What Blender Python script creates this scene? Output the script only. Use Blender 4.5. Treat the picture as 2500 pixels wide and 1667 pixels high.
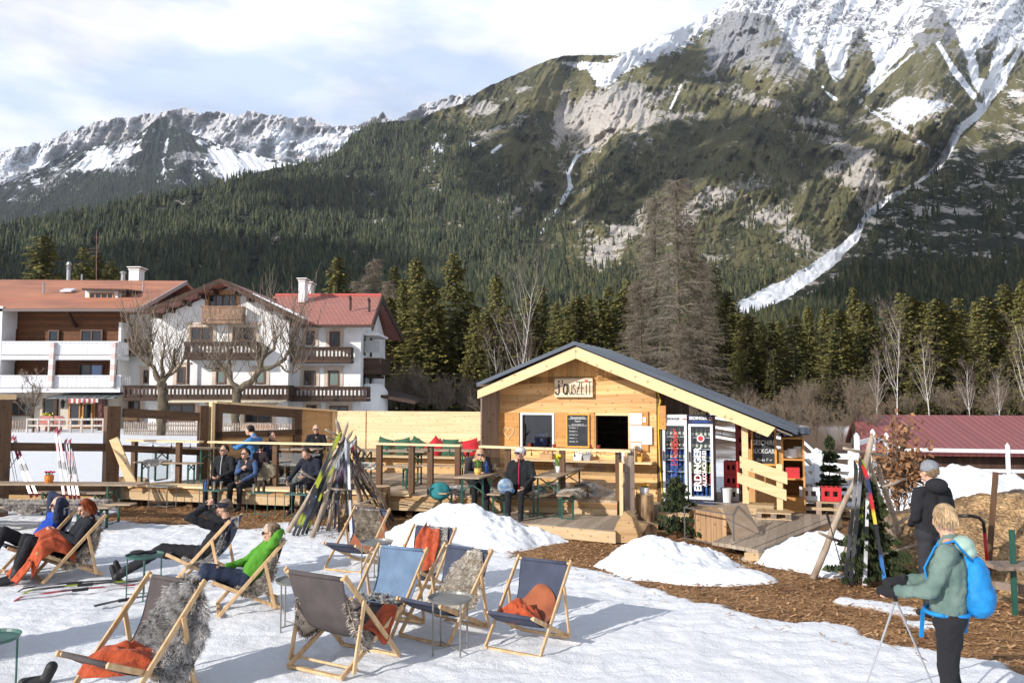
import bpy,bmesh,math,random
import numpy as np
from mathutils import Vector,Matrix,Quaternion,Euler
for o in list(bpy.data.objects): bpy.data.objects.remove(o)
scene = bpy.context.scene
col = scene.collection
R = math.radians
# ------------------------------------------------------------------ camera
F = 1944.0; CX,CY = 1250.0,833.5; TH = math.atan(126.5 / F); H = 2.5
cam = bpy.data.cameras.new('camera'); camo = bpy.data.objects.new('camera',cam); col.objects.link(camo)
camo.location = (0,0,H); camo.rotation_euler = (R(90) + TH,0,0)
cam.sensor_width = 36; cam.lens = 36 * F / 2500; cam.clip_start = 0.1; cam.clip_end = 40000
scene.camera = camo
# ------------------------------------------------------------------ light
SUN_AZ,SUN_EL = R(48),R(25)      # light travels 45 deg to the right of the view axis
LDIR = Vector((math.sin(SUN_AZ) * math.cos(SUN_EL),math.cos(SUN_AZ) * math.cos(SUN_EL),-math.sin(SUN_EL)))
sun = bpy.data.lights.new('sun','SUN'); suno = bpy.data.objects.new('sun',sun); col.objects.link(suno)
sun.energy = 5.0; sun.angle = R(0.5); sun.color = (1.0,0.955,0.90)
suno.rotation_euler = LDIR.to_track_quat('-Z','Y').to_euler()
world = bpy.data.worlds.new('World'); scene.world = world; world.use_nodes = True
def setup_world():
    nt = world.node_tree; n = nt.nodes; l = nt.links
    for x in list(n): n.remove(x)
    out = n.new('ShaderNodeOutputWorld'); bg = n.new('ShaderNodeBackground'); l.new(bg.outputs[0],out.inputs[0])
    sky = n.new('ShaderNodeTexSky'); sky.sky_type = 'NISHITA'; sky.sun_disc = False
    sky.sun_elevation = SUN_EL
    sky.sun_rotation = math.atan2(-LDIR.x,-LDIR.y)
    sky.altitude = 1100; sky.dust_density = 1.0
    tc = n.new('ShaderNodeTexCoord'); mp = n.new('ShaderNodeMapping'); mp.inputs['Scale'].default_value = (1.0,1.0,3.0)
    l.new(tc.outputs['Generated'],mp.inputs[0])
    n1 = n.new('ShaderNodeTexNoise'); n1.inputs['Scale'].default_value = 3.1; n1.inputs['Detail'].default_value = 9; n1.inputs['Roughness'].default_value = .52; n1.inputs['Distortion'].default_value = .35
    mp.inputs['Location'].default_value = (0.35,0.2,0.1)
    l.new(mp.outputs[0],n1.inputs['Vector'])
    rp = n.new('ShaderNodeValToRGB'); rp.color_ramp.elements[0].position = .30; rp.color_ramp.elements[1].position = .56
    rp.color_ramp.elements[0].color = (0.62,0.62,0.62,1)
    l.new(n1.outputs['Fac'],rp.inputs[0])
    sz = n.new('ShaderNodeSeparateXYZ'); l.new(tc.outputs['Generated'],sz.inputs[0]); ze = n.new('ShaderNodeMapRange'); ze.inputs[1].default_value = .48; ze.inputs[2].default_value = .66; ze.inputs[3].default_value = 1; ze.inputs[4].default_value = .22; l.new(sz.outputs[2],ze.inputs[0])
    mf = n.new('ShaderNodeMath'); mf.operation = 'MULTIPLY'; l.new(rp.outputs[0],mf.inputs[0]); l.new(ze.outputs[0],mf.inputs[1])
    mx = n.new('ShaderNodeMixRGB'); l.new(mf.outputs[0],mx.inputs[0]); l.new(sky.outputs[0],mx.inputs[1])
    n2 = n.new('ShaderNodeTexNoise'); n2.inputs['Scale'].default_value = 5.0; n2.inputs['Detail'].default_value = 6; l.new(mp.outputs[0],n2.inputs['Vector'])
    r2 = n.new('ShaderNodeValToRGB'); r2.color_ramp.elements[0].color = (8.9,10.6,14.0,1); r2.color_ramp.elements[1].color = (14.4,14.4,14.5,1)
    r2.color_ramp.elements[0].position = .40; r2.color_ramp.elements[1].position = .60
    l.new(n2.outputs['Fac'],r2.inputs[0]); l.new(r2.outputs[0],mx.inputs[2])
    l.new(mx.outputs[0],bg.inputs[0]); bg.inputs[1].default_value = 0.075
setup_world()
scene.view_settings.view_transform = 'Standard'; scene.view_settings.look = 'None'
scene.view_settings.exposure = 0.2; scene.view_settings.gamma = 1
scene.cycles.max_bounces = 6; scene.cycles.diffuse_bounces = 3; scene.cycles.glossy_bounces = 3; scene.cycles.transparent_max_bounces = 12
# ------------------------------------------------------------------ pixel -> world for laying out at real distances (photo pixels 2500x1667)
def ray(px,py):
    xc = (px - CX) / F; yc = (CY - py) / F; c,s = math.cos(TH),math.sin(TH)
    return Vector((xc,c - s * yc,s + c * yc))
def atY(px,py,Y):
    d = ray(px,py); return Vector((0,0,H)) + d * (Y / d.y)
def atZ(px,py,z=0.0):
    d = ray(px,py); return Vector((0,0,H)) + d * ((z - H) / d.z)
# ------------------------------------------------------------------ materials
MATS = {}
def lin(c):
    return tuple(((v / 255) / 12.92 if v / 255 <= .04045 else ((v / 255 + .055) / 1.055) ** 2.4) for v in c)
def mat(name,c,rough=.6,var=.15,scale=8,bump=.0,bscale=40,metal=0,stretch=(1,1,1),c2=None,spec=.4,sheen=0,detail=5,trans=0,alpha=1,rotz=0,coat=0,contrast=(.35,.65)):
    if name in MATS: return MATS[name]
    m = bpy.data.materials.new(name); m.use_nodes = True; MATS[name] = m
    nt = m.node_tree; n = nt.nodes; l = nt.links; b = n['Principled BSDF']
    b.inputs['Roughness'].default_value = rough; b.inputs['Metallic'].default_value = metal
    b.inputs['Specular IOR Level'].default_value = spec
    if sheen: b.inputs['Sheen Weight'].default_value = sheen
    if coat: b.inputs['Coat Weight'].default_value = coat
    if trans: b.inputs['Transmission Weight'].default_value = trans
    tc = n.new('ShaderNodeTexCoord'); mp = n.new('ShaderNodeMapping'); mp.vector_type = 'TEXTURE' if rotz else 'POINT'
    if rotz: mp.inputs['Rotation'].default_value = (0,0,rotz); mp.inputs['Scale'].default_value = tuple(1 / s for s in stretch)
    else: mp.inputs['Scale'].default_value = stretch
    l.new(tc.outputs['Object'],mp.inputs[0])
    if var or c2:
        ns = n.new('ShaderNodeTexNoise'); ns.inputs['Scale'].default_value = scale; ns.inputs['Detail'].default_value = detail
        l.new(mp.outputs[0],ns.inputs['Vector'])
        r = n.new('ShaderNodeValToRGB'); r.color_ramp.elements[0].position = contrast[0]; r.color_ramp.elements[1].position = contrast[1]
        a = c2 if c2 else tuple(max(0,v * (1 - var)) for v in c); bb = c if c2 else tuple(min(1,v * (1 + var)) for v in c)
        r.color_ramp.elements[0].color = (*a,1); r.color_ramp.elements[1].color = (*bb,1)
        l.new(ns.outputs['Fac'],r.inputs[0]); l.new(r.outputs[0],b.inputs['Base Color'])
    else: b.inputs['Base Color'].default_value = (*c,1)
    if bump:
        nb = n.new('ShaderNodeTexNoise'); nb.inputs['Scale'].default_value = bscale; nb.inputs['Detail'].default_value = 6
        l.new(mp.outputs[0],nb.inputs['Vector']); bp = n.new('ShaderNodeBump'); bp.inputs['Strength'].default_value = bump; bp.inputs['Distance'].default_value = .02
        l.new(nb.outputs['Fac'],bp.inputs['Height']); l.new(bp.outputs[0],b.inputs['Normal'])
    return m
def wood(name,c,c2,rotz=0,board=.14,axis='z',knots=True,grain=1.0,rough=.65,line=.35,kcol=None,kscale=5):
    """boards: grain along local x (or z), joints every `board` along axis"""
    if name in MATS: return MATS[name]
    m = bpy.data.materials.new(name); m.use_nodes = True; MATS[name] = m
    nt = m.node_tree; n = nt.nodes; l = nt.links; b = n['Principled BSDF']; b.inputs['Roughness'].default_value = rough; b.inputs['Specular IOR Level'].default_value = .25
    tc = n.new('ShaderNodeTexCoord'); rot = n.new('ShaderNodeMapping'); rot.vector_type = 'TEXTURE'; rot.inputs['Rotation'].default_value = (0,0,rotz)
    l.new(tc.outputs['Object'],rot.inputs[0])
    sc = {'z': (1.2,9,22),'x': (22,9,1.2),'y': (1.2,22,22)}[axis]
    mp = n.new('ShaderNodeMapping'); mp.inputs['Scale'].default_value = tuple(v * grain for v in sc); l.new(rot.outputs[0],mp.inputs[0])
    ns = n.new('ShaderNodeTexNoise'); ns.inputs['Scale'].default_value = 1.0; ns.inputs['Detail'].default_value = 6; ns.inputs['Roughness'].default_value = .6; ns.inputs['Distortion'].default_value = .4
    l.new(mp.outputs[0],ns.inputs['Vector'])
    r = n.new('ShaderNodeValToRGB'); r.color_ramp.elements[0].position = .3; r.color_ramp.elements[1].position = .72
    r.color_ramp.elements[0].color = (*c2,1); r.color_ramp.elements[1].color = (*c,1); l.new(ns.outputs['Fac'],r.inputs[0])
    last = r.outputs[0]
    sep = n.new('ShaderNodeSeparateXYZ'); l.new(rot.outputs[0],sep.inputs[0])
    if board:
        ax = {'z': 2,'x': 0,'y': 1}[axis]
        dv = n.new('ShaderNodeMath'); dv.operation = 'DIVIDE'; l.new(sep.outputs[ax],dv.inputs[0]); dv.inputs[1].default_value = board
        fl = n.new('ShaderNodeMath'); fl.operation = 'FLOOR'; l.new(dv.outputs[0],fl.inputs[0])
        wn = n.new('ShaderNodeTexWhiteNoise'); wn.noise_dimensions = '1D'; l.new(fl.outputs[0],wn.inputs['W'])
        mm = n.new('ShaderNodeMapRange'); l.new(wn.outputs['Value'],mm.inputs[0]); mm.inputs[3].default_value = .70; mm.inputs[4].default_value = 1.16
        mu = n.new('ShaderNodeMixRGB'); mu.blend_type = 'MULTIPLY'; mu.inputs[0].default_value = 1; l.new(last,mu.inputs[1]); l.new(mm.outputs[0],mu.inputs[2]); last = mu.outputs[0]
        fr = n.new('ShaderNodeMath'); fr.operation = 'FRACT'; l.new(dv.outputs[0],fr.inputs[0])
        cp = n.new('ShaderNodeMath'); cp.operation = 'LESS_THAN'; l.new(fr.outputs[0],cp.inputs[0]); cp.inputs[1].default_value = .035
        ml = n.new('ShaderNodeMath'); ml.operation = 'MULTIPLY'; l.new(cp.outputs[0],ml.inputs[0]); ml.inputs[1].default_value = line
        md = n.new('ShaderNodeMixRGB'); l.new(ml.outputs[0],md.inputs[0]); l.new(last,md.inputs[1]); md.inputs[2].default_value = (*[v * .3 for v in c2],1); last = md.outputs[0]
    if knots:
        km = n.new('ShaderNodeCombineXYZ'); l.new(sep.outputs[0],km.inputs[0]); l.new(sep.outputs[2],km.inputs[1])
        vo = n.new('ShaderNodeTexVoronoi'); vo.voronoi_dimensions = '2D'; vo.inputs['Scale'].default_value = kscale; l.new(km.outputs[0],vo.inputs['Vector'])
        kr = n.new('ShaderNodeValToRGB'); kr.color_ramp.elements[0].position = .04; kr.color_ramp.elements[1].position = .11
        kr.color_ramp.elements[0].color = (1,1,1,1); kr.color_ramp.elements[1].color = (0,0,0,1); l.new(vo.outputs['Distance'],kr.inputs[0])
        ks = n.new('ShaderNodeMath'); ks.operation = 'MULTIPLY'; l.new(kr.outputs[0],ks.inputs[0]); ks.inputs[1].default_value = .8; mk = n.new('ShaderNodeMixRGB'); l.new(ks.outputs[0],mk.inputs[0]); l.new(last,mk.inputs[1]); kc = kcol or tuple(v * .45 for v in c2); mk.inputs[2].default_value = (*kc,1); last = mk.outputs[0]
    l.new(last,b.inputs['Base Color'])
    bp = n.new('ShaderNodeBump'); bp.inputs['Strength'].default_value = .25; bp.inputs['Distance'].default_value = .01; l.new(ns.outputs['Fac'],bp.inputs['Height']); l.new(bp.outputs[0],b.inputs['Normal'])
    return m
def vcmat(name,rough=.8,mul=None,nscale=0,namt=.3,bump=0,bscale=1,sheen=0,trl=0,spec=.2):
    """base colour from the mesh colour attribute Col (real surface colours) with fine noise"""
    if name in MATS: return MATS[name]
    m = bpy.data.materials.new(name); m.use_nodes = True; MATS[name] = m
    nt = m.node_tree; n = nt.nodes; l = nt.links; b = n['Principled BSDF']; b.inputs['Roughness'].default_value = rough; b.inputs['Specular IOR Level'].default_value = spec
    if sheen: b.inputs['Sheen Weight'].default_value = sheen
    at = n.new('ShaderNodeAttribute'); at.attribute_name = 'Col'; last = at.outputs['Color']
    if nscale:
        tc = n.new('ShaderNodeTexCoord'); ns = n.new('ShaderNodeTexNoise'); ns.inputs['Scale'].default_value = nscale; ns.inputs['Detail'].default_value = 8; ns.inputs['Roughness'].default_value = .7
        l.new(tc.outputs['Object'],ns.inputs['Vector'])
        mr = n.new('ShaderNodeMapRange'); mr.inputs[1].default_value = .3; mr.inputs[2].default_value = .7; mr.inputs[3].default_value = 1 - namt; mr.inputs[4].default_value = 1 + namt; l.new(ns.outputs['Fac'],mr.inputs[0])
        mu = n.new('ShaderNodeMixRGB'); mu.blend_type = 'MULTIPLY'; mu.inputs[0].default_value = 1; l.new(last,mu.inputs[1]); l.new(mr.outputs[0],mu.inputs[2]); last = mu.outputs[0]
        if bump:
            bp = n.new('ShaderNodeBump'); bp.inputs['Strength'].default_value = bump; bp.inputs['Distance'].default_value = bscale; l.new(ns.outputs['Fac'],bp.inputs['Height']); l.new(bp.outputs[0],b.inputs['Normal'])
    l.new(last,b.inputs['Base Color'])
    return m
def glassmat(name,tint=(.9,.95,.95),alpha=.12,rough=.02):
    if name in MATS: return MATS[name]
    m = bpy.data.materials.new(name); m.use_nodes = True; MATS[name] = m; nt = m.node_tree; n = nt.nodes; l = nt.links
    for x in list(n): n.remove(x)
    o = n.new('ShaderNodeOutputMaterial'); mx = n.new('ShaderNodeMixShader'); t = n.new('ShaderNodeBsdfTransparent'); g = n.new('ShaderNodeBsdfGlossy')
    t.inputs[0].default_value = (*tint,1); g.inputs['Roughness'].default_value = rough; mx.inputs[0].default_value = alpha
    l.new(t.outputs[0],mx.inputs[1]); l.new(g.outputs[0],mx.inputs[2]); l.new(mx.outputs[0],o.inputs[0]); return m
# ------------------------------------------------------------------ objects
def tag(o,label=None,cat=None,group=None,kind=None):
    if label: o['label'] = label
    if cat: o['category'] = cat
    if group: o['group'] = group
    if kind: o['kind'] = kind
    return o
BASE = {}
def thing(name,label,cat,loc=(0,0,0),rz=0.0,group=None):
    o = bpy.data.objects.new(name,None); col.objects.link(o); o.empty_display_size = .1
    o.location = loc; o.rotation_euler = (0,0,rz); tag(o,label,cat,group)
    BASE[o.name] = Matrix.Translation(Vector(loc)) @ Matrix.Rotation(rz,4,'Z')
    return o
def attach(o,parent,local=False):
    o.parent = parent
    if parent is not None and parent.type == 'EMPTY' and not local: o.matrix_parent_inverse = BASE[parent.name].inverted()
def copy_tree(o,parent=None):
    c = o.copy(); col.objects.link(c)
    if parent is not None: c.parent = parent
    for ch in list(o.children): copy_tree(ch,c)
    return c
def frame_axes(d,up=Vector((0,0,1))):
    d = d.normalized()
    if abs(d.dot(up)) > .98: up = Vector((0,1,0))
    a = d.cross(up).normalized(); b = a.cross(d).normalized(); return a,b
class MB:
    def __init__(s): s.v = []; s.f = []; s.c = []; s.cur = None
    def add(s,vs,fs):
        k = len(s.v); s.v += [tuple(v) for v in vs]; s.f += [tuple(i + k for i in f) for f in fs]
        if s.cur is not None: s.c += [s.cur] * len(vs)
        return s
    def box(s,c,size,rz=0,M=None):
        x,y,z = [v / 2 for v in size]; c = Vector(c)
        vs = [Vector((a * x,b * y,d * z)) for a in (-1,1) for b in (-1,1) for d in (-1,1)]
        m = M if M is not None else Matrix.Rotation(rz,3,'Z')
        return s.add([c + m @ v for v in vs],[(0,1,3,2),(4,6,7,5),(0,4,5,1),(2,3,7,6),(0,2,6,4),(1,5,7,3)])
    def hull8(s,vs):   # 8 corners: 4 bottom ring, 4 top ring
        return s.add(vs,[(3,2,1,0),(4,5,6,7),(0,1,5,4),(1,2,6,5),(2,3,7,6),(3,0,4,7)])
    def beam(s,p,q,w,h,up=Vector((0,0,1))):
        p = Vector(p); q = Vector(q); a,b = frame_axes(q - p,Vector(up)); a = a * w / 2; b = b * h / 2
        return s.hull8([p - a - b,p + a - b,p + a + b,p - a + b,q - a - b,q + a - b,q + a + b,q - a + b])
    def tube(s,p,q,r0,r1=None,n=10,caps=True):
        r1 = r0 if r1 is None else r1; p = Vector(p); q = Vector(q); a,b = frame_axes(q - p)
        vs = []
        for c,r in ((p,r0),(q,r1)):
            for i in range(n): t = 2 * math.pi * i / n; vs.append(c + (a * math.cos(t) + b * math.sin(t)) * r)
        fs = [(i,(i + 1) % n,n + (i + 1) % n,n + i) for i in range(n)]
        if caps: fs += [tuple(range(n - 1,-1,-1)),tuple(range(n,2 * n))]
        return s.add(vs,fs)
    def path(s,pts,rs,n=8,caps=True,flat=1.0):
        pts = [Vector(p) for p in pts]
        if not hasattr(rs,'__len__'): rs = [rs] * len(pts)
        vs = []; prev = None
        for i,p in enumerate(pts):
            d = (pts[min(i + 1,len(pts) - 1)] - pts[max(i - 1,0)]).normalized()
            a,b = frame_axes(d,prev if prev is not None else Vector((0,0,1)))
            if prev is not None: b = (prev - d * prev.dot(d)).normalized(); a = d.cross(b)
            prev = b
            for k in range(n): t = 2 * math.pi * k / n; vs.append(p + (a * math.cos(t) + b * math.sin(t) * flat) * rs[i])
        fs = [(j * n + i,j * n + (i + 1) % n,(j + 1) * n + (i + 1) % n,(j + 1) * n + i) for j in range(len(pts) - 1) for i in range(n)]
        if caps: fs += [tuple(range(n - 1,-1,-1)),tuple(range((len(pts) - 1) * n,len(pts) * n))]
        return s.add(vs,fs)
    def lathe(s,c,prof,n=16,M=None):
        c = Vector(c); vs = []; M = M or Matrix.Identity(3)
        for r,z in prof:
            for k in range(n): t = 2 * math.pi * k / n; vs.append(c + M @ Vector((r * math.cos(t),r * math.sin(t),z)))
        fs = [(j * n + i,j * n + (i + 1) % n,(j + 1) * n + (i + 1) % n,(j + 1) * n + i) for j in range(len(prof) - 1) for i in range(n)]
        fs += [tuple(range(n - 1,-1,-1)),tuple(range((len(prof) - 1) * n,len(prof) * n))]
        return s.add(vs,fs)
    def ell(s,c,r,M=None,nu=14,nv=9):
        c = Vector(c); M = M or Matrix.Identity(3); vs = [c + M @ Vector((0,0,-r[2]))]
        for j in range(1,nv):
            ph = -math.pi / 2 + math.pi * j / nv
            for i in range(nu): t = 2 * math.pi * i / nu; vs.append(c + M @ Vector((r[0] * math.cos(ph) * math.cos(t),r[1] * math.cos(ph) * math.sin(t),r[2] * math.sin(ph))))
        vs.append(c + M @ Vector((0,0,r[2]))); L = len(vs) - 1; fs = []
        for i in range(nu):
            fs.append((0,1 + (i + 1) % nu,1 + i)); fs.append((L,1 + (nv - 2) * nu + i,1 + (nv - 2) * nu + (i + 1) % nu))
        for j in range(nv - 2):
            for i in range(nu): fs.append((1 + j * nu + i,1 + j * nu + (i + 1) % nu,1 + (j + 1) * nu + (i + 1) % nu,1 + (j + 1) * nu + i))
        return s.add(vs,fs)
    def caps(s,p,q,r0,r1,n=12):   # capsule
        p = Vector(p); q = Vector(q)
        if (q - p).length > 1e-4: s.tube(p,q,r0,r1,n)
        s.ell(p,(r0,) * 3,nu=n,nv=8); s.ell(q,(r1,) * 3,nu=n,nv=8); return s
    def prism(s,poly,d):   # planar polygon extruded by vector d
        n = len(poly); d = Vector(d); vs = [Vector(p) for p in poly] + [Vector(p) + d for p in poly]
        return s.add(vs,[tuple(range(n - 1,-1,-1)),tuple(range(n,2 * n))] + [(i,(i + 1) % n,n + (i + 1) % n,n + i) for i in range(n)])
    def grid(s,fn,nu,nv):
        vs = [fn(i / (nu - 1),j / (nv - 1)) for j in range(nv) for i in range(nu)]
        return s.add(vs,[(j * nu + i,j * nu + i + 1,(j + 1) * nu + i + 1,(j + 1) * nu + i) for j in range(nv - 1) for i in range(nu - 1)])
    def build(s,name,m,parent=None,smooth=False,bevel=0,thick=0,local=False,fixn=False):
        me = bpy.data.meshes.new(name); me.from_pydata(s.v,[],s.f)
        if s.c and len(s.c) == len(s.v):
            at = me.color_attributes.new('Col','FLOAT_COLOR','POINT'); at.data.foreach_set('color',np.array([(*c,1) for c in s.c],dtype='f').ravel())
        if fixn:
            bm = bmesh.new(); bm.from_mesh(me); bmesh.ops.recalc_face_normals(bm,faces=bm.faces); bm.to_mesh(me); bm.free()
        if smooth: me.polygons.foreach_set('use_smooth',[True] * len(me.polygons))
        if m: me.materials.append(m)
        o = bpy.data.objects.new(name,me); col.objects.link(o)
        if bevel: b = o.modifiers.new('b','BEVEL'); b.width = bevel; b.segments = 2; b.limit_method = 'ANGLE'
        if thick: b = o.modifiers.new('s','SOLIDIFY'); b.thickness = thick; b.offset = 0
        if parent is not None: attach(o,parent,local)
        return o
def npmesh(name,V,Fc,m,parent=None,colr=None,smooth=False,nper=3,local=False):
    """fast mesh from numpy; Fc (n, nper)"""
    me = bpy.data.meshes.new(name); V = np.asarray(V,dtype='f'); Fc = np.asarray(Fc,dtype='i')
    me.vertices.add(len(V)); me.vertices.foreach_set('co',V.ravel())
    me.loops.add(Fc.size); me.loops.foreach_set('vertex_index',Fc.ravel())
    me.polygons.add(len(Fc)); me.polygons.foreach_set('loop_start',np.arange(0,Fc.size,nper,dtype='i')); 
    if smooth: me.polygons.foreach_set('use_smooth',np.ones(len(Fc),dtype=bool))
    me.update(calc_edges=True)
    if colr is not None:
        at = me.color_attributes.new('Col','FLOAT_COLOR','POINT'); c = np.ones((len(V),4),'f'); c[:,:3] = colr; at.data.foreach_set('color',c.ravel())
    if m: me.materials.append(m)
    o = bpy.data.objects.new(name,me); col.objects.link(o)
    if parent is not None: attach(o,parent,local)
    return o
def text_obj(name,s,size,m,loc,M,parent,depth=.004,align='CENTER',shear=0,sx=1,bold=0):
    cu = bpy.data.curves.new(name,'FONT'); cu.body = s; cu.size = size; cu.align_x = align; cu.align_y = 'CENTER'; cu.extrude = depth; cu.shear = shear; cu.offset = bold
    t = bpy.data.objects.new(name,cu); col.objects.link(t)
    me = bpy.data.meshes.new_from_object(t); bpy.data.objects.remove(t)
    me.transform(Matrix.Translation(Vector(loc)) @ M.to_4x4() @ Matrix.Diagonal((sx,1,1,1)))
    me.materials.clear(); me.materials.append(m); o = bpy.data.objects.new(name,me); col.objects.link(o)
    attach(o,parent); return o
# ------------------------------------------------------------------ numpy noise
RNG = np.random.RandomState(7); _T = RNG.rand(256,256).astype('f')
def vnoise(x,y):
    xi = np.floor(x).astype(int); yi = np.floor(y).astype(int); fx = x - xi; fy = y - yi
    fx = fx * fx * (3 - 2 * fx); fy = fy * fy * (3 - 2 * fy)
    a = _T[xi & 255,yi & 255]; b = _T[(xi + 1) & 255,yi & 255]; c = _T[xi & 255,(yi + 1) & 255]; d = _T[(xi + 1) & 255,(yi + 1) & 255]
    return (a * (1 - fx) + b * fx) * (1 - fy) + (c * (1 - fx) + d * fx) * fy
def fbm(x,y,o=5,g=.5,l=2.03):
    s = 0; a = 1; t = 0
    for i in range(o): s = s + a * vnoise(x + i * 17.3,y + i * 31.7); t += a; a *= g; x = x * l; y = y * l
    return s / t
def ridged(x,y,o=5,g=.5):
    s = 0; a = 1; t = 0
    for i in range(o): s = s + a * (1 - np.abs(2 * vnoise(x + i * 11.1,y + i * 7.7) - 1)); t += a; a *= g; x = x * 2.03; y = y * 2.03
    return s / t
def sstep(a,b,x): t = np.clip((x - a) / (b - a),0,1); return t * t * (3 - 2 * t)
def polydist(X,Y,pts):
    d = np.full(X.shape,1e9)
    for (x0,y0),(x1,y1) in zip(pts[:-1],pts[1:]):
        dx,dy = x1 - x0,y1 - y0; t = np.clip(((X - x0) * dx + (Y - y0) * dy) / (dx * dx + dy * dy),0,1)
        d = np.minimum(d,np.hypot(X - x0 - t * dx,Y - y0 - t * dy))
    return d
def inpoly(X,Y,pts):
    r = np.zeros(X.shape,bool); n = len(pts)
    for i in range(n):
        x0,y0 = pts[i]; x1,y1 = pts[(i + 1) % n]
        if y0 == y1: continue
        c = ((Y < y0) != (Y < y1)) & (X < (x1 - x0) * (Y - y0) / (y1 - y0) + x0); r ^= c
    return r
def signedpoly(X,Y,pts):   # >0 inside
    d = polydist(X,Y,pts + [pts[0]]); return np.where(inpoly(X,Y,pts),d,-d)
# ================================================================== TERRAIN
K = 1 / .9408
def interp(pts,x): return np.interp(x,[p[0] for p in pts],[p[1] for p in pts])
def raygrid(X,Y,D):      # layout coordinates -> world for ground distance D
    px = X * K; py = Y * K; xc = (px - CX) / F; yc = (CY - py) / F; c,s = math.cos(TH),math.sin(TH)
    dy = c - s * yc; dz = s + c * yc
    return np.stack([xc / dy * D,D,H + dz / dy * D],-1)
SNOW = np.array([.80,.83,.88]); ROCK = np.array([.40,.36,.31]); GREY = np.array([.20,.20,.205]); OLIVE = np.array([.095,.096,.034]); DARK = np.array([.030,.038,.022]); FOR = np.array([.036,.046,.024])
def lerp(a,b,t): return a * (1 - t[...,None]) + b * t[...,None]
SIL_A = [(-80,365),(0,352),(50,340),(110,325),(160,305),(200,290),(230,282),(265,275),(300,272),(335,262),(365,268),(390,255),(430,255),(460,268),(480,258),(510,262),(540,270),(570,258),(600,262),(630,270),(660,272),(700,270),(740,285),(770,295),(800,292),(830,288),(860,268),(880,263),(900,285),(925,272),(960,250),(990,238),(1040,222),(1080,218),(1160,230)]
SIL_B = [(-80,440),(0,428),(60,400),(110,375),(160,350),(200,345),(240,330),(290,320),(330,300),(360,275),(380,268),(400,278),(430,305),(470,320),(520,338),(570,352),(620,365),(680,378),(740,386),(840,395)]
SIL_C = [(-80,535),(0,528),(100,510),(200,490),(300,470),(400,445),(480,430),(560,405),(640,385),(720,375),(760,360),(790,335),(820,305),(850,285),(900,280),(960,275),(1010,255),(1060,240),(1110,205),(1180,175),(1230,150),(1290,130),(1350,128),(1410,128),(1470,108),(1530,80),(1590,55),(1640,25),(1680,0),(1720,-30),(1900,-60),(2440,-60)]
SIL_D = [(1560,800),(1690,724),(1740,716),(1800,690),(1870,645),(1930,600),(1970,560),(1990,505),(2040,465),(2100,428),(2160,390),(2200,330),(2250,275),(2300,215),(2352,150),(2450,50)]
def gridmesh(name,X,Y,P,C,m):
    nv,nu = X.shape; idx = np.arange(nv * nu).reshape(nv,nu)
    Fq = np.stack([idx[:-1,:-1],idx[:-1,1:],idx[1:,1:],idx[1:,:-1]],-1).reshape(-1,4)
    o = npmesh(name,P.reshape(-1,3),Fq,m,colr=C.reshape(-1,3),smooth=True,nper=4); o['kind'] = 'structure'; return o
def colgrid(x0,x1,nu,nv,sil,ybot,jag=0,jf=.05):
    x = np.linspace(x0,x1,nu); ys = interp(sil,x)
    if jag: ys = ys - jag * (ridged(x * jf,x * 0 + 3.3,5,.6) - .5) * 2
    t = np.linspace(0,1,nv)[:,None]; X = np.repeat(x[None],nv,0); Y = ybot + (ys[None] - ybot) * t
    return X,Y
mt_far = vcmat('mountain_far',rough=.95,nscale=.008,namt=.25,bump=.6,bscale=25)
mt_mid = vcmat('mountain_mid',rough=.95,nscale=.02,namt=.35,bump=.8,bscale=10)
mt_near = vcmat('mountain_near',rough=.95,nscale=.045,namt=.6,bump=1.0,bscale=6)
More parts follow.
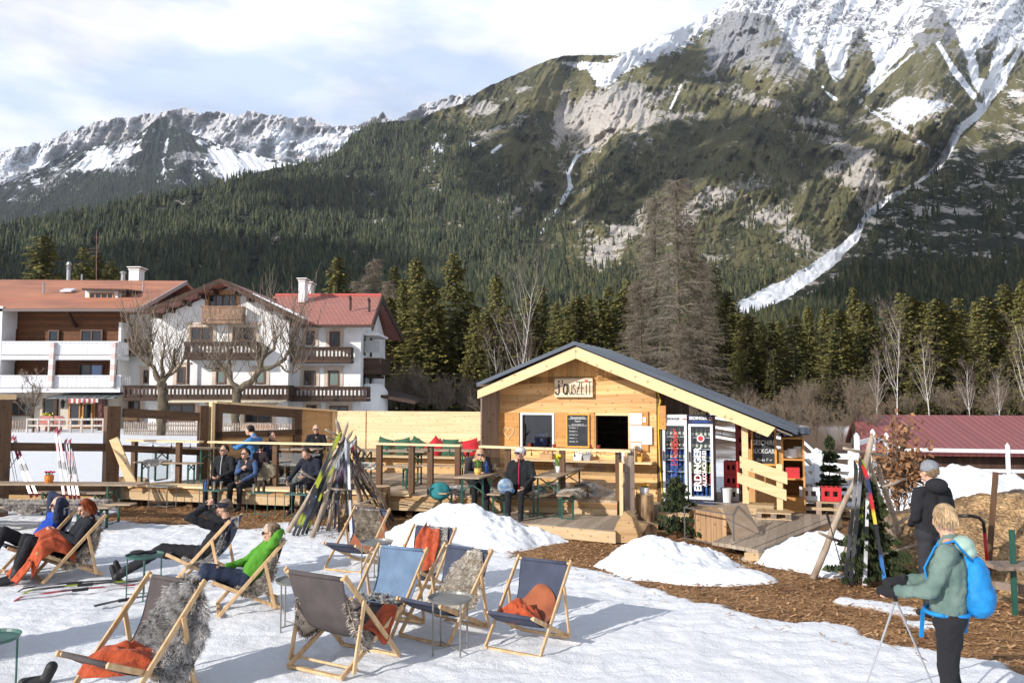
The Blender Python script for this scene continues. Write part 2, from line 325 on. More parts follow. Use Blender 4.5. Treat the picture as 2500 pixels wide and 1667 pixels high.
def fieldmat(name,s,amp,rock,rock2,gA,gB,bump=1.0,bd=8,snow=(.84,.86,.90),st=.45):
    """R rock field, G snow field, B green mix (all .5 centred): thresholds broken up by world-space noise"""
    m = bpy.data.materials.new(name); m.use_nodes = True; nt = m.node_tree; n = nt.nodes; l = nt.links; b = n['Principled BSDF']; b.inputs['Roughness'].default_value = .95; b.inputs['Specular IOR Level'].default_value = .1
    at = n.new('ShaderNodeAttribute'); at.attribute_name = 'Col'; sp = n.new('ShaderNodeSeparateColor'); l.new(at.outputs['Color'],sp.inputs[0]); tc = n.new('ShaderNodeTexCoord')
    def noise(sc,z,d=9,r=.62,off=0):
        mp = n.new('ShaderNodeMapping'); mp.inputs['Scale'].default_value = (sc,sc,sc * z); mp.inputs['Location'].default_value = (off,off,off); l.new(tc.outputs['Object'],mp.inputs[0]); x = n.new('ShaderNodeTexNoise'); x.inputs['Scale'].default_value = 1; x.inputs['Detail'].default_value = d; x.inputs['Roughness'].default_value = r; l.new(mp.outputs[0],x.inputs['Vector']); return x.outputs['Fac']
    def mth(op,a,c):
        x = n.new('ShaderNodeMath'); x.operation = op
        for i,v in enumerate((a,c)):
            if isinstance(v,(int,float)): x.inputs[i].default_value = v
            else: l.new(v,x.inputs[i])
        return x.outputs[0]
    def step(a,lo,hi): x = n.new('ShaderNodeMapRange'); x.inputs[1].default_value = lo; x.inputs[2].default_value = hi; l.new(a,x.inputs[0]); return x.outputs[0]
    def mix(f,a,c):
        x = n.new('ShaderNodeMixRGB'); l.new(f,x.inputs[0])
        for i,v in ((1,a),(2,c)):
            if isinstance(v,tuple): x.inputs[i].default_value = (*v,1)
            else: l.new(v,x.inputs[i])
        return x.outputs[0]
    n1 = noise(s,st); n2 = noise(s * 1.3,1.0,off=7.7); n3 = noise(s * 5,1.0,6,.7,off=3.1)
    g = mix(step(mth('ADD',sp.outputs[2],mth('MULTIPLY',mth('SUBTRACT',n3,.5),1.5)),.38,.62),gA,gB)
    n4 = noise(s * 6,.7,5,.75,off=5.5); rk = step(mth('ADD',mth('ADD',sp.outputs[0],mth('MULTIPLY',mth('SUBTRACT',n1,.5),amp)),mth('MULTIPLY',mth('SUBTRACT',n4,.5),1.15)),.50,.55); sz = n.new('ShaderNodeSeparateXYZ'); l.new(tc.outputs['Object'],sz.inputs[0]); rc = mix(step(n3,.35,.65),rock2,rock); rc = mix(step(sz.outputs[2],750,1250),rc,mix(step(n3,.35,.65),(.17,.175,.19),(.36,.36,.37))); c1 = mix(rk,g,rc)
    sn = step(mth('ADD',mth('ADD',sp.outputs[1],mth('MULTIPLY',mth('SUBTRACT',n2,.5),amp * .8)),mth('MULTIPLY',mth('SUBTRACT',n4,.5),.7)),.50,.545); c2 = mix(sn,c1,snow); l.new(c2,b.inputs['Base Color'])
    bp = n.new('ShaderNodeBump'); bp.inputs['Strength'].default_value = bump; bp.inputs['Distance'].default_value = bd; hh = mth('ADD',n1,mth('ADD',mth('MULTIPLY',n3,.45),mth('MULTIPLY',n4,.35))); l.new(hh,bp.inputs['Height']); l.new(bp.outputs[0],b.inputs['Normal']); return m
# --- far range
X,Y = colgrid(-80,1160,700,170,SIL_A,440,10,.045)
D = 7000 + (440 - Y) * 9
rel = ridged(X / 60 + Y / 130,Y / 75,6,.55)
D = D + (rel - .5) * -1500
P = raygrid(X,Y,D)
n = fbm(X / 14,Y / 9,5,.6); cl = sstep(.50,.60,ridged(X / 45 + Y / 60,Y / 38,5,.6) * .55 + n * .5 + .16 * sstep(320,270,Y) - .03)
face = np.exp(-((X - 280) / 55) ** 2 - ((Y - 320) / 38) ** 2); cl = np.clip(cl + sstep(.35,.7,face + .3 * (n - .5)),0,1)
C = lerp(lerp(np.broadcast_to(SNOW,X.shape + (3,)),np.broadcast_to(np.array([.43,.42,.43]),X.shape + (3,)),cl),np.broadcast_to(ROCK,X.shape + (3,)),sstep(.4,.8,face) * .6 * cl)
gridmesh('mountain',X,Y,P,C,mt_far)
# --- pyramid peak
X,Y = colgrid(-80,840,560,220,SIL_B,640,3,.06)
D = 3300 + (560 - Y) * 7
ang = X - 380 - (Y - 268) * 0
rel = ridged((X - 380) / (30 + np.abs(Y - 230) * .6) * 1.6 + 5.2,Y / 160,6,.55)
D = D - (rel - .5) * 420 + np.abs(X - 385) * 1.2
P = raygrid(X,Y,D)
n = fbm(X / 10,Y / 7,5,.6); n2 = fbm(X / 45 + 9,Y / 30,4)
snow = (fbm(X / 26 + 2,Y / 20,5,.6) - .5) * 2.2 - sstep(400,540,Y) * .75 - .2 * sstep(150,60,np.abs(X - 385) - (Y - 268) * .55)
snow += 1.9 * sstep(-10,50,signedpoly(X,Y,[(425,300),(480,320),(700,378),(840,390),(700,430),(560,450),(520,430),(470,370)]))
snow += .9 * np.exp(-((polydist(X,Y,[(385,320),(375,370),(380,410)])) / 5) ** 2)
snow += .5 * np.exp(-((X - 205) / 40) ** 2 - ((Y - 350) / 30) ** 2) + .6 * sstep(0,12,signedpoly(X,Y,[(200,350),(330,310),(330,350),(240,400),(150,400)]))
snow -= .45 * np.exp(-((X - 385) / 60) ** 2 - ((Y - 330) / 60) ** 2)
C = lerp(np.broadcast_to(DARK * 1.3,X.shape + (3,)),np.broadcast_to(GREY * .8,X.shape + (3,)),sstep(.45,.65,n2) * sstep(470,380,Y))
tan = np.exp(-((X - 120) / 55) ** 2 - ((Y - 425 + (X - 120) * .7) / 16) ** 2)
C = lerp(C,np.broadcast_to(ROCK * 1.1,X.shape + (3,)),sstep(.25,.6,tan + (n - .5) * .8))
C = lerp(C,np.broadcast_to(SNOW,X.shape + (3,)),sstep(.22,.42,snow + (n - .5) * 1.0))
mt_pk = fieldmat('mountain_mid',.011,1.5,(.40,.37,.34),(.22,.21,.21),(.018,.024,.018),(.034,.038,.024),bd=18)
gridmesh('mountain',X,Y,P,np.stack([.5 + (np.maximum(tan * 1.1,sstep(.45,.7,n2) * sstep(470,380,Y) * .6) - .42) * .6,.5 + (snow - .22) * .42,.3 + n2 * .3],-1),mt_pk)
# --- main slope
def D_main(X,Y):
    D = 450 + np.clip(775 - Y,0,2000) * 4.0 + np.minimum(775 - Y,0) * 1.6
    wx = X + 40 * (fbm(X / 160,Y / 160,3) - .5)
    r1 = ridged((wx + (Y - 400) * .55) / 330 + 2.2,Y / 900,3,.5); r2 = ridged((wx + (Y - 400) * .5) / 95 + 1.7,Y / 230,5,.55)
    am = sstep(690,300,Y) * (.35 + .65 * sstep(900,1300,X))
    D = D - am * ((r1 - .5) * 560 + (r2 - .5) * 330 + (ridged((wx + (Y - 400) * .45) / 34 + 7,Y / 80,4,.55) - .5) * 110) - (fbm(X / 22,Y / 16,4,.55) - .5) * 80
    D = D + 260 * np.exp(-(polydist(X,Y,[(1290,150),(1340,350),(1240,540)]) / 55) ** 2) + 240 * np.exp(-(polydist(X,Y,[(1830,130),(1900,220),(2130,430),(1960,560)]) / 70) ** 2)
    D = D - 260 * np.exp(-(polydist(X,Y,[(1760,40),(1800,170),(2000,330)]) / 75) ** 2) - 300 * np.exp(-(polydist(X,Y,[(2120,30),(2130,130),(2140,250)]) / 60) ** 2)
    return D
X,Y = colgrid(-80,2440,1200,480,SIL_C,935,3,.07)
D = D_main(X,Y); P = raygrid(X,Y,D)
n = fbm(X / 11,Y / 8,5,.62); n2 = fbm(X / 60 + 3,Y / 45,4); n3 = fbm(X / 28 + 9 + Y / 90,Y / 20,5,.62); streak = fbm((X + Y * .5) / 7,Y / 40 + 5,4,.55)
C = lerp(np.broadcast_to(DARK * 1.25,X.shape + (3,)),np.broadcast_to(OLIVE,X.shape + (3,)),sstep(.36,.58,n2 + (n - .5) * .5))
C = lerp(C,np.broadcast_to(DARK * 1.5,X.shape + (3,)),sstep(1150,900,X) * .55)
brown = np.array([.12,.085,.05]); C = lerp(C,np.broadcast_to(brown,X.shape + (3,)),sstep(.52,.66,n3) * .5 * sstep(1000,1300,X))
rk = np.full(X.shape,-.16)
def blob(cx,cy,rx,ry,a,w=1.0):
    global rk
    c,s = math.cos(R(a)),math.sin(R(a)); u = (X - cx) * c + (Y - cy) * s; v = -(X - cx) * s + (Y - cy) * c
    rk = rk + w * np.exp(-((u / rx) ** 2 + (v / ry) ** 2) ** 1.3)
for b in [(1330,275,60,38,-30,1.2),(1430,240,70,55,-20,1.3),(1370,320,45,22,-35,.9),(1105,250,42,18,-10,1),(1205,205,22,8,-10,.8),(1480,300,40,40,0,.35),(1290,270,16,60,8,.7),(1140,300,60,12,-25,.5),
          (1690,110,60,45,-25,.9),(1790,150,70,50,20,.6),(1640,150,26,50,0,.5),(1860,280,60,12,15,.75),(1920,330,70,14,20,.7),(1760,235,60,12,5,.6),(1560,268,70,14,-3,.55),(2130,220,60,36,40,.55),(2060,240,40,30,60,.5),(1700,215,50,14,0,.5),(1560,195,60,16,-30,.4),
          (1975,400,55,42,35,1.2),(2010,470,34,40,-20,.8),(1920,395,30,16,0,.8),(1740,505,40,22,-25,1.0),(1800,500,26,34,10,.8),(1840,560,30,44,-35,.9),(1650,455,40,26,-10,.75),(1580,500,45,30,-40,.7),(1500,500,60,32,-20,.55),(1390,575,45,40,-30,1.0),(1330,520,30,16,50,.6),(1430,535,30,18,0,.8),(1700,430,60,18,-10,.45),(1900,590,30,20,0,.6),(1620,600,30,30,0,.4),(1980,350,26,12,0,.5),
          (1130,490,46,34,-15,.85),(1180,470,20,30,-30,.6),(1100,520,22,26,20,.6),(1045,520,20,18,0,.5),(985,505,24,22,10,.6),(1230,430,16,20,30,.55),(872,500,20,18,0,.9),(890,525,6,26,10,.8),(1000,430,20,30,0,.35),(450,520,30,12,0,.4),(470,580,8,40,20,.7),(840,450,30,20,0,.4),(2090,300,60,26,45,.5),(2010,290,40,18,30,.6),(1290,380,60,14,40,.5)]: blob(*b)
rmask = sstep(.20,.42,rk + (n - .5) * 1.2 + (streak - .5) * .8 + (n3 - .5) * .5)
rcol = lerp(np.broadcast_to(ROCK,X.shape + (3,)),np.broadcast_to(np.array([.52,.44,.36]),X.shape + (3,)),sstep(.4,.65,n2)); rcol = lerp(rcol,np.broadcast_to(GREY * 1.3,X.shape + (3,)),sstep(220,120,Y))
C = lerp(C,rcol,rmask)
sn = np.full(X.shape,-.55)
sn += 1.25 * sstep(-30,25,signedpoly(X,Y,[(1470,90),(1660,-60),(2500,-200),(2500,60),(2330,200),(2270,205),(2180,235),(2080,290),(1960,195),(1850,150),(1800,100),(1690,45),(1640,60),(1560,110),(1440,160),(1415,140)]))
sn += 1.1 * sstep(-8,12,signedpoly(X,Y,[(1285,140),(1420,140),(1480,110),(1430,170),(1400,205),(1370,200),(1350,165),(1290,150)]))
sn += .35 * sstep(300,60,Y) * sstep(1500,1800,X)
for tri in ([(1860,180),(1880,100),(1905,150),(1910,215),(1885,205)],[(1930,205),(1950,100),(1975,60),(2000,110),(2015,160),(1985,200),(1950,235)],[(1975,220),(2080,120),(2150,20),(2170,30),(2220,130),(2240,200),(2260,240),(2150,235),(2080,225),(2040,250),(1990,240)],[(2240,110),(2290,90),(2270,190),(2245,180)],[(2300,140),(2380,60),(2400,150),(2310,200)],[(1640,70),(1700,30),(1770,40),(1810,90),(1820,130),(1760,130),(1640,170),(1610,150)]):
    sn -= 1.15 * sstep(-6,10,signedpoly(X,Y,tri))
rockup = sstep(.47,.58,ridged(X / 60 + Y / 70,Y / 34,5,.6)) * sstep(190,60,Y) * sstep(1560,1700,X); sn -= rockup * .95; rk += rockup * .9; C = lerp(C,np.broadcast_to(GREY * 1.6,X.shape + (3,)),sstep(110,40,Y) * .9)
def gully(pts,w0,w1,amt=1.6):
    global sn
    ln = [0]
    for a,b in zip(pts[:-1],pts[1:]): ln.append(ln[-1] + math.hypot(b[0] - a[0],b[1] - a[1]))
    for i in range(len(pts) - 1):
        w = w0 + (w1 - w0) * (ln[i] + ln[i + 1]) / 2 / ln[-1]; sn += amt * np.exp(-(polydist(X,Y,pts[i:i + 2]) / w) ** 4) * .8
gully([(2155,100),(2190,160),(2235,220),(2262,262)],6,8); gully([(2352,100),(2290,200),(2250,262),(2200,300),(2180,345),(2145,400),(2105,430)],7,12)
gully([(1965,545),(1915,590),(1850,640),(1790,680),(1706,716)],8,32,2.6); gully([(2110,424),(2050,452),(1998,488),(1978,520),(1962,548)],7,8,1.8); gully([(1360,340),(1325,360),(1305,395),(1310,430),(1290,465)],3,6); gully([(1285,480),(1255,505),(1245,535)],5,4)
gully([(1920,230),(1890,200),(1850,110)],5,5,1.1); gully([(1975,235),(2030,180),(2100,120)],5,3,1.1); gully([(1130,620),(1070,648)],5,8,1.5); gully([(1130,350),(1150,335)],3,6,1.2); gully([(1565,195),(1540,250)],4,3,1.2); gully([(2180,360),(2120,330),(2060,290),(1990,250)],4,7,.7)
for (cx,cy,rx,ry,w) in [(1080,330,16,8,1),(1020,312,10,6,1.2),(1010,345,14,18,.8),(1000,380,30,30,.45),(980,340,60,60,.25),(560,480,120,30,.22),(300,500,120,20,.2),(800,340,30,20,.45)]:
    sn += w * np.exp(-((X - cx) / rx) ** 2 - ((Y - cy) / ry) ** 2)
smask = sstep(-.02,.14,sn + (n - .5) * .9 + (n3 - .5) * .5)
C = lerp(C,np.broadcast_to(SNOW,X.shape + (3,)),smask)
SN_F = .5 + (sn - .06 + (n3 - .5) * .4) * .55; RK_F = .5 + (rk - .30 + (n3 - .5) * .5 + (streak - .5) * .5) * .55; GR_F = (.32 + .52 * sstep(.36,.60,n2 + (n - .5) * .3)) * sstep(820,1150,X) + .14
mt_near = fieldmat('mountain_near',.022,1.5,(.66,.59,.51),(.36,.33,.30),(.038,.042,.026),(.142,.130,.062),bd=8)
gridmesh('mountain',X,Y,P,np.stack([RK_F,SN_F,GR_F],-1),mt_near)
MAIN = (X,Y,P,smask,rmask)
# --- near spur on the right
def D_spur(X,Y):
    D = 330 + np.clip(790 - Y,0,2000) * 2.7 + np.minimum(790 - Y,0) * 1.2
    return D - (ridged((X - Y * .4) / 120 + 4,Y / 300,5,.55) - .5) * 130 * sstep(740,500,Y)
Xs,Ys = colgrid(1560,2450,430,300,SIL_D,950,4,.09)
Ds = D_spur(Xs,Ys); Ps = raygrid(Xs,Ys,Ds)
n = fbm(Xs / 11,Ys / 7,5,.62); n2 = fbm(Xs / 60 + 3,Ys / 45,4); n3 = fbm(Xs / 30,Ys / 10,4)
RKs = .5 + (n3 * .6 + n * .45 - .70 + .10 * sstep(.6,.3,n2)) * .8; SNs = np.full(Xs.shape,.1) + .6 * np.exp(-((Xs - 2330) / 30) ** 2 - ((Ys - 215) / 14) ** 2); GRs = sstep(.3,.6,n2) * .45 + .05 + .35 * sstep(420,300,Ys) - .15 * sstep(400,500,Ys)  # lower spur greener dark: forest cover, plus deep shadow put into the colour
C = lerp(np.broadcast_to(DARK * 1.3,Xs.shape + (3,)),np.broadcast_to(OLIVE * 1.05,Xs.shape + (3,)),sstep(.34,.56,n2 + (n - .5) * .6))
C = lerp(C,np.broadcast_to(ROCK * .9,Xs.shape + (3,)),sstep(.60,.72,n3 * .6 + n * .45 + .12 * sstep(.6,.3,n2)))
C = lerp(C,np.broadcast_to(SNOW,Xs.shape + (3,)),sstep(.45,.75,np.exp(-((Xs - 2330) / 30) ** 2 - ((Ys - 215) / 14) ** 2) + .6 * (n - .5)))
gridmesh('mountain',Xs,Ys,Ps,np.stack([RKs,SNs,GRs],-1),mt_near)
# ------------------------------------------------------------------ far-off forest on the slopes (nobody could count it)
rs = np.random.RandomState(3)
def sampleP(fn,x,y): return raygrid(x,y,fn(x,y))
def forest(name,pts,hts,label,colA,colB,seed=1):
    rs = np.random.RandomState(seed); N = len(pts); k = 5
    ang = np.linspace(0,2 * np.pi,k,endpoint=False)
    base = []; faces = []
    off = 0
    for (zb,zt,r) in ((.04,.50,.17),(.28,.76,.125),(.55,1.0,.08)):
        for i in range(k): base.append((math.cos(ang[i] + zb * 7) * r * (1 if i % 2 else .72),math.sin(ang[i] + zb * 7) * r * (1 if i % 2 else .72),zb + (.05 if i % 2 else -.02)))
        base.append((0,0,zt))
        for i in range(k): faces.append((off + i,off + (i + 1) % k,off + k))
        off += k + 1
    base = np.array(base); nb = len(base); faces = np.array(faces)
    rz = rs.rand(N) * 6.28; wd = (.8 + .5 * rs.rand(N)); c,s = np.cos(rz),np.sin(rz)
    B = np.empty((N,nb,3)); B[...,0] = (base[:,0] * c[:,None] - base[:,1] * s[:,None]) * (hts * wd)[:,None]; B[...,1] = (base[:,0] * s[:,None] + base[:,1] * c[:,None]) * (hts * wd)[:,None]; B[...,2] = base[:,2] * hts[:,None]
    B[...,:2] += rs.randn(N,nb,2) * .02 * hts[:,None,None]
    V = (B + pts[:,None]).reshape(-1,3); Fc = (faces[None] + (np.arange(N) * nb)[:,None,None]).reshape(-1,3)
    t = rs.rand(N) ** 1.5; cc = colA[None] * (1 - t[:,None]) + colB[None] * t[:,None]; cc = np.repeat(cc,nb,0)
    o = npmesh(name,V,Fc,vcmat('conifer_far',rough=.9),colr=cc); tag(o,label,'forest',kind='stuff'); return o
# density in layout coordinates
x = rs.uniform(-70,1300,46000); y = rs.uniform(290,860,46000)
dens = sstep(0,6,y - interp(SIL_C,x)) * np.clip(.95 - sstep(1020,1250,x) * .75 - sstep(800,1150,x) * sstep(520,330,y) * .6,0,1) + sstep(640,700,y) * .8
clear = fbm(x / 35 + 8,y / 22,3); dens *= sstep(.33,.45,clear)
k = rs.rand(len(x)) < dens; x,y = x[k],y[k]
p = sampleP(D_main,x,y); forest('hillside_forest',p,rs.uniform(15,27,len(x)),'dense dark spruce forest covering the hillside behind the inn',np.array([.026,.037,.022]),np.array([.10,.105,.048]),5)
x = rs.uniform(1100,2430,26000); y = rs.uniform(380,860,26000)
dens = sstep(590,690,y) * .9 + .06 + .5 * sstep(.56,.7,fbm(x / 60,y / 50,3)) * sstep(560,450,np.abs(y - 250) + 200)
onsp = y > interp(SIL_D,x) + 3
k = (rs.rand(len(x)) < dens) & (y > interp(SIL_C,x) + 6) & ((polydist(x,y - 36,[(1965,545),(1850,640),(1712,712)]) > 54) | onsp) & ~(onsp & (x < 2010) & (y < interp(SIL_D,x) + 48))
x,y,onsp = x[k],y[k],onsp[k]
p = np.where(onsp[:,None],sampleP(D_spur,x,y),sampleP(D_main,x,y)); forest('slope_forest',p,rs.uniform(9,20,len(x)) * np.where(p[:,1] < 700,.8,1),'mixed conifers scattered over the lower mountain slope',np.array([.028,.038,.02]),np.array([.105,.10,.042]),6)
x = rs.uniform(-70,420,5200); y = rs.uniform(400,540,5200); k = (y > interp(SIL_B,x) + 40 + 45 * vnoise(x / 40,x * 0)) ; x,y = x[k],y[k]
def D_pk(X,Y): return 3300 + (560 - Y) * 7 - 60 - (ridged((X - 380) / (30 + np.abs(Y - 230) * .6) * 1.6 + 5.2,Y / 160,6,.55) - .5) * 420 + np.abs(X - 385) * 1.2
forest('ridge_forest',sampleP(D_pk,x,y),rs.uniform(20,34,len(x)),'thin dark forest under the pyramid shaped peak',np.array([.025,.035,.02]),np.array([.045,.052,.026]),7)
# ------------------------------------------------------------------ clouds that shade parts of the slopes (high behind the viewer, outside the frame)
m_cloud = mat('cloud',(.9,.9,.9),rough=1,var=0)
def cloud(polys,fn,t=5200,seed=0,rad=58):
    rs = random.Random(seed); mb = MB()
    for poly in polys:
        ys = [q[1] for q in poly]; y = min(ys) + 4
        while y < max(ys):
            Dm = float(fn(np.array([1200.]),np.array([float(y)]))[0]); sx = rad * 1.15 / Dm * F / K; sy = rad * 1.1 / (3.8 if fn is D_main else 2.6)
            x = min(q[0] for q in poly) + rs.random() * sx
            while x < max(q[0] for q in poly):
                if inpoly(np.array([x]),np.array([float(y)]),poly)[0]:
                    q = sampleP(fn,np.array([x]),np.array([y + rs.uniform(-.3,.3) * sy]))[0]; r = rad * rs.uniform(.8,1.25)
                    c = Vector(q) - LDIR * (t + rs.uniform(-30,30)); mb.ell(c,(r,r,r * .7),nu=12,nv=7)
                x += sx
            y += sy
    o = mb.build('cloud',m_cloud,smooth=True); o['kind'] = 'structure'; return o
cloud([[(1075,330),(1130,285),(1240,270),(1300,300),(1300,400),(1330,440),(1220,480),(1130,430)]],D_main,seed=1)
cloud([[(1330,400),(1380,350),(1560,285),(1700,265),(1830,250),(1960,290),(2020,345),(1930,385),(1800,420),(1640,400),(1500,430),(1440,410)]],D_main,seed=2)
cloud([[(1990,560),(2040,480),(2150,400),(2240,355),(2480,330),(2480,790),(2300,790),(2060,780),(1960,700),(1990,620)]],D_spur,t=5000,seed=3,rad=42)
cloud([[(-90,590),(200,600),(420,560),(620,560),(880,590),(960,640),(940,790),(-90,790)]],D_main,t=5000,seed=4,rad=50)
cloud([[(640,440),(700,410),(840,430),(900,480),(700,500)],[(1480,130),(1560,100),(1640,110),(1640,200),(1520,180)],[(1300,460),(1380,430),(1460,470),(1380,520)]],D_main,t=4600,seed=5)
# ------------------------------------------------------------------ haze: one closed box of even air
hz = MB().box((0,4200,1049),(22000,11600,2102)).build('haze',None); hz['kind'] = 'stuff'
hm = bpy.data.materials.new('haze'); hm.use_nodes = True; hn = hm.node_tree.nodes
for x_ in list(hn): hn.remove(x_)
ho = hn.new('ShaderNodeOutputMaterial'); hv = hn.new('ShaderNodeVolumePrincipled'); hv.inputs['Color'].default_value = (.80,.88,1,1); hv.inputs['Density'].default_value = 3.6e-5; hv.inputs['Anisotropy'].default_value = .1
hm.node_tree.links.new(hv.outputs[0],ho.inputs['Volume']); hz.data.materials.append(hm)
# ================================================================== GROUND
def G(dx,dy): p = atZ(dx * K,dy * K); return (p.x,p.y)
def axis(lo,hi,d,far,g=1.12):
    a = list(np.arange(lo,hi,d)); s = d
    while a[-1] < far: s *= g; a.append(a[-1] + s)
    s = d
    while a[0] > -far: s *= g; a.insert(0,a[0] - s)
    return np.array(a)
gx = axis(-9.5,9.5,.045,9000); gy = axis(3.6,19,.045,9000); gy = gy[gy > -40]
GX,GY = np.meshgrid(gx,gy)
CHIP = [G(*q) for q in [(250,1135),(258,1193),(420,1204),(560,1216),(680,1221),(800,1238),(900,1258),(1100,1270),(1180,1272),(1260,1290),(1450,1330),(1700,1400),(1850,1430),(2000,1462),(2200,1492),(2420,1560),(2900,1560),(2900,1120),(2350,1165),(2180,1150),(2020,1178),(1900,1160),(1300,1160),(600,1130)]]
near = (np.abs(GX) < 40) & (GY < 45)
sdf = np.full(GX.shape,-9.0); sdf[near] = signedpoly(GX[near],GY[near],CHIP)
nz = fbm(GX * 1.7,GY * 1.7,5,.6) - .5
chip = sdf + nz * .9
for (cx,cy,rx,ry) in [(700,1214,80,7),(840,1232,110,10),(660,1204,40,4),(2080,1400,60,8),(2010,1385,50,6),(2120,1430,40,6),(1950,1380,40,5),(1690,1325,70,9),(1600,1318,90,10),(2330,1180,60,20)]:
    a,b = G(cx - rx,cy); c,b2 = G(cx + rx,cy); t0 = G(cx,cy - ry)[1]; t1 = G(cx,cy + ry)[1]
    chip = chip - 2.2 * np.exp(-((GX - (a + c) / 2) / ((c - a) / 2)) ** 2 - ((GY - (t0 + t1) / 2) / (abs(t0 - t1) / 2 + .05)) ** 2)
# muddy open ground beyond the paddock on the right
mud = sstep(.48,.6,fbm(GX * .35 + 5,GY * .35,4)) * sstep(5,8,GX) * sstep(17,20,GY) * sstep(40,30,GY)
mud = np.maximum(mud,sstep(31,37,GY + (fbm(GX * .3,GY * .3,3) - .5) * 6) * sstep(-.06,-.03,GX / np.maximum(GY,1)) * sstep(.38,.52,fbm(GX * .5 + 9,GY * .5,4) + .12))
chipm = np.clip(sstep(-.03,.05,chip),0,1)
zz = (fbm(GX * 2.2,GY * 2.2,5,.55) - .5) * .05 + (fbm(GX * 9,GY * 9,3) - .5) * .018
zz = zz - (sstep(.58,.66,fbm(GX * 4.3 + 3,GY * 3.1,2,.4)) * .013 + sstep(.60,.66,fbm(GX * 1.1,GY * 7,2,.4)) * .012) * (1 - chipm)
zz = np.where(near,zz * (1 - .5 * chipm) - chipm * .035 + .02,0.0) * sstep(60,30,np.hypot(GX,GY))
zz = zz - sstep(150,400,np.hypot(GX,GY)) * 3 - 2.0 * sstep(22.5,31,GY) * sstep(57,50,GY) * sstep(.32,.40,GX / np.maximum(GY,1))
Pg = np.stack([GX,GY,zz - .01],-1)
Cg = np.stack([chipm,mud,sstep(-.5,0,sdf + nz * 1.2) * (1 - chipm)],-1)
def ground_mat():
    m = bpy.data.materials.new('snow_ground'); m.use_nodes = True; nt = m.node_tree; n = nt.nodes; l = nt.links; b = n['Principled BSDF']
    at = n.new('ShaderNodeAttribute'); at.attribute_name = 'Col'; sp = n.new('ShaderNodeSeparateColor'); l.new(at.outputs['Color'],sp.inputs[0])
    tc = n.new('ShaderNodeTexCoord')
    def noise(s,d=6,r=.6): x = n.new('ShaderNodeTexNoise'); x.inputs['Scale'].default_value = s; x.inputs['Detail'].default_value = d; x.inputs['Roughness'].default_value = r; l.new(tc.outputs['Object'],x.inputs['Vector']); return x
    def ramp(src,stops):
        r = n.new('ShaderNodeValToRGB'); e = r.color_ramp.elements; e[0].position,e[0].color = stops[0][0],(*stops[0][1],1); e[1].position,e[1].color = stops[-1][0],(*stops[-1][1],1)
        for p,c in stops[1:-1]: q = e.new(p); q.color = (*c,1)
        l.new(src,r.inputs[0]); return r
    def mixc(f,a,c): x = n.new('ShaderNodeMixRGB'); l.new(f,x.inputs[0]) if not isinstance(f,float) else setattr(x.inputs[0],'default_value',f); l.new(a,x.inputs[1]); l.new(c,x.inputs[2]); return x
    ns = noise(1.4,8,.65); snow = ramp(ns.outputs['Fac'],[(.25,(.78,.81,.85)),(.5,(.85,.86,.88)),(.75,(.89,.89,.90))])
    ng = noise(60,5,.7); gr = ramp(ng.outputs['Fac'],[(.3,(.93,.93,.93)),(.7,(1.0,1.0,1.0))]); sm = n.new('ShaderNodeMixRGB'); sm.blend_type = 'MULTIPLY'; sm.inputs[0].default_value = 1; l.new(snow.outputs[0],sm.inputs[1]); l.new(gr.outputs[0],sm.inputs[2])
    # crumbs and dirt on the snow
    nd = noise(22,4,.7); dr = ramp(nd.outputs['Fac'],[(.64,(0,0,0)),(.74,(1,1,1))]); dm = n.new('ShaderNodeMath'); dm.operation = 'MULTIPLY'; l.new(dr.outputs[0],dm.inputs[0]); l.new(sp.outputs[2],dm.inputs[1])
    dirt = n.new('ShaderNodeRGB'); dirt.outputs[0].default_value = (.26,.16,.09,1); s2 = mixc(dm.outputs[0],sm.outputs[0],dirt.outputs[0])
    vo = n.new('ShaderNodeTexVoronoi'); vo.inputs['Scale'].default_value = 26; mp = n.new('ShaderNodeMapping'); mp.inputs['Scale'].default_value = (1,1.7,1); nw = noise(3,2); va = n.new('ShaderNodeVectorMath'); va.operation = 'ADD'; l.new(tc.outputs['Object'],mp.inputs[0]); l.new(mp.outputs[0],va.inputs[0]); l.new(nw.outputs['Color'],va.inputs[1]); l.new(va.outputs[0],vo.inputs['Vector'])
    ch = ramp(vo.outputs['Color'],[(.1,(.11,.055,.025)),(.45,(.32,.165,.065)),(.8,(.52,.29,.13)),(1,(.64,.43,.23))])
    nb = noise(1.1,4); wet = ramp(nb.outputs['Fac'],[(.35,(.55,.50,.48)),(.6,(1,1,1))]); cm = n.new('ShaderNodeMixRGB'); cm.blend_type = 'MULTIPLY'; cm.inputs[0].default_value = 1; l.new(ch.outputs[0],cm.inputs[1]); l.new(wet.outputs[0],cm.inputs[2])
    mudc = n.new('ShaderNodeRGB'); mudc.outputs[0].default_value = (.13,.085,.055,1); s3 = mixc(sp.outputs[1],s2.outputs[0],mudc.outputs[0])
    fin = mixc(sp.outputs[0],s3.outputs[0],cm.outputs[0]); l.new(fin.outputs[0],b.inputs['Base Color']); b.inputs['Roughness'].default_value = .75; b.inputs['Specular IOR Level'].default_value = .25
    bh = n.new('ShaderNodeMixRGB'); l.new(sp.outputs[0],bh.inputs[0]); l.new(ng.outputs['Fac'],bh.inputs[1]); l.new(vo.outputs['Distance'],bh.inputs[2])
    n5 = noise(7,6,.6); ad = n.new('ShaderNodeMath'); ad.operation = 'ADD'; l.new(bh.outputs[0],ad.inputs[0]); ml = n.new('ShaderNodeMath'); ml.operation = 'MULTIPLY'; ml.inputs[1].default_value = 2.5; l.new(n5.outputs['Fac'],ml.inputs[0]); l.new(ml.outputs[0],ad.inputs[1])
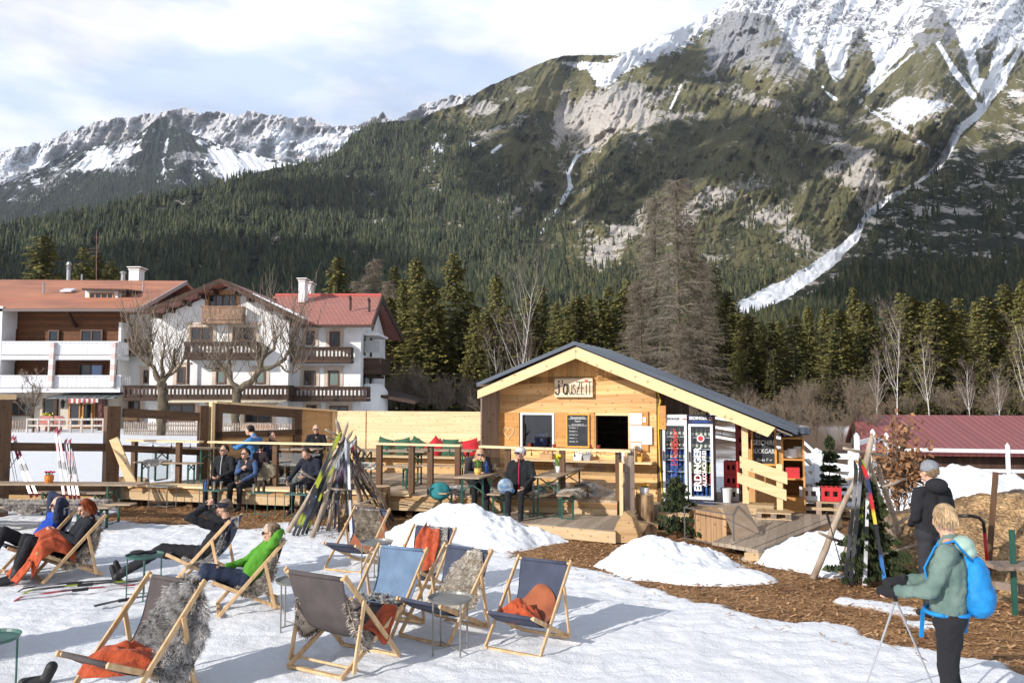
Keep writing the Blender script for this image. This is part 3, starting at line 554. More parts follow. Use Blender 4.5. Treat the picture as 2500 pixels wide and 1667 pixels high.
    bp = n.new('ShaderNodeBump'); bp.inputs['Strength'].default_value = .55; bp.inputs['Distance'].default_value = .03; l.new(ad.outputs[0],bp.inputs['Height']); l.new(bp.outputs[0],b.inputs['Normal'])
    return m
M_GROUND = ground_mat()
gridmesh('snow_ground',GX,GY,Pg,Cg,M_GROUND)
# snow piles and heaps
def snowmat():
    m = bpy.data.materials.new('pile_snow'); m.use_nodes = True; nt = m.node_tree; n = nt.nodes; l = nt.links; b = n['Principled BSDF']
    tc = n.new('ShaderNodeTexCoord'); a = n.new('ShaderNodeTexNoise'); a.inputs['Scale'].default_value = 3; a.inputs['Detail'].default_value = 9; a.inputs['Roughness'].default_value = .7; l.new(tc.outputs['Object'],a.inputs['Vector'])
    r = n.new('ShaderNodeValToRGB'); r.color_ramp.elements[0].position = .3; r.color_ramp.elements[0].color = (.74,.78,.84,1); r.color_ramp.elements[1].color = (.87,.88,.9,1); r.color_ramp.elements[1].position = .6; l.new(a.outputs['Fac'],r.inputs[0])
    d2 = n.new('ShaderNodeTexNoise'); d2.inputs['Scale'].default_value = 14; d2.inputs['Detail'].default_value = 6; d2.inputs['Roughness'].default_value = .75; l.new(tc.outputs['Object'],d2.inputs['Vector']); dr = n.new('ShaderNodeValToRGB'); dr.color_ramp.elements[0].position = .60; dr.color_ramp.elements[0].color = (0,0,0,1); dr.color_ramp.elements[1].position = .74; dr.color_ramp.elements[1].color = (.75,.75,.75,1); l.new(d2.outputs['Fac'],dr.inputs[0])
    sz = n.new('ShaderNodeSeparateXYZ'); l.new(tc.outputs['Object'],sz.inputs[0]); mz = n.new('ShaderNodeMapRange'); mz.inputs[1].default_value = .0; mz.inputs[2].default_value = .35; mz.inputs[3].default_value = 1.0; mz.inputs[4].default_value = .25; l.new(sz.outputs[2],mz.inputs[0]); mm = n.new('ShaderNodeMath'); mm.operation = 'MULTIPLY'; l.new(dr.outputs[0],mm.inputs[0]); l.new(mz.outputs[0],mm.inputs[1])
    mx = n.new('ShaderNodeMixRGB'); l.new(mm.outputs[0],mx.inputs[0]); l.new(r.outputs[0],mx.inputs[1]); mx.inputs[2].default_value = (.30,.22,.15,1); l.new(mx.outputs[0],b.inputs['Base Color'])
    bp = n.new('ShaderNodeBump'); bp.inputs['Strength'].default_value = .8; bp.inputs['Distance'].default_value = .06; l.new(a.outputs['Fac'],bp.inputs['Height']); l.new(bp.outputs[0],b.inputs['Normal']); b.inputs['Roughness'].default_value = .7; return m
M_SNOW = snowmat()
def pile(name,cx,cy,rx,ry,h,label,cat,m=None,seed=0,rz=0,n=90,rough=.5,peaks=None):
    u = np.linspace(-1.15,1.15,n); U,V = np.meshgrid(u,u); c,s = math.cos(rz),math.sin(rz)
    wx = cx + (U * rx) * c - (V * ry) * s; wy = cy + (U * rx) * s + (V * ry) * c
    r = np.hypot(U,V) + (fbm(wx * 1.3 + seed * 7.1,wy * 1.3,4) - .5) * .6
    pr = np.clip(1 - r,-.25,1); base = np.where(pr > 0,1.25 * pr / (pr + .30) * (1 - .15 * (1 - pr)),pr)
    if peaks:
        e = sum(a * np.exp(-((U - p) / w) ** 2 - ((V - q) / w) ** 2) for p,q,a,w in peaks); base = base * (.55 + e)
    z = h * base * (1 + (fbm(wx * 2.2 + seed,wy * 2.2,3,.45) - .5) * rough) + (fbm(wx * 5,wy * 5,4,.6) - .5) * .17 * sstep(0,.2,pr) * min(1,h * 2)
    z = np.where(pr < 0,pr * .5,z) + .005
    idx = np.arange(n * n).reshape(n,n); Fq = np.stack([idx[:-1,:-1],idx[:-1,1:],idx[1:,1:],idx[1:,:-1]],-1).reshape(-1,4)
    keep = (pr.ravel()[Fq] > -.2).any(1); Fq = Fq[keep]; used = np.unique(Fq); mp = np.zeros(n * n,int); mp[used] = np.arange(len(used))
    o = npmesh(name,np.stack([wx,wy,z],-1).reshape(-1,3)[used],mp[Fq],m or M_SNOW,smooth=True,nper=4); tag(o,label,cat,'heaps around the bar' ); return o
pile('snow_pile',-.82,13.8,1.55,1.0,.58,'tall heap of shovelled snow behind the red blanket deck chair, beside the wooden deck','snow pile',seed=1,peaks=[(-.15,.2,.5,.5),(.35,0,.2,.5)],n=130)
pile('snow_pile',2.25,11.85,1.05,.85,.44,'rounded snow heap in front of the small spruce and the metal rack','snow pile',seed=2,peaks=[(-.2,.3,.5,.6)],n=110)
pile('snow_pile',2.75,11.0,.85,.35,.14,'flat low remnant of snow melting on the wood chips','snow pile',seed=9)
pile('snow_pile',4.9,12.2,1.35,1.0,.42,'snow heap between the plank ramp and the right ski rack','snow pile',seed=3,peaks=[(0,.3,.5,.6)],n=110)
pile('snow_bank',10.2,18.2,3.6,1.9,.66,'long ploughed snow bank along the white paddock fence','snow bank',seed=4,peaks=[(-.3,0,.5,.5),(.3,.2,.45,.5)],n=150,rough=.6)
pile('earth_heap',10.6,16.8,.95,.5,.55,'dark lump of earth and dirty snow poking out of the snow bank','earth heap',m=mat('earth',(.10,.075,.055),rough=1,var=.5,bump=1,bscale=8),seed=5,n=60)
def strawmat():
    m = bpy.data.materials.new('wood_shavings'); m.use_nodes = True; nt = m.node_tree; n = nt.nodes; l = nt.links; b = n['Principled BSDF']; tc = n.new('ShaderNodeTexCoord')
    v = n.new('ShaderNodeTexVoronoi'); v.inputs['Scale'].default_value = 24; l.new(tc.outputs['Object'],v.inputs['Vector'])
    r = n.new('ShaderNodeValToRGB'); e = r.color_ramp.elements; e[0].color = (.16,.09,.04,1); e[1].color = (.62,.42,.22,1); q = e.new(.5); q.color = (.42,.25,.11,1); l.new(v.outputs['Color'],r.inputs[0])
    a = n.new('ShaderNodeTexNoise'); a.inputs['Scale'].default_value = 2; a.inputs['Detail'].default_value = 5; l.new(tc.outputs['Object'],a.inputs['Vector']); mr = n.new('ShaderNodeMapRange'); mr.inputs[1].default_value = .35; mr.inputs[2].default_value = .65; mr.inputs[3].default_value = .55; mr.inputs[4].default_value = 1.15; l.new(a.outputs['Fac'],mr.inputs[0])
    mu = n.new('ShaderNodeMixRGB'); mu.blend_type = 'MULTIPLY'; mu.inputs[0].default_value = 1; l.new(r.outputs[0],mu.inputs[1]); l.new(mr.outputs[0],mu.inputs[2]); l.new(mu.outputs[0],b.inputs['Base Color'])
    bp = n.new('ShaderNodeBump'); bp.inputs['Strength'].default_value = 1; bp.inputs['Distance'].default_value = .04; l.new(v.outputs['Distance'],bp.inputs['Height']); l.new(bp.outputs[0],b.inputs['Normal']); b.inputs['Roughness'].default_value = .95; return m
M_STRAW = strawmat()
pile('wood_chip_mound',7.9,12.1,2.9,2.3,.98,'large mound of golden wood chips at the right behind the red handle','wood chip mound',m=M_STRAW,seed=6,n=130,rough=.25,peaks=[(-.2,.2,.5,.7)])
# loose chips lying on the ground: real slivers
rs = np.random.RandomState(11); N = 26000
qx = rs.uniform(-9,9,N * 3); qy = rs.uniform(7.6,18,N * 3)
sd = signedpoly(qx,qy,CHIP) + (fbm(qx * 1.7,qy * 1.7,5,.6) - .5) * .9
k = (sd > -.03) | ((sd > -.7) & (rs.rand(len(qx)) < .05)); qx,qy,sd = qx[k][:N],qy[k][:N],sd[k][:N]; N = len(qx)
ln = rs.uniform(.015,.05,N); wd = rs.uniform(.005,.013,N); a = rs.rand(N) * 6.28; ti = rs.uniform(-.5,.5,N); z0 = rs.uniform(0,.02,N) + np.where(sd > 0,-.025,.015)
dx,dy,dz = np.cos(a) * ln,np.sin(a) * ln,np.sin(ti) * ln * .6; ex,ey = -np.sin(a) * wd,np.cos(a) * wd
V = np.stack([np.stack([qx + sx * dx + sy * ex,qy + sx * dy + sy * ey,z0 + .008 + sx * dz + .5 * np.abs(dz)],-1) for sx,sy in ((-1,-1),(1,-1),(1,1),(-1,1))],1).reshape(-1,3)
cc = np.repeat(np.array([.20,.10,.04])[None] + rs.rand(N,1) ** 1.5 * np.array([.42,.27,.15])[None],4,0)
o = npmesh('wood_chips',V,np.arange(4 * N).reshape(-1,4),vcmat('chip',rough=.9),colr=cc,nper=4); tag(o,'loose reddish wood chips strewn over the path','wood chips',kind='stuff')
# ================================================================== TREES
M_BARK = mat('bark',(.13,.10,.08),rough=.95,var=.35,scale=3,bump=.8,bscale=12,stretch=(1,1,.25))
M_BIRCH = mat('birch_bark',(.55,.52,.47),rough=.9,var=.35,scale=4,stretch=(1,1,.5))
M_NEEDLE = vcmat('needles',rough=.75); M_TWIG = vcmat('twigs',rough=.9)
M_GREYBARK = mat('grey_bark',(.15,.115,.075),rough=.95,var=.4,scale=5,bump=.8,bscale=14,stretch=(1,1,.3),c2=(.05,.042,.028))
def segmesh(name,S,m,parent,colr,local=True):
    """S: (N,8) p, q, r0, r1 -> thin three sided tapered twigs, one mesh"""
    S = np.asarray(S,dtype=float); p,q,r0,r1 = S[:,:3],S[:,3:6],S[:,6],S[:,7]; N = len(S)
    d = q - p; d /= np.linalg.norm(d,axis=1,keepdims=True) + 1e-9
    up = np.where(np.abs(d[:,2:3]) > .9,np.array([[1.,0,0]]),np.array([[0,0,1.]])); a = np.cross(d,up); a /= np.linalg.norm(a,axis=1,keepdims=True); b = np.cross(d,a)
    V = np.empty((N,6,3))
    for k in range(3):
        t = 2 * math.pi * k / 3; o = a * math.cos(t) + b * math.sin(t); V[:,k] = p + o * r0[:,None]; V[:,3 + k] = q + o * r1[:,None]
    fc = np.array([(0,1,4,3),(1,2,5,4),(2,0,3,5)]); Fc = (fc[None] + (np.arange(N) * 6)[:,None,None]).reshape(-1,4)
    cc = colr if colr.ndim == 1 else np.repeat(colr,6,0)
    return npmesh(name,V.reshape(-1,3),Fc,m,parent,colr=cc,nper=4,local=local)
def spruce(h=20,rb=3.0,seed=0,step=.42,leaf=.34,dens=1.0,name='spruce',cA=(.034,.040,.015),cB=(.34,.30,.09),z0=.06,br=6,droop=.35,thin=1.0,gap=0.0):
    rs = np.random.RandomState(seed); root = thing(name,None,'tree')
    tz = np.linspace(0,h * .985,9); MB().path([(rs.uniform(-.03,.03) * h * .1,rs.uniform(-.03,.03) * h * .1,z) for z in tz],[h * .013 * (1 - z / h) + .012 * h / 20 for z in tz],8).build('trunk',M_BARK,root,smooth=True,local=True)
    T = []; CC = []; z = h * z0; ph = 0
    asym = rs.uniform(.75,1.2,8)
    while z < h * .99:
        f = 1 - (z - h * z0) / (h * (1 - z0)); L0 = rb * (f ** .8) * (.85 + .2 * math.sin(z * 2.1 + seed)) + .02 * h
        if rs.rand() > gap:
            nb = max(3,int(br * (.7 + .5 * f) + rs.rand()))
            for b in range(nb):
                az = ph + 2 * math.pi * b / nb + rs.uniform(-.35,.35); L = L0 * rs.uniform(.6,1.12) * asym[int((az % 6.283) / 6.284 * 8)]
                up0 = .35 * (1 - f) + .02; n = max(2,int(L / (leaf * .42) * dens)); t = (np.arange(n) + rs.rand(n)) / n; t = t ** .8
                r = L * t; zz = z + L * (up0 * t - droop * t ** 1.6 + droop * .45 * t ** 4); w = leaf * (.35 + .6 * np.sqrt(t)) * .9 * min(1,L / (leaf * 2) + .3)
                off = rs.uniform(-1,1,n) * (.10 + .28 * (1 - t)) * L * .55
                cx = r * math.cos(az) - off * math.sin(az); cy = r * math.sin(az) + off * math.cos(az)
                for k in range(2):
                    a2 = az + rs.uniform(-1.1,1.1,n) + k * .7; dx,dy = np.cos(a2) * w * 1.15,np.sin(a2) * w * 1.15; sx,sy = -np.sin(a2) * w * .42 * thin,np.cos(a2) * w * .42 * thin; dz = -w * rs.uniform(.15,.95,n)
                    jz = rs.uniform(-.25,.25,n) * leaf
                    T.append(np.stack([np.stack([cx - sx,cy - sy,zz + jz + .04],-1),np.stack([cx + sx,cy + sy,zz + jz - .04],-1),np.stack([cx + dx,cy + dy,zz + jz + dz],-1)],1))
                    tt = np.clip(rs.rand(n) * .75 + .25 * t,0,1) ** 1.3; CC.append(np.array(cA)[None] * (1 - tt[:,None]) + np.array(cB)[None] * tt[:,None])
        z += step * (.75 + .5 * rs.rand()) * (.55 + .6 * f); ph += .8
    V = np.concatenate(T).reshape(-1,3); cc = np.repeat(np.concatenate(CC),3,0)
    npmesh('crown',V,np.arange(len(V)).reshape(-1,3),M_NEEDLE,root,colr=cc,local=True); root['h'] = float(h); return root
def bare(h=12,seed=0,name='bare_tree',style='birch',bark=None,cA=(.16,.12,.09),cB=(.30,.24,.19),levels=4,spread=.5,nch=4,r=None,stems=1,leaves=0,twigr=.012):
    rs = random.Random(seed); root = thing(name,None,'tree'); S = []; TW = []; LV = []
    def grow(p,d,L,r,lev):
        n = 4 if lev < 2 else 3; q = p
        pts = [p.copy()]
        for i in range(n):
            d = (d + Vector((rs.uniform(-1,1),rs.uniform(-1,1),rs.uniform(-.5,1) * .6)) * (.10 + .05 * lev)).normalized()
            if lev > 0 and style != 'larch': d = (d + Vector((0,0,.10))).normalized()
            q2 = q + d * L / n; ra = r * (1 - .75 * i / n); rb_ = r * (1 - .75 * (i + 1) / n)
            (S if lev < 2 else TW).append((*q,*q2,ra,rb_)); q = q2; pts.append(q.copy())
        if lev >= levels: 
            if leaves and rs.random() < leaves: LV.append(pts[-1]); LV.append(pts[-2])
            return
        for k in range(nch + (1 if lev == 0 else 0) * nch * 2):
            t = rs.uniform(.25 if lev == 0 else .1,1); i = min(n - 1,int(t * n)); pp = pts[i].lerp(pts[i + 1],t * n - i)
            az = rs.uniform(0,6.28); a,b = frame_axes(d); sp = spread * rs.uniform(.6,1.3)
            nd = (d * math.cos(sp) + (a * math.cos(az) + b * math.sin(az)) * math.sin(sp)).normalized(); grow(pp,nd,L * rs.uniform(.35,.6) * (1.15 - .5 * t if lev == 0 else 1),max(twigr,r * .38 * (1.1 - .6 * t)),lev + 1)
    if style == 'larch':
        z = h * .1; S += [(0,0,h * i / 12,0,0,h * (i + 1) / 12,h * .014 * (1 - i / 12.5) + .02,h * .014 * (1 - (i + 1) / 12.5) + .02) for i in range(12)]
        while z < h * .98:
            f = 1 - z / h; L0 = h * spread * (f ** .6) + .3
            for b in range(nch):
                az = rs.uniform(0,6.28); L = L0 * rs.uniform(.5,1.1); d = Vector((math.cos(az),math.sin(az),.25)); p = Vector((0,0,z)); n = 6
                for i in range(n):
                    d2 = Vector((d.x + rs.uniform(-.15,.15),d.y + rs.uniform(-.15,.15),.3 - .85 * (i / n) + (.5 if i > 4 else 0))).normalized(); q = p + d2 * L / n
                    TW.append((*p,*q,.035 * (1 - i / n) + twigr,.035 * (1 - (i + 1) / n) + twigr))
                    for s_ in range(4):
                        e = p.lerp(q,rs.random()); dd = Vector((d2.x + rs.uniform(-1,1),d2.y + rs.uniform(-1,1),rs.uniform(-1.0,.25))).normalized(); l2 = rs.uniform(.25,.9) * (1.2 - .6 * i / n); e2 = e + dd * l2; TW.append((*e,*e2,twigr,twigr * .6))
                        e3 = e2 + Vector((dd.x + rs.uniform(-.6,.6),dd.y + rs.uniform(-.6,.6),dd.z - .3)).normalized() * l2 * .6; TW.append((*e2,*e3,twigr * .8,twigr * .4))
                        if leaves and rs.random() < leaves: LV.append(e2)
                    p = q
            z += rs.uniform(.16,.34) * h / 16
    else:
        for s_ in range(stems):
            a = rs.uniform(0,6.28); tilt = 0 if stems == 1 else rs.uniform(.05,.35)
            grow(Vector((math.cos(a),math.sin(a),0)) * (.2 if h > 3 else .006) * (stems > 1),Vector((math.cos(a) * tilt,math.sin(a) * tilt,1)).normalized(),h * (.95 if stems == 1 else rs.uniform(.6,.85)),(r or h * .011) / (1 if stems == 1 else 1.8),0)
    A = np.array(S) if S else np.zeros((0,8)); mb = MB()
    for s_ in S: mb.tube(s_[:3],s_[3:6],s_[6],s_[7],7,caps=False)
    mb.build('trunk',bark or M_BARK,root,smooth=True,local=True)
    B = np.array(TW); rn = np.random.RandomState(seed); t = rn.rand(len(B),1); cc = np.array(cA) * (1 - t) + np.array(cB) * t
    segmesh('crown',B,M_TWIG,root,cc)
    if LV:
        L = np.array(LV); n = len(L); L = np.repeat(L,3,0) + rn.randn(n * 3,3) * .12; a = rn.randn(n * 3,3); b = rn.randn(n * 3,3); a *= .055 / np.linalg.norm(a,axis=1,keepdims=True); b *= .035 / np.linalg.norm(b,axis=1,keepdims=True)
        V = np.stack([L - a,L + b,L + a,L - b],1).reshape(-1,3); t = rn.rand(n * 3,1)
        npmesh('leaves',V,np.arange(len(V)).reshape(-1,4),M_TWIG,root,colr=np.repeat(np.array([.16,.07,.03]) * (1 - t) + np.array([.36,.20,.10]) * t,4,0),nper=4,local=True)
    root['h'] = float(h * (.95 if stems > 1 or style != 'larch' else 1)); return root
PROTO = {}
def use(key,make):
    if key not in PROTO: PROTO[key] = [make(),False]
    pr = PROTO[key]
    if not pr[1]: pr[1] = True; return pr[0]
    return copy_tree(pr[0])
MAKERS = {
 'sA': lambda: spruce(20,3.9,1,dens=1.7,leaf=.40),'sB': lambda: spruce(20,4.2,2,step=.48,gap=.05,dens=1.7,leaf=.42),'sC': lambda: spruce(20,3.3,3,step=.4,dens=1.7,leaf=.38),'sD': lambda: spruce(20,4.8,4,step=.5,gap=.1,droop=.5,dens=1.7,leaf=.42),
 'sF': lambda: spruce(20,4.0,5,step=.7,leaf=.6,cA=(.022,.028,.012),cB=(.19,.17,.058)),
 'sR': lambda: spruce(20,4.6,8,step=.45,cA=(.03,.033,.014),cB=(.17,.14,.055),gap=.05,droop=.45),
 'lA': lambda: bare(22,11,'larch','larch',cA=(.10,.085,.065),cB=(.34,.29,.23),spread=.22,nch=4,twigr=.013,bark=M_GREYBARK),'lB': lambda: bare(22,12,'larch','larch',cA=(.11,.09,.065),cB=(.32,.26,.20),spread=.19,nch=4,twigr=.015,bark=M_GREYBARK),
 'bA': lambda: bare(14,21,'birch',bark=M_BIRCH,cA=(.12,.085,.07),cB=(.30,.23,.19),spread=.5,nch=4,twigr=.010,r=.10),'bB': lambda: bare(14,22,'birch',bark=M_BIRCH,cA=(.13,.09,.075),cB=(.34,.27,.24),spread=.62,nch=4,twigr=.010,r=.10),
 'uA': lambda: bare(9,31,'shrub_tree',bark=M_GREYBARK,cA=(.12,.095,.07),cB=(.32,.25,.19),spread=.5,nch=4,stems=5,twigr=.012),'uB': lambda: bare(9,32,'shrub_tree',bark=M_GREYBARK,cA=(.13,.10,.075),cB=(.36,.28,.20),spread=.6,nch=4,stems=4,twigr=.011,leaves=.03)}
KINDN = {'s': 'spruce_tree','l': 'larch_tree','b': 'birch_tree','u': 'bare_shrub'}
def plant(key,dx,dtop,Y,wf,label,group=None,rz=None,z=0.0):
    o = use(key,MAKERS[key]); top = atY(dx * K,dtop * K,Y); o.name = KINDN[key[0]]
    s = (top.z - z) / o['h']; wf = wf * (1.3 if key[0] == 's' and key != 'sR' else 1); o.location = (top.x,Y,z); o.scale = (s * wf,s * wf,s); o.rotation_euler = (0,0,random.Random(int(dx * 7 + dtop)).uniform(0,6.28) if rz is None else rz)
    tag(o,label,'tree' if key[0] != 'u' else 'shrub'); 
    if group: o['group'] = group
    elif 'group' in o: del o['group']
    return o
SP = 'spruces at the forest edge'
for a in [
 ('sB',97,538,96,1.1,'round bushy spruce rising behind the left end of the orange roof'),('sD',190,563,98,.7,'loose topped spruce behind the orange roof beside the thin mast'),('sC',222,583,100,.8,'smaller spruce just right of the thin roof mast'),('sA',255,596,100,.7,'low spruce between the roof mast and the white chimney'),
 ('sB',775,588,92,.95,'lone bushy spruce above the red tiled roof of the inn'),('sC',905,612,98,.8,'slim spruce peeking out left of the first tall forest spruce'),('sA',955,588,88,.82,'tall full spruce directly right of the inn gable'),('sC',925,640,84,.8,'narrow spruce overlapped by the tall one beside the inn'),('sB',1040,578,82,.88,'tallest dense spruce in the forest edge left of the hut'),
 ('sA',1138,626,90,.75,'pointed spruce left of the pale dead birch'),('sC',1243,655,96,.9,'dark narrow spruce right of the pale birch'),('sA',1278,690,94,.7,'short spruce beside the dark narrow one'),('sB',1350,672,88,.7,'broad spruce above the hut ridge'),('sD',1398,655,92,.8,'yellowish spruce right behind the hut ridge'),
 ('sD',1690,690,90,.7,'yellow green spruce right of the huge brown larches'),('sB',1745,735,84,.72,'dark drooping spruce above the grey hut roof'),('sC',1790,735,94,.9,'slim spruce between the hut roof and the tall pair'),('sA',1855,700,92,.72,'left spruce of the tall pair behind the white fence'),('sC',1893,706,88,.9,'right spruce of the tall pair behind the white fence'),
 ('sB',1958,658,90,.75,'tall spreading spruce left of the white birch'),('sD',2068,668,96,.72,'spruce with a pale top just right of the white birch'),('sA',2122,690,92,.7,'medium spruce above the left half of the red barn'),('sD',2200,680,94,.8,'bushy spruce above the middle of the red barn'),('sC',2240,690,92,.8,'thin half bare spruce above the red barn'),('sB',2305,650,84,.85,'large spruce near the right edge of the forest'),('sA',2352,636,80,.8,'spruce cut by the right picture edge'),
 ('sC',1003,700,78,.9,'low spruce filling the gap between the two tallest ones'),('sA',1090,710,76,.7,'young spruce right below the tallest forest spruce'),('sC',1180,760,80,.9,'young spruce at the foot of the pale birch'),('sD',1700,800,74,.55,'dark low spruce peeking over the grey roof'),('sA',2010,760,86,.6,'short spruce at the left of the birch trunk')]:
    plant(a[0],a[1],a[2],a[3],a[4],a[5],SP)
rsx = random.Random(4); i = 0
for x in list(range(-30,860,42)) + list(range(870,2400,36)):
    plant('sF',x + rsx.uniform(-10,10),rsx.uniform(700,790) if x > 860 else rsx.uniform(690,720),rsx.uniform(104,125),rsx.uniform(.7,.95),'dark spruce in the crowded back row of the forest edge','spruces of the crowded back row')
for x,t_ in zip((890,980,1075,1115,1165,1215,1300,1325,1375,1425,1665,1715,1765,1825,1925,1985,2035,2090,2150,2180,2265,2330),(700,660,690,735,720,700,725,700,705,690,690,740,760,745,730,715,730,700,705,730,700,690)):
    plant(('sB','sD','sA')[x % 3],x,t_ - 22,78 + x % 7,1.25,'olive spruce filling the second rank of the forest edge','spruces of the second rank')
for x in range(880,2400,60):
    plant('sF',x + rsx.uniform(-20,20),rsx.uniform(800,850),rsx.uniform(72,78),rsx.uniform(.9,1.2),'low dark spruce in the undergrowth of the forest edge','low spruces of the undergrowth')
plant('sR',1585,500,80,.72,'giant brownish spruce behind the pair of dead larches',SP)
plant('sR',1640,600,82,.8,'olive spruce crowding the right side of the dead larches',SP); plant('sB',1440,640,84,.8,'olive spruce at the left of the dead larches',SP)
plant('lA',1553,400,70,.95,'tallest leafless grey larch towering over the hut'); plant('lA',1503,440,73,.8,'second leafless larch left of the tallest one')
plant('lB',1610,590,70,1.0,'wide leafless brown larch behind the grey roof'); plant('lB',1470,640,72,1.3,'low spreading leafless larch left of the tall grey ones'); plant('lB',1560,740,68,1.3,'broad tangle of brown larch branches behind the hut')
plant('lB',858,588,96,1.0,'tan leafless larch above the right end of the red roof'); plant('lB',822,640,98,1.1,'small tan larch beside the lone spruce'); plant('lB',893,640,92,1.0,'tan larch between the red roof and the first forest spruce')
plant('bB',1187,668,74,.8,'pale bare birch left of the hut ridge'); plant('bB',1150,800,70,.9,'small bare birch by the hut left eave'); plant('bA',1215,760,76,.8,'thin bare birch above the hut left roof')
plant('bB',2054,752,58,.85,'white trunked bare birch in front of the red barn'); plant('bA',2130,800,60,1.0,'grey bare tree in front of the red barn roof'); plant('bA',2010,830,62,1.0,'brown bare tree left of the white birch'); plant('bA',2225,850,56,1.1,'bare tree with crooked branches over the right half of the barn'); plant('bA',2345,760,50,1.1,'bare tree with pale dry leaves at the right picture edge'); plant('bA',2290,860,55,.9,'thin bare tree near the right end of the barn roof')
for k,x in enumerate(list(range(870,1130,26)) + list(range(1640,2010,26)) + list(range(2010,2400,38))):
    plant('uA' if k % 2 else 'uB',x + rsx.uniform(-8,8),rsx.uniform(835,885) if x < 1130 else rsx.uniform(870,915),rsx.uniform(64,74),rsx.uniform(1.0,1.4),'leafless brown bush in the thicket at the forest edge','brown thicket bushes')
for k in range(26): plant('uB' if k % 2 else 'uA',1150 + k * 34 + rsx.uniform(-10,10),rsx.uniform(905,945) if k > 12 else rsx.uniform(880,910),rsx.uniform(40,50),rsx.uniform(1.0,1.5),'low leafless brush in front of the forest edge behind the hut','low brush in front of the forest')
# ------------------------------------------------------------------ the two pollarded lindens in front of the inn
def linden(limbs,label,Y=48,seed=0,sh=(1.6,4.2),nshoot=26,up=.8,rs0=.30):
    rs = random.Random(seed); b = atY(limbs[0][0][0] * K,950,Y); root = thing('linden_tree',label,'tree',(b.x,Y,0)); mb = MB(); TW = []
    for li,(pts,r0,r1) in enumerate([(l[0:-2] if False else l[:-2],l[-2],l[-1]) for l in limbs]) if False else []: pass
    for L in limbs:
        pts,r0,r1 = L[:-2],L[-2],L[-1]; W = [atY(p[0] * K,p[1] * K,Y + (p[2] if len(p) > 2 else 0)) for p in pts]
        if W[0].z < 1.5: W[0].z = -.05
        sm = []
        for i in range(len(W) - 1):
            for t in (0,.33,.66): sm.append(W[i].lerp(W[i + 1],t) + Vector((rs.uniform(-.06,.06),rs.uniform(-.06,.06),rs.uniform(-.04,.04))))
        sm.append(W[-1]); n = len(sm); mb.path(sm,[(r0 + (r1 - r0) * i / (n - 1)) * .78 * rs.uniform(.85,1.25) for i in range(n)],8)
        if len(L) and r1 < rs0:
            for k in range(int(nshoot * len(pts) / 3)):
                t = rs.uniform(.25,1); i = min(n - 2,int(t * (n - 1))); p = sm[i].lerp(sm[i + 1],rs.random()); a = rs.uniform(0,6.28); sp = rs.uniform(.15,.85)
                d = Vector((math.cos(a) * sp,math.sin(a) * sp,up)).normalized(); ln = rs.uniform(*sh); q = p; r = rs.uniform(.018,.034); ns = 6
                for s_ in range(ns):
                    d = (d + Vector((rs.uniform(-.12,.12),rs.uniform(-.12,.12),.16))).normalized(); q2 = q + d * ln / ns; TW.append((*q,*q2,r * (1 - s_ / ns * .7),r * (1 - (s_ + 1) / ns * .7)))
                    if rs.random() < .75:
                        e = Vector((d.x + rs.uniform(-.9,.9),d.y + rs.uniform(-.9,.9),d.z * .5 + .3)).normalized(); e2 = q + e * rs.uniform(.2,.9); TW.append((*q,*e2,.011,.007)); e3 = e2 + (e + Vector((0,0,.5))).normalized() * rs.uniform(.1,.5); TW.append((*e2,*e3,.009,.006))
                    q = q2
    mb.build('trunk',M_GREYBARK,root,smooth=True); rn = np.random.RandomState(seed); t = rn.rand(len(TW),1)
    segmesh('crown',TW,M_TWIG,root,np.array([.11,.085,.06]) * (1 - t) + np.array([.28,.22,.17]) * t,local=False)
linden([[(372,990),(373,940),(374,900),(372,880),.36,.33],[(372,885),(358,860),(345,835),(335,800),.24,.07],[(372,885),(385,862),(400,838),(402,800),.22,.07],[(345,840),(320,822),(296,800,1),.12,.05],[(345,835),(350,790),(345,760),.12,.05],[(385,862),(408,850),(420,830),.13,.06],[(372,870),(374,830,-1),(376,790,-1.5),.16,.06],[(335,815),(312,780,-1),(300,750,-1),.08,.04]],'pollarded leafless linden left, in front of the brown facade end',seed=3,nshoot=15,sh=(1.2,3.4))
linden([[(541,985),(542,940),(545,905),(548,890),.34,.32],[(548,895),(530,870),(512,850),(498,828),.20,.09],[(548,895),(575,878),(598,850),(604,820),(612,800,-1),.27,.14],[(598,850),(630,842),(655,825),(672,800),(700,795),.17,.06],[(604,830),(590,805),(560,790),.15,.06],[(530,870),(528,840),(530,800),.12,.06],[(640,838),(655,850),(672,858),(690,845),.08,.04],[(655,825),(668,790),(672,760),.09,.05],[(512,850),(490,850),(470,842),.08,.04],[(604,820),(630,800,-1),(640,770,-1),.12,.05]],'pollarded leafless linden right, with crooked limbs before the white gable',seed=5,nshoot=13,sh=(1.8,5.0))
# ------------------------------------------------------------------ young trees near the bar
def young(dx,dtop,dbase,h_,rb,label,seed,cA=(.016,.024,.012),cB=(.06,.075,.028),**kw):
    b = atZ(dx * K,dbase * K,0); o = spruce(h_,rb,seed,step=.075,leaf=.06,dens=1.7,name='young_spruce',cA=cA,cB=cB,z0=.08,br=5,droop=.18,thin=.55,**kw)
    o.location = b; tag(o,label,'tree'); return o
young(1556,1085,1232,1.05,.42,'small thin spruce in front of the white drinks fridge',1,gap=.1)
young(1908,1045,1175,1.62,.50,'little dark spruce beside the stacked pallets and the white fence',2,gap=.12)
young(2003,1150,1338,1.35,.62,'cut spruce leaning inside the right ski rack',3)
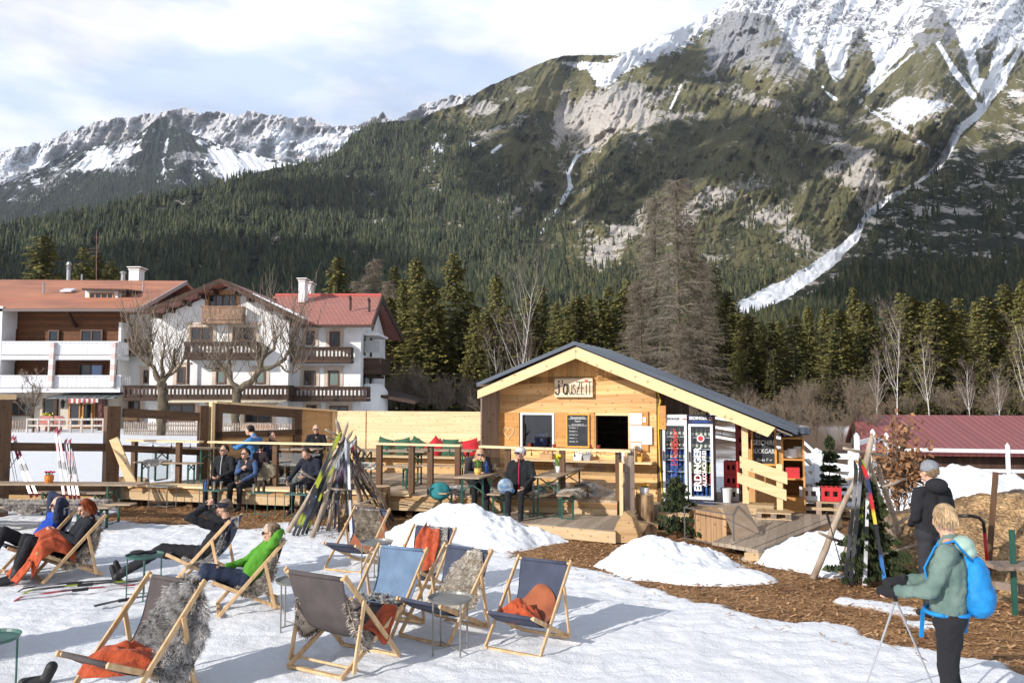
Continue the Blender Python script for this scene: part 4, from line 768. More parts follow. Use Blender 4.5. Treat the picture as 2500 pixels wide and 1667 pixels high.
# ================================================================== INN BUILDINGS (layout numbers in photo units, built at their real distance)
M_WHITE = mat('white_render',(.74,.73,.71),rough=.9,var=.07,scale=.8,bump=.15,bscale=6)
M_BEIGE = mat('beige_render',(.56,.50,.42),rough=.9,var=.1,scale=.8)
M_TRIM = mat('beige_trim',(.55,.45,.36),rough=.9,var=.12,scale=2)
M_WALLWOOD = wood('brown_cladding',(.20,.085,.035),(.095,.035,.016),0,.13,'z',knots=False,line=.6)
M_DARKWOOD = wood('dark_carved_wood',(.085,.048,.032),(.035,.02,.014),0,.11,'z',knots=False)
M_SOFFIT = mat('soffit',(.06,.035,.025),rough=.8,var=.3)
M_GLASSD = mat('window_glass',(.012,.014,.018),rough=.08,var=.5,scale=1.2,spec=.8)
M_CURT = mat('curtain',(.16,.20,.18),rough=.9,var=.2,scale=3,stretch=(4,1,.2))
M_SKYREFL = mat('painted_sky_reflection',(.12,.2,.42),rough=.05,var=.1,spec=1)  # reflected sky painted as the blue base colour of a pane
M_FRAMEB = mat('window_frame_brown',(.12,.06,.035),rough=.6,var=.2)
M_OAK = mat('oak_frame',(.42,.20,.07),rough=.5,var=.2,scale=6)
M_RAILW = mat('balcony_white',(.66,.67,.70),rough=.5,var=.05)
M_GREYM = mat('grey_metal',(.30,.30,.30),rough=.4,metal=.6,var=.1)
M_ROOFO = mat('orange_roof',(.47,.20,.115),rough=.65,var=.12,scale=.8,c2=(.30,.13,.085),stretch=(.3,1,1),bump=.2,bscale=5)
def tileroof(name,c,cw=.33,ch=.4,axis='x'):
    m = bpy.data.materials.new(name); m.use_nodes = True; nt = m.node_tree; n = nt.nodes; l = nt.links; b = n['Principled BSDF']; tc = n.new('ShaderNodeTexCoord')
    br = n.new('ShaderNodeTexBrick'); br.offset = .5 if cw < 1 else 0; mp = n.new('ShaderNodeMapping'); l.new(tc.outputs['Object'],mp.inputs[0]); 
    if axis == 'y': mp.inputs['Rotation'].default_value = (0,0,R(90))
    l.new(mp.outputs[0],br.inputs['Vector']); br.inputs['Scale'].default_value = 1; br.inputs['Brick Width'].default_value = cw; br.inputs['Row Height'].default_value = ch; br.inputs['Mortar Size'].default_value = .028
    br.inputs['Color1'].default_value = (*c,1); br.inputs['Color2'].default_value = (*[v * .82 for v in c],1); br.inputs['Mortar'].default_value = (*[v * .38 for v in c],1); l.new(br.outputs['Color'],b.inputs['Base Color'])
    bp = n.new('ShaderNodeBump'); bp.inputs['Strength'].default_value = .6; bp.inputs['Distance'].default_value = .05; l.new(br.outputs['Fac'],bp.inputs['Height']); bp.invert = True; l.new(bp.outputs[0],b.inputs['Normal']); b.inputs['Roughness'].default_value = .5; MATS[name] = m; return m
M_ROOFR = tileroof('red_tiles',(.47,.19,.145))
def W(dx,dy,Y): return atY(dx * K,dy * K,Y)
def rect(mb,x0,y0,x1,y1,Y0,Y1=None,th=None):
    """block whose front face fills the layout rectangle at depth Y0"""
    a = W(x0,y1,Y0); b = W(x1,y0,Y0); Y1 = Y1 if Y1 is not None else Y0 + th
    mb.box(((a.x + b.x) / 2,(Y0 + Y1) / 2,(a.z + b.z) / 2),(b.x - a.x,Y1 - Y0,b.z - a.z)); return mb
def window(parent,x0,y0,x1,y1,Y,frame=None,glass=None,trim=None,mull=1,name='window',half=None):
    f = MB(); a = W(x0,y1,Y); b = W(x1,y0,Y); w,h = b.x - a.x,b.z - a.z; t = .09; yy = Y - .03
    f.box((a.x + t / 2,yy,(a.z + b.z) / 2),(t,.12,h)).box((b.x - t / 2,yy,(a.z + b.z) / 2),(t,.12,h)).box(((a.x + b.x) / 2,yy,a.z + t / 2),(w - 2 * t,.12,t)).box(((a.x + b.x) / 2,yy,b.z - t / 2),(w - 2 * t,.12,t))
    for k in range(mull): f.box((a.x + w * (k + 1) / (mull + 1),yy,(a.z + b.z) / 2),(t * .9,.10,h - 2 * t))
    o = f.build(name,frame or M_FRAMEB,parent)
    n = mull + 1
    for k in range(n):
        x_0 = a.x + t / 2 + (w - t) * k / n + t / 2; x_1 = a.x + t / 2 + (w - t) * (k + 1) / n - t / 2
        MB().box(((x_0 + x_1) / 2,Y - .004,(a.z + b.z) / 2),(x_1 - x_0 + .02,.04,h - t)).build('pane',half if (half and k == n - 1) else (glass or M_GLASSD),o)
    if trim:
        tr = MB(); tw = .28
        tr.box((a.x - tw / 2,Y - .012,(a.z + b.z) / 2 + .05),(tw,.03,h + .3)).box((b.x + tw / 2,Y - .012,(a.z + b.z) / 2 + .05),(tw,.03,h + .3)).box(((a.x + b.x) / 2,Y - .03,b.z + .26),(w + 2 * tw + .2,.12,.12)).box(((a.x + b.x) / 2,Y - .012,b.z + .10),(w,.03,.2)); tr.build('surround',trim,o)
    return o
def baluster(parent,x0,y0,x1,y1,Y,out,m,kind='slat',label=None,name='balcony',slab=.22):
    """balcony: floor slab, top rail, boards"""
    a = W(x0,y1,Y - out); b = W(x1,y0,Y - out); w,h = b.x - a.x,b.z - a.z; zb = a.z
    mb = MB(); mb.box(((a.x + b.x) / 2,Y - out / 2 - .02,zb - slab / 2),(w,out - .02,slab)).box(((a.x + b.x) / 2,Y - out + .06,b.z),(w + .08,.16,.09)).box((a.x + .04,Y - out / 2 - .02,b.z),(.08,out - .1,.08)).box((b.x - .04,Y - out / 2 - .02,b.z),(.08,out - .1,.08))
    o = mb.build(name,m,parent); pn = MB(); step = .30 if kind == 'slat' else .26; nn = int(w / step)
    for k in range(nn):
        xx = a.x + (k + .5) * w / nn
        if kind == 'slat': pn.box((xx,Y - out + .05,zb + h / 2),(w / nn - .022,.03,h - .10))
        else:
            ww = w / nn; pn.box((xx,Y - out + .05,zb + h * .14),(ww - .01,.03,h * .28)).box((xx,Y - out + .05,zb + h * .5),(ww * (.62 if k % 2 else .45),.03,h * .44)).box((xx,Y - out + .05,zb + h * .84),(ww - .01,.03,h * .24))
            if k % 4 == 0: pn.box((xx,Y - out + .012,zb + h * .48),(.10,.05,h * .94))
    for sx in (a.x + .02,b.x - .02):
        ns = max(2,int(out / step))
        for k in range(ns): pn.box((sx,Y - out + .12 + (k + .5) * (out - .2) / ns,zb + h / 2),(.03,(out - .2) / ns - .03,h - .1))
    pn.build('railing',m,o); return o
def roofslab(pts,th,m,parent,name='roof'):
    """pts: quad going round; slab thickness downward"""
    n = (Vector(pts[1]) - Vector(pts[0])).cross(Vector(pts[2]) - Vector(pts[1])).normalized(); n = n if n.z > 0 else -n
    return MB().prism(pts,-n * th).build(name,m,parent,fixn=True)
# ---------------------------------------------------------------- left wing with the orange roof
A = thing('inn_building','long inn wing with orange roof, brown cladding and white balconies, at the left edge','building',(-36,57,0))
YA = 57.0; xr = W(277,800,YA).x; xl = -56.0
zc = W(0,899,YA).z; ze = W(300,712,YA).z
MB().box(((xl + xr) / 2,64.5,(zc - .6) / 2),(xr - xl,15.0,zc + .6)).build('ground_floor_wall',M_BEIGE,A)
MB().box(((xl + xr) / 2,64.6,(zc + ze) / 2 - .03),(xr - xl - .1,15.0,ze - zc)).build('upper_wall',M_WALLWOOD,A)
mb = MB(); rect(mb,-200,703,6,1000,YA - 1.7,YA + .02); mb.build('end_wall',M_WHITE,A); mb = MB(); rect(mb,268,740,279,899,YA - .25,YA + 12); mb.build('end_wall',M_WHITE,A)
er = W(318,707,55.4); rr_ = W(427,645,64.5); eave_z,ridge_z = er.z,rr_.z
rf = roofslab([(-60,55.4,eave_z),(er.x,55.4,eave_z),(rr_.x,64.5,ridge_z),(-49.0,64.5,ridge_z + .15)],.25,M_ROOFO,A)
roofslab([(rr_.x,64.52,ridge_z),(er.x,74,eave_z),(-60,74,eave_z),(-49.0,64.52,ridge_z + .15)],.25,M_ROOFO,A,'rear_roof')
mb = MB(); mb.box(((er.x - 60) / 2,55.36,eave_z - .16),(er.x + 60,.12,.2)).build('gutter',mat('gutter',(.12,.09,.08),rough=.5,var=0),A)
mb = MB()
mb.prism([(er.x + .02,55.4,eave_z - .28),(rr_.x + .02,64.5,ridge_z - .28),(rr_.x + .02,64.5,ridge_z + .02),(er.x + .02,55.4,eave_z + .02)],(.12,0,0)); mb.build('verge_board',mat('verge',(.35,.30,.28),rough=.6,var=.1),A,fixn=True)
MB().prism([(xr - .1,57.3,ze - .2),(xr - .1,71.8,ze - .2),(xr - .1,64.5,ridge_z - .7)],(.2,0,0)).build('gable',M_SOFFIT,A,fixn=True)
for xx in (29,176):
    mb = MB(); p = W(xx,712,YA); mb.beam((p.x,YA,p.z - 1.2),(p.x,YA - 1.4,p.z),.16,.2); mb.beam((p.x,YA,p.z - .05),(p.x,YA - 1.4,p.z - .05),.2,.22); mb.build('eave_bracket',M_DARKWOOD,A)
dm = rect(MB(),195,664,271,694,58.4,62).build('dormer',M_WHITE,A)
window(dm,205,672,262,693,58.4,M_OAK,mull=3,name='dormer_window')
p0,p1 = W(188,662,57.9),W(290,662,57.9); roofslab([(p0.x,57.9,p0.z),(p1.x,57.9,p0.z - .05),(p1.x,62.5,p0.z + .25),(p0.x,62.5,p0.z + .45)],.15,M_SOFFIT,dm,'dormer_roof')
for (x0,y0,x1,y1,hf) in ((10,756,39,784,0),(111,758,137,786,0),(185,757,237,786,0),(3,832,36,863,0),(105,832,131,863,0),(180,836,238,867,1)):
    window(A,x0,y0,x1,y1 + 6,YA - .02,mull=1 if x1 - x0 > 40 else 0,half=M_SKYREFL if hf else None,glass=M_CURT if x0 < 20 else None)
baluster(A,-60,785,271,816,YA,1.7,M_RAILW,label='',slab=.30); baluster(A,-60,863,277,891,YA,1.7,M_RAILW,slab=.30)
for (xa,xb) in ((122,116),(263,258)):
    mb = MB()
    a = W(xa,786,YA - 1.8); b = W(xb,888,YA - 1.8)
    for k in range(8):
        p,q = a.lerp(b,k / 8),a.lerp(b,(k + 1) / 8); mb.cur = (.62,.58,.56) if k % 2 else (.56,.44,.41); mb.beam(p,q,.3,.3,(0,1,0))
    mb.build('painted_post',vcmat('painted',rough=.7),A)
for q in ((15,914,76,955),(98,914,130,957),(222,914,246,975)): window(A,*q,YA - .12,mull=1 if q[0] < 20 else 0)
dr = rect(MB(),155,922,219,983,YA - .2,YA).build('door_frame',M_OAK,A); window(dr,158,925,186,981,YA - .22,M_OAK,mull=0,name='door'); window(dr,189,925,214,981,YA - .22,M_OAK,mull=0,name='door')
rect(MB(),187,955,190,962,YA - .32,YA - .2).build('door_handle',mat('brass',(.8,.6,.1),rough=.3,metal=.5,var=0),dr)
a,b = W(105,914,YA - 2.6),W(261,914,YA - 2.6); hi = W(120,900,YA - .1).z
cn = roofslab([(a.x,YA - 2.6,a.z),(b.x,YA - 2.6,a.z),(b.x,YA - .15,hi),(a.x + .5,YA - .15,hi)],.05,mat('canopy_glass',(.20,.22,.22),rough=.15,var=.3),A,'canopy')
mb = MB()
for k in range(8): t = k / 7; mb.beam((a.x + (b.x - a.x) * t,YA - 2.62,a.z + .04),(a.x + .5 + (b.x - a.x - .5) * t,YA - .15,hi + .04),.05,.05)
mb.build('canopy_rib',M_GREYM,cn)
for xx,c in ((128,M_DARKWOOD),(231,mat('red_post',(.16,.06,.05),rough=.7,var=.3))): MB().box((W(xx,950,YA - 2.4).x,YA - 2.4,(a.z) / 2 - .05),(.24,.24,a.z + .1)).build('canopy_post',c,A)
mb = MB()
for k in range(12):
    mb.cur = (.62,.58,.55) if k % 2 else (.42,.10,.10); rect(mb,157 + k * 5.7,915,157 + (k + 1) * 5.7,926 - (k % 3),YA - 2.68,YA - 2.66)
mb.build('awning_valance',vcmat('valance',rough=.9),A)
mb = MB(); p = W(144,922,YA - .35); mb.lathe((p.x,p.y,p.z - .5),[(.02,0),(.12,.12),(.15,.5),(.05,.62),(.02,.7)],8); mb.box((p.x,p.y + .15,p.z),(.06,.3,.06)); mb.build('wall_lantern',mat('black_metal',(.02,.02,.02),rough=.5,var=0),A)
for (x0,x1,y0,y1) in ((99,127,957,961),(290,318,960,965)):
    p,q = W(x0,y1,YA - .3),W(x1,y0,YA - .3); bx_ = MB().box(((p.x + q.x) / 2,YA - .4,(p.z + q.z) / 2),(q.x - p.x,.3,.25)).build('flower_box',mat('terracotta_box',(.35,.2,.1),var=.2),A)
    mb = MB(); rsq = random.Random(2)
    for k in range(40): mb.ell((rsq.uniform(p.x,q.x),YA - .4 + rsq.uniform(-.12,.12),p.z + rsq.uniform(.15,.4)),(.07,.07,.06),nu=5,nv=3); 
    mb.build('flowers',mat('yellow_green',(.45,.42,.06),var=.5,scale=9),bx_)
def chimney(x0,y0,x1,y1,Y,parent,cap=True):
    o = rect(MB(),x0,y0 + 5,x1,y1 + 14,Y,Y + 1.0).build('chimney',M_WHITE,parent)
    if cap: mb = MB(); rect(mb,x0 - 4,y0 - 3,x1 + 4,y0 - 1,Y - .2,Y + 1.2); rect(mb,x0 - 1,y0 + 2,x1 + 1,y0 + 4.5,Y - .08,Y + 1.08); mb.build('chimney_cap',M_WHITE,o); rect(MB(),x0 + 3,y0 - 1,x1 - 3,y0 + 2.2,Y + .1,Y + .9).build('chimney_vent',M_SOFFIT,o)
chimney(295,615,319,640,64.7,A)
mb = MB(); p = W(151,640,64.8); mb.lathe((p.x,65.2,p.z - .5),[(.16,0),(.16,1.3),(.22,1.35),(.14,1.5),(.22,1.7),(.16,1.9),(.02,2.0)],10); p = W(277,640,64.8); mb.lathe((p.x,65.2,p.z - .5),[(.17,0),(.17,.95),(.25,1.0),(.25,1.1),(.02,1.2)],10); p = W(182,640,64.8); mb.lathe((p.x,65.2,p.z - .3),[(.08,0),(.08,.7),(.02,.75)],8)
for xx,yy,Y in ((100,668,59.3),(329,664,60)): p = W(xx,yy,Y); mb.lathe((p.x,Y,p.z - .2),[(.07,0),(.07,.75),(.01,.85)],8)
mb.build('vent_pipe',M_GREYM,A,smooth=False)
p = W(156,670,60.0); nrm = math.atan2(ridge_z - eave_z,9.1); MB().box((p.x,60.0,p.z + .12),(.85,.75,.12),M=Matrix.Rotation(nrm,3,'X')).build('skylight',M_RAILW,A)
MB().box((-40,58.0,eave_z + (58.0 - 55.4) * (ridge_z - eave_z) / 9.1 + .05),(26,.05,.12)).build('snow_guard',mat('guard',(.35,.12,.07),var=0),A)
mb = MB(); p = W(219,640,64.6); t = W(219,528,64.6); mb.tube((p.x,64.8,p.z - .5),(t.x,64.8,t.z),.035,.02,6)
for zf,w in ((.55,1.0),(.62,.7),(.85,.4)): zz_ = p.z + (t.z - p.z) * zf; mb.tube((p.x - w,64.8,zz_),(p.x + w * .3,64.8,zz_ + .05),.015,.015,5)
tag(mb.build('roof_antenna',mat('rusty_mast',(.2,.10,.08),var=.2)),'thin rusty aerial mast on the ridge of the orange roof','antenna')
# ---------------------------------------------------------------- white gabled house
B = thing('inn_building','white gabled inn with carved dark balconies and red tiled roof','building',(-20,56,0))
YB = 56.0
x0w,x1w = W(345,800,YB).x,W(663,800,YB).x; ap = W(508,640,54.6); rk_ = W(705,736,54.6); lk = W(336,712,54.6)
wl_z = lambda x: ap.z - .45 - ((x - ap.x) * (ap.z - rk_.z) / (rk_.x - ap.x) if x > ap.x else (ap.x - x) * (ap.z - lk.z) / (ap.x - lk.x))
MB().prism([(x0w,YB,-.3),(x1w,YB,-.3),(x1w,YB,wl_z(x1w)),(ap.x,YB,wl_z(ap.x)),(x0w,YB,wl_z(x0w))],(0,12,0)).build('gable_wall',M_WHITE,B,fixn=True)
roofslab([(ap.x,54.6,ap.z),(rk_.x,54.6,rk_.z),(rk_.x,68,rk_.z),(ap.x,68,ap.z)],.3,M_ROOFR,B); roofslab([(lk.x,54.6,lk.z),(ap.x,54.6,ap.z),(ap.x,68,ap.z),(lk.x,68,lk.z)],.3,M_ROOFR,B)
mb = MB(); dz = Vector((0,0,-.30))
mb.prism([ap + Vector((0,-.04,.03)),rk_ + Vector((0,-.04,.03)),rk_ + dz,ap + dz],(0,-.1,0)); mb.prism([lk + Vector((0,-.04,.03)),ap + Vector((0,-.04,.03)),ap + dz,lk + dz],(0,-.1,0)); mb.build('verge_board',M_DARKWOOD,B,fixn=True)
sn_ = MB()
a_,b_ = ap.lerp(rk_,.38),ap.lerp(rk_,.98)
for k in range(14):
    p,q = a_.lerp(b_,k / 14),a_.lerp(b_,(k + .9) / 14); w = .05 + .16 * (k / 14) * (.7 + .3 * math.sin(k * 2.2)); sn_.beam(p + Vector((0,.1,.02 + w / 2)),q + Vector((0,.1,.02 + w / 2)),.5,w)
sn_.build('roof_snow',M_SNOW,B)
for t in (.14,.3,.52,.74,.92):
    for e in (rk_,lk): p = ap.lerp(e,t); MB().box((p.x,55.4,p.z - .52),(.2,1.3,.26)).build('purlin',M_DARKWOOD,B)
xc0 = W(279,800,58.2).x; MB().box(((xc0 + x0w) / 2 - .2,62,4.0),(x0w - xc0 + .6,7.5,8.6)).build('link_wall',M_WHITE,B)
a,b = W(300,716,57.5),W(352,708,57.5); roofslab([(xc0 + .3,57.2,8.5),(x0w + 2,57.2,8.5),(x0w + 2,64,10.1),(xc0 + .3,64,10.1)],.2,M_ROOFR,B,'link_roof')
YW = 57.4; x1v = W(828,850,YW).x; ew = W(705,744,56.1); er2 = W(853,745,56.1); rg = W(876,679,63.2)
MB().box(((x1w + x1v) / 2,62.9,ew.z / 2 - .2),(x1v - x1w,11.0,ew.z + .2)).build('side_wing_wall',M_WHITE,B)
MB().prism([(x1v - .2,YW + .1,ew.z - .15),(x1v - .2,68.2,ew.z - .15),(x1v - .2,63.2,rg.z - .5)],(.18,0,0)).build('side_gable',M_WHITE,B,fixn=True)
roofslab([(ew.x - 1.5,56.1,ew.z),(er2.x,56.1,ew.z),(rg.x,63.2,rg.z),(ap.x + 1.2,63.2,rg.z)],.25,M_ROOFR,B); roofslab([(ap.x + 1,63.22,rg.z),(rg.x,63.22,rg.z),(er2.x + .3,70.3,ew.z),(x1w,70.3,ew.z)],.25,M_ROOFR,B)
mb = MB(); mb.prism([(er2.x,56.1,ew.z - .5),(rg.x,63.2,rg.z - .5),(rg.x,63.2,rg.z + .03),(er2.x,56.1,ew.z + .03)],(.12,0,0)); mb.prism([(er2.x + .3,70.3,ew.z - .5),(rg.x,63.2,rg.z - .5),(rg.x,63.2,rg.z + .03),(er2.x + .3,70.3,ew.z + .03)],(.12,0,0)); mb.build('verge_board',M_SOFFIT,B,fixn=True)
MB().box(((ew.x + er2.x) / 2 - .3,56.06,ew.z - .15),(er2.x - ew.x + 1,.1,.18)).build('gutter',M_SOFFIT,B)
MB().tube((rg.x,63.2,rg.z + .05),(ap.x + 1.2,63.2,rg.z + .05),.12,.12,8).build('ridge_cap',mat('ridge_red',(.5,.11,.09),rough=.5,var=.1),B)
chimney(685,641,700,680,61.0,B); chimney(701,650,714,668,63.4,B); 
mb = MB()
for xx,yy in ((805,700),(848,705)): p = W(xx,yy,59.0); mb.tube((p.x,59,p.z - .4),(p.x,59,p.z + .5),.09,.09,8); mb.tube((p.x,59,p.z + .45),(p.x,58.75,p.z + .6),.10,.12,8)
mb.build('roof_vent',M_SOFFIT,B)
for q,Y,mu,tr in (((480,677,543,706),YB,3,M_OAK),((438,751,488,783),YB,1,M_TRIM),((534,752,586,783),YB,1,M_TRIM),((406,842,426,881),YB,0,M_TRIM),((496,845,520,881),YB,0,M_TRIM),((586,851,610,881),YB,0,M_TRIM),
                 ((703,761,723,792),YW,0,M_TRIM),((757,762,781,796),YW,0,M_TRIM),((698,851,725,884),YW,1,M_TRIM),((753,851,779,887),YW,0,M_TRIM),((385,928,448,968),YB,1,M_TRIM),((562,934,625,971),YB,1,M_TRIM),((704,930,728,948),YW,0,M_TRIM),((757,932,800,948),YW,1,M_TRIM),((483,936,494,970),YB,0,M_TRIM)):
    window(B,*q,Y - .02,mull=mu,trim=tr,glass=M_CURT if q[0] in (496,586,753) else None)
for q,Y,nm in (((285,758,318,780),58.2,0),((330,850,342,880),58.2,0),((294,918,322,968),58.2,0)): window(B,*q,Y - .02,mull=0,trim=M_TRIM)
baluster(B,462,704,556,736,YB,.9,mat('mid_wood',(.23,.13,.075),var=.3,scale=5),'slat'); baluster(B,421,786,590,818,YB,1.2,M_DARKWOOD,'carved'); baluster(B,281,886,663,913,YB,1.5,M_DARKWOOD,'carved'); baluster(B,668,798,806,826,YW,1.1,M_DARKWOOD,'carved'); baluster(B,665,889,842,915,YW,1.7,M_DARKWOOD,'carved')
baluster(B,286,780,345,810,58.2,1.0,M_DARKWOOD,'carved')
mb = MB(); p = W(822,850,YW + 1); mb.box((x1v + .65,YW + 3.3,W(828,852,YW).z + .4),(1.3,4.4,1.2)); mb.box((x1v + .5,YW + 3.3,W(828,852,YW).z - .35),(.8,3.6,.2)); mb.build('side_balcony',M_DARKWOOD,B); MB().box((x1v + .6,YW + 1.15,W(828,800,YW).z + .2),(1.1,.05,.9)).build('wind_screen',M_GREYM,B)
MB().box((x1v + .5,YW + 3.3,W(828,765,YW).z),(1.2,4.4,.16)).build('balcony_slab',M_WHITE,B)
for yy in (790,870): MB().box((x1v + .02,YW + 1.4,W(828,yy,YW).z),(.06,.7,1.5)).build('side_window',M_GLASSD,B); MB().box((x1v + .02,YW + 4.0,W(828,yy,YW).z),(.06,.7,1.5)).build('side_window',M_GLASSD,B)
mb = MB(); rect(mb,428,820,434,882,YB - .6,YB - .45); mb.build('balcony_post',M_DARKWOOD,B)
a,b = W(382,922,YB - 2.4),W(650,924,YB - 2.4); hi = W(400,913,YB - .1).z
roofslab([(a.x,YB - 2.4,a.z),(b.x,YB - 2.4,a.z),(b.x,YB - .1,hi),(a.x,YB - .1,hi)],.05,mat('awning_cloth',(.62,.52,.32),rough=.9,var=.15,scale=14,stretch=(6,1,1),c2=(.70,.65,.52)),B,'awning')
tag(rect(MB(),550,975,632,986,53.2,54.0).build('planter_box',mat('orange_wood',(.50,.25,.09),var=.2),None),'long orange wooden planter in front of the ground floor windows','planter')
cb = MB(); p = W(860,935,60); cb.lathe((p.x - .6,60,0),[(1.6,0),(1.6,2.6),(1.2,3.2)],16); o = cb.build('round_annex',M_WHITE,None,smooth=False); tag(o,'small round white annex at the right foot of the inn','annex')
roofslab([(p.x,59,2.5),(p.x + 3.2,59,1.9),(p.x + 3.2,64,2.1),(p.x,64,3.0)],.2,M_SOFFIT,o,'roof')
# picket fences
def picket(name,pts,h,m,label,step=.16,w=.09,gap=0):
    mb = MB(); L = 0
    for (p,q) in zip(pts[:-1],pts[1:]):
        p,q = Vector((*p,0)),Vector((*q,0)); d = q - p; n = int(d.length / step)
        for k in range(n):
            c = p + d * ((k + .5) / n); hh = h * (1 + .04 * math.sin(k * 1.7)); a = math.atan2(d.y,d.x); mb.box((c.x,c.y,hh / 2),(w,.025,hh),a); 
        mb.beam(p + Vector((0,.04,h * .3)),q + Vector((0,.04,h * .3)),.04,.08); mb.beam(p + Vector((0,.04,h * .75)),q + Vector((0,.04,h * .75)),.04,.08)
    return tag(mb.build(name,m),label,'fence')
M_PICK = mat('weathered_picket',(.33,.27,.22),rough=.9,var=.35,scale=6,stretch=(3,3,.4),c2=(.17,.13,.11))
p,q = atZ(283 * K,998 * K),atZ(700 * K,1004 * K); picket('picket_fence',[(p.x,p.y),(q.x,q.y)],.78,M_PICK,'weathered brown picket fence in front of the white gabled inn')
p,q = W(14,980,52),W(58,980,52); picket('picket_fence',[(p.x,52),(q.x,52)],.75,M_PICK,'short weathered picket fence at the left of the inn entrance')
mb = MB(); p,q = W(62,978,51),W(262,978,51)
for k in range(9): x = p.x + (q.x - p.x) * k / 8; mb.box((x,51,.45),(.10,.10,.9))
for z in (.45,.85): mb.beam((p.x,51,z),(q.x,51,z),.06,.12)
tag(mb.build('rail_fence',mat('pale_rail',(.46,.41,.36),rough=.9,var=.2)),'low pale rail fence before the inn entrance door','fence')
mb = MB(); rq = random.Random(8)
for x,w in ((98,26),(128,20)): c = W(x,975,53.0); mb.box((c.x,53,.45),(w / 32 * .9,.5,.08)); mb.box((c.x - .3,53,.22),(.06,.4,.44)); mb.box((c.x + .3,53,.22),(.06,.4,.44)); mb.box((c.x,53.3,.75),(w / 32 * .9,.05,.5))
tag(mb.build('garden_bench',mat('pink_bench',(.45,.16,.14),var=.2)),'faded red garden bench by the inn entrance','bench')
o = use('esp',lambda: bare(3.2,51,'espalier_tree',bark=M_GREYBARK,spread=.8,nch=5,levels=3,r=.09,twigr=.014)); p = atZ(76 * K,992 * K); o.location = (p.x,p.y,0); tag(o,'small twisted bare tree at the inn entrance fence','tree')
# ---------------------------------------------------------------- red roofed barn in the dip on the right
BN = thing('barn','low wooden barn with a long faded red roof behind the paddock','barn',(24,42,-2))
bl = atY(2083,1104,40.0); brr = atY(2083,1012,45.0); tl = Vector((19.19,45,brr.z)); el = Vector((17.5,40,bl.z))
M_BARNR = tileroof('barn_sheet',(.29,.09,.085),.38,40)
roofslab([(el.x,40,el.z),(40,40,el.z - .25),(40,45,tl.z - .1),(tl.x,45,tl.z)],.15,M_BARNR,BN); roofslab([(tl.x,45.02,tl.z),(40,45.02,tl.z - .1),(40,50,el.z),(20.8,50,el.z)],.15,M_BARNR,BN)
MB().prism([(el.x + .4,40.7,-2.2),(40,40.7,-2.2),(40,49.3,-2.2),(20.9,49.3,-2.2)],(0,0,el.z + 2.1)).build('wall',wood('barn_board',(.13,.07,.045),(.06,.035,.025),0,.2,'x',knots=False),BN)
MB().prism([(el.x + .35,40.7,el.z - .1),(20.8,49.3,el.z - .1),(tl.x + .3,45,tl.z - .3)],(.12,0,0)).build('gable',wood('barn_grey',(.20,.18,.16),(.10,.09,.08),0,.2,'x',knots=False),BN,fixn=True)
# ---------------------------------------------------------------- white paddock fence
M_WFENCE = mat('white_fence_paint',(.78,.78,.78),rough=.5,var=.05)
def ranch(name,pts,h,nr,label,zb=lambda p: 0,step=1.8,pw=.13,rh=.12,round_=False):
    mb = MB(); P = [Vector((*p,0)) for p in pts]; posts = []
    for p,q in zip(P[:-1],P[1:]):
        n = max(1,int((q - p).length / step))
        for k in range(n + 1):
            c = p.lerp(q,k / n)
            if not posts or (posts[-1] - c).length > .05: posts.append(c)
    root = thing(name,label,'fence',(P[0].x,P[0].y,zb(P[0])))
    for c in posts: b = MB(); z = zb(c); b.box((c.x,c.y,z + h / 2 + .03),(pw,pw,h + .06)); b.lathe((c.x,c.y,z + h + .06),[(pw * .75,0),(.02,.08)],4); b.build('post',M_WFENCE,root)
    for a,b in zip(posts[:-1],posts[1:]):
        if (a - b).length < .1: continue
        for i in range(nr): f = (i + .8) / nr; mb.beam(a + Vector((0,0,zb(a) + h * f)),b + Vector((0,0,zb(b) + h * f)),.05,rh)
    mb.build('rail',M_WFENCE,root); return root
def dip(x,y): return -2.0 * float(sstep(22.5,31,y) * sstep(57,50,y) * sstep(.32,.40,x / max(y,1)))
p1_ = atZ(1795 * K,1125 * K); p2_ = atZ(1962 * K,1128 * K)
ranch('paddock_fence',[(p1_.x,p1_.y),(p2_.x,p2_.y)],.95,3,'chunky white paddock fence just behind the dish shelf',step=.75,pw=.2,rh=.14)
ranch('paddock_fence',[(p2_.x + .1,p2_.y),(13.0,27),(17,27.5),(24,28.5)],1.35,2,'long thin white rail fence running right in front of the barn',zb=lambda p: dip(p.x,p.y) * .55,step=2.4,pw=.1,rh=.12)
ranch('paddock_fence',[(-1,41),(10,40),(13.4,38.5),(15,34.0)],1.4,3,'distant white paddock fence beneath the trees behind the hut',zb=lambda p: dip(p.x,p.y),step=2.2,pw=.14)
# ================================================================== HUT
RZ = -math.atan2(.34,.94)
HU_ = Vector((.94,-.34,0)).normalized(); HV_ = Vector((.34,.94,0)).normalized(); HO = Vector((-.29,17.8,0)); UP = Vector((0,0,1))
def HP(t,d,z): return HO + HU_ * t + HV_ * d + UP * z
TU_ = Vector((.967,-.255,0)).normalized(); TV_ = Vector((.255,.967,0)).normalized(); TO = Vector((2.0,15.3,0)); TRZ = -math.atan2(.255,.967)
def TP(s,d,z): return TO + TU_ * s + TV_ * d + UP * z
LU_ = Vector((.756,.656,0)).normalized(); LV_ = Vector((-.656,.756,0)).normalized(); LO = Vector((-8.95,17.9,0)); LRZ = math.atan2(.656,.756)
def LP(s,d,z): return LO + LU_ * s + LV_ * d + UP * z
def onpl(px,py,O,U,V,d=0.0):
    """photo point -> (s, z) on the vertical plane O + V*d along U"""
    r = ray(px,py); n = V; c = Vector((0,0,H)); k = ((O + V * d) - Vector((0,0,0))).dot(n) / r.dot(n); p = c + r * k
    return (p - O).dot(U),p.z
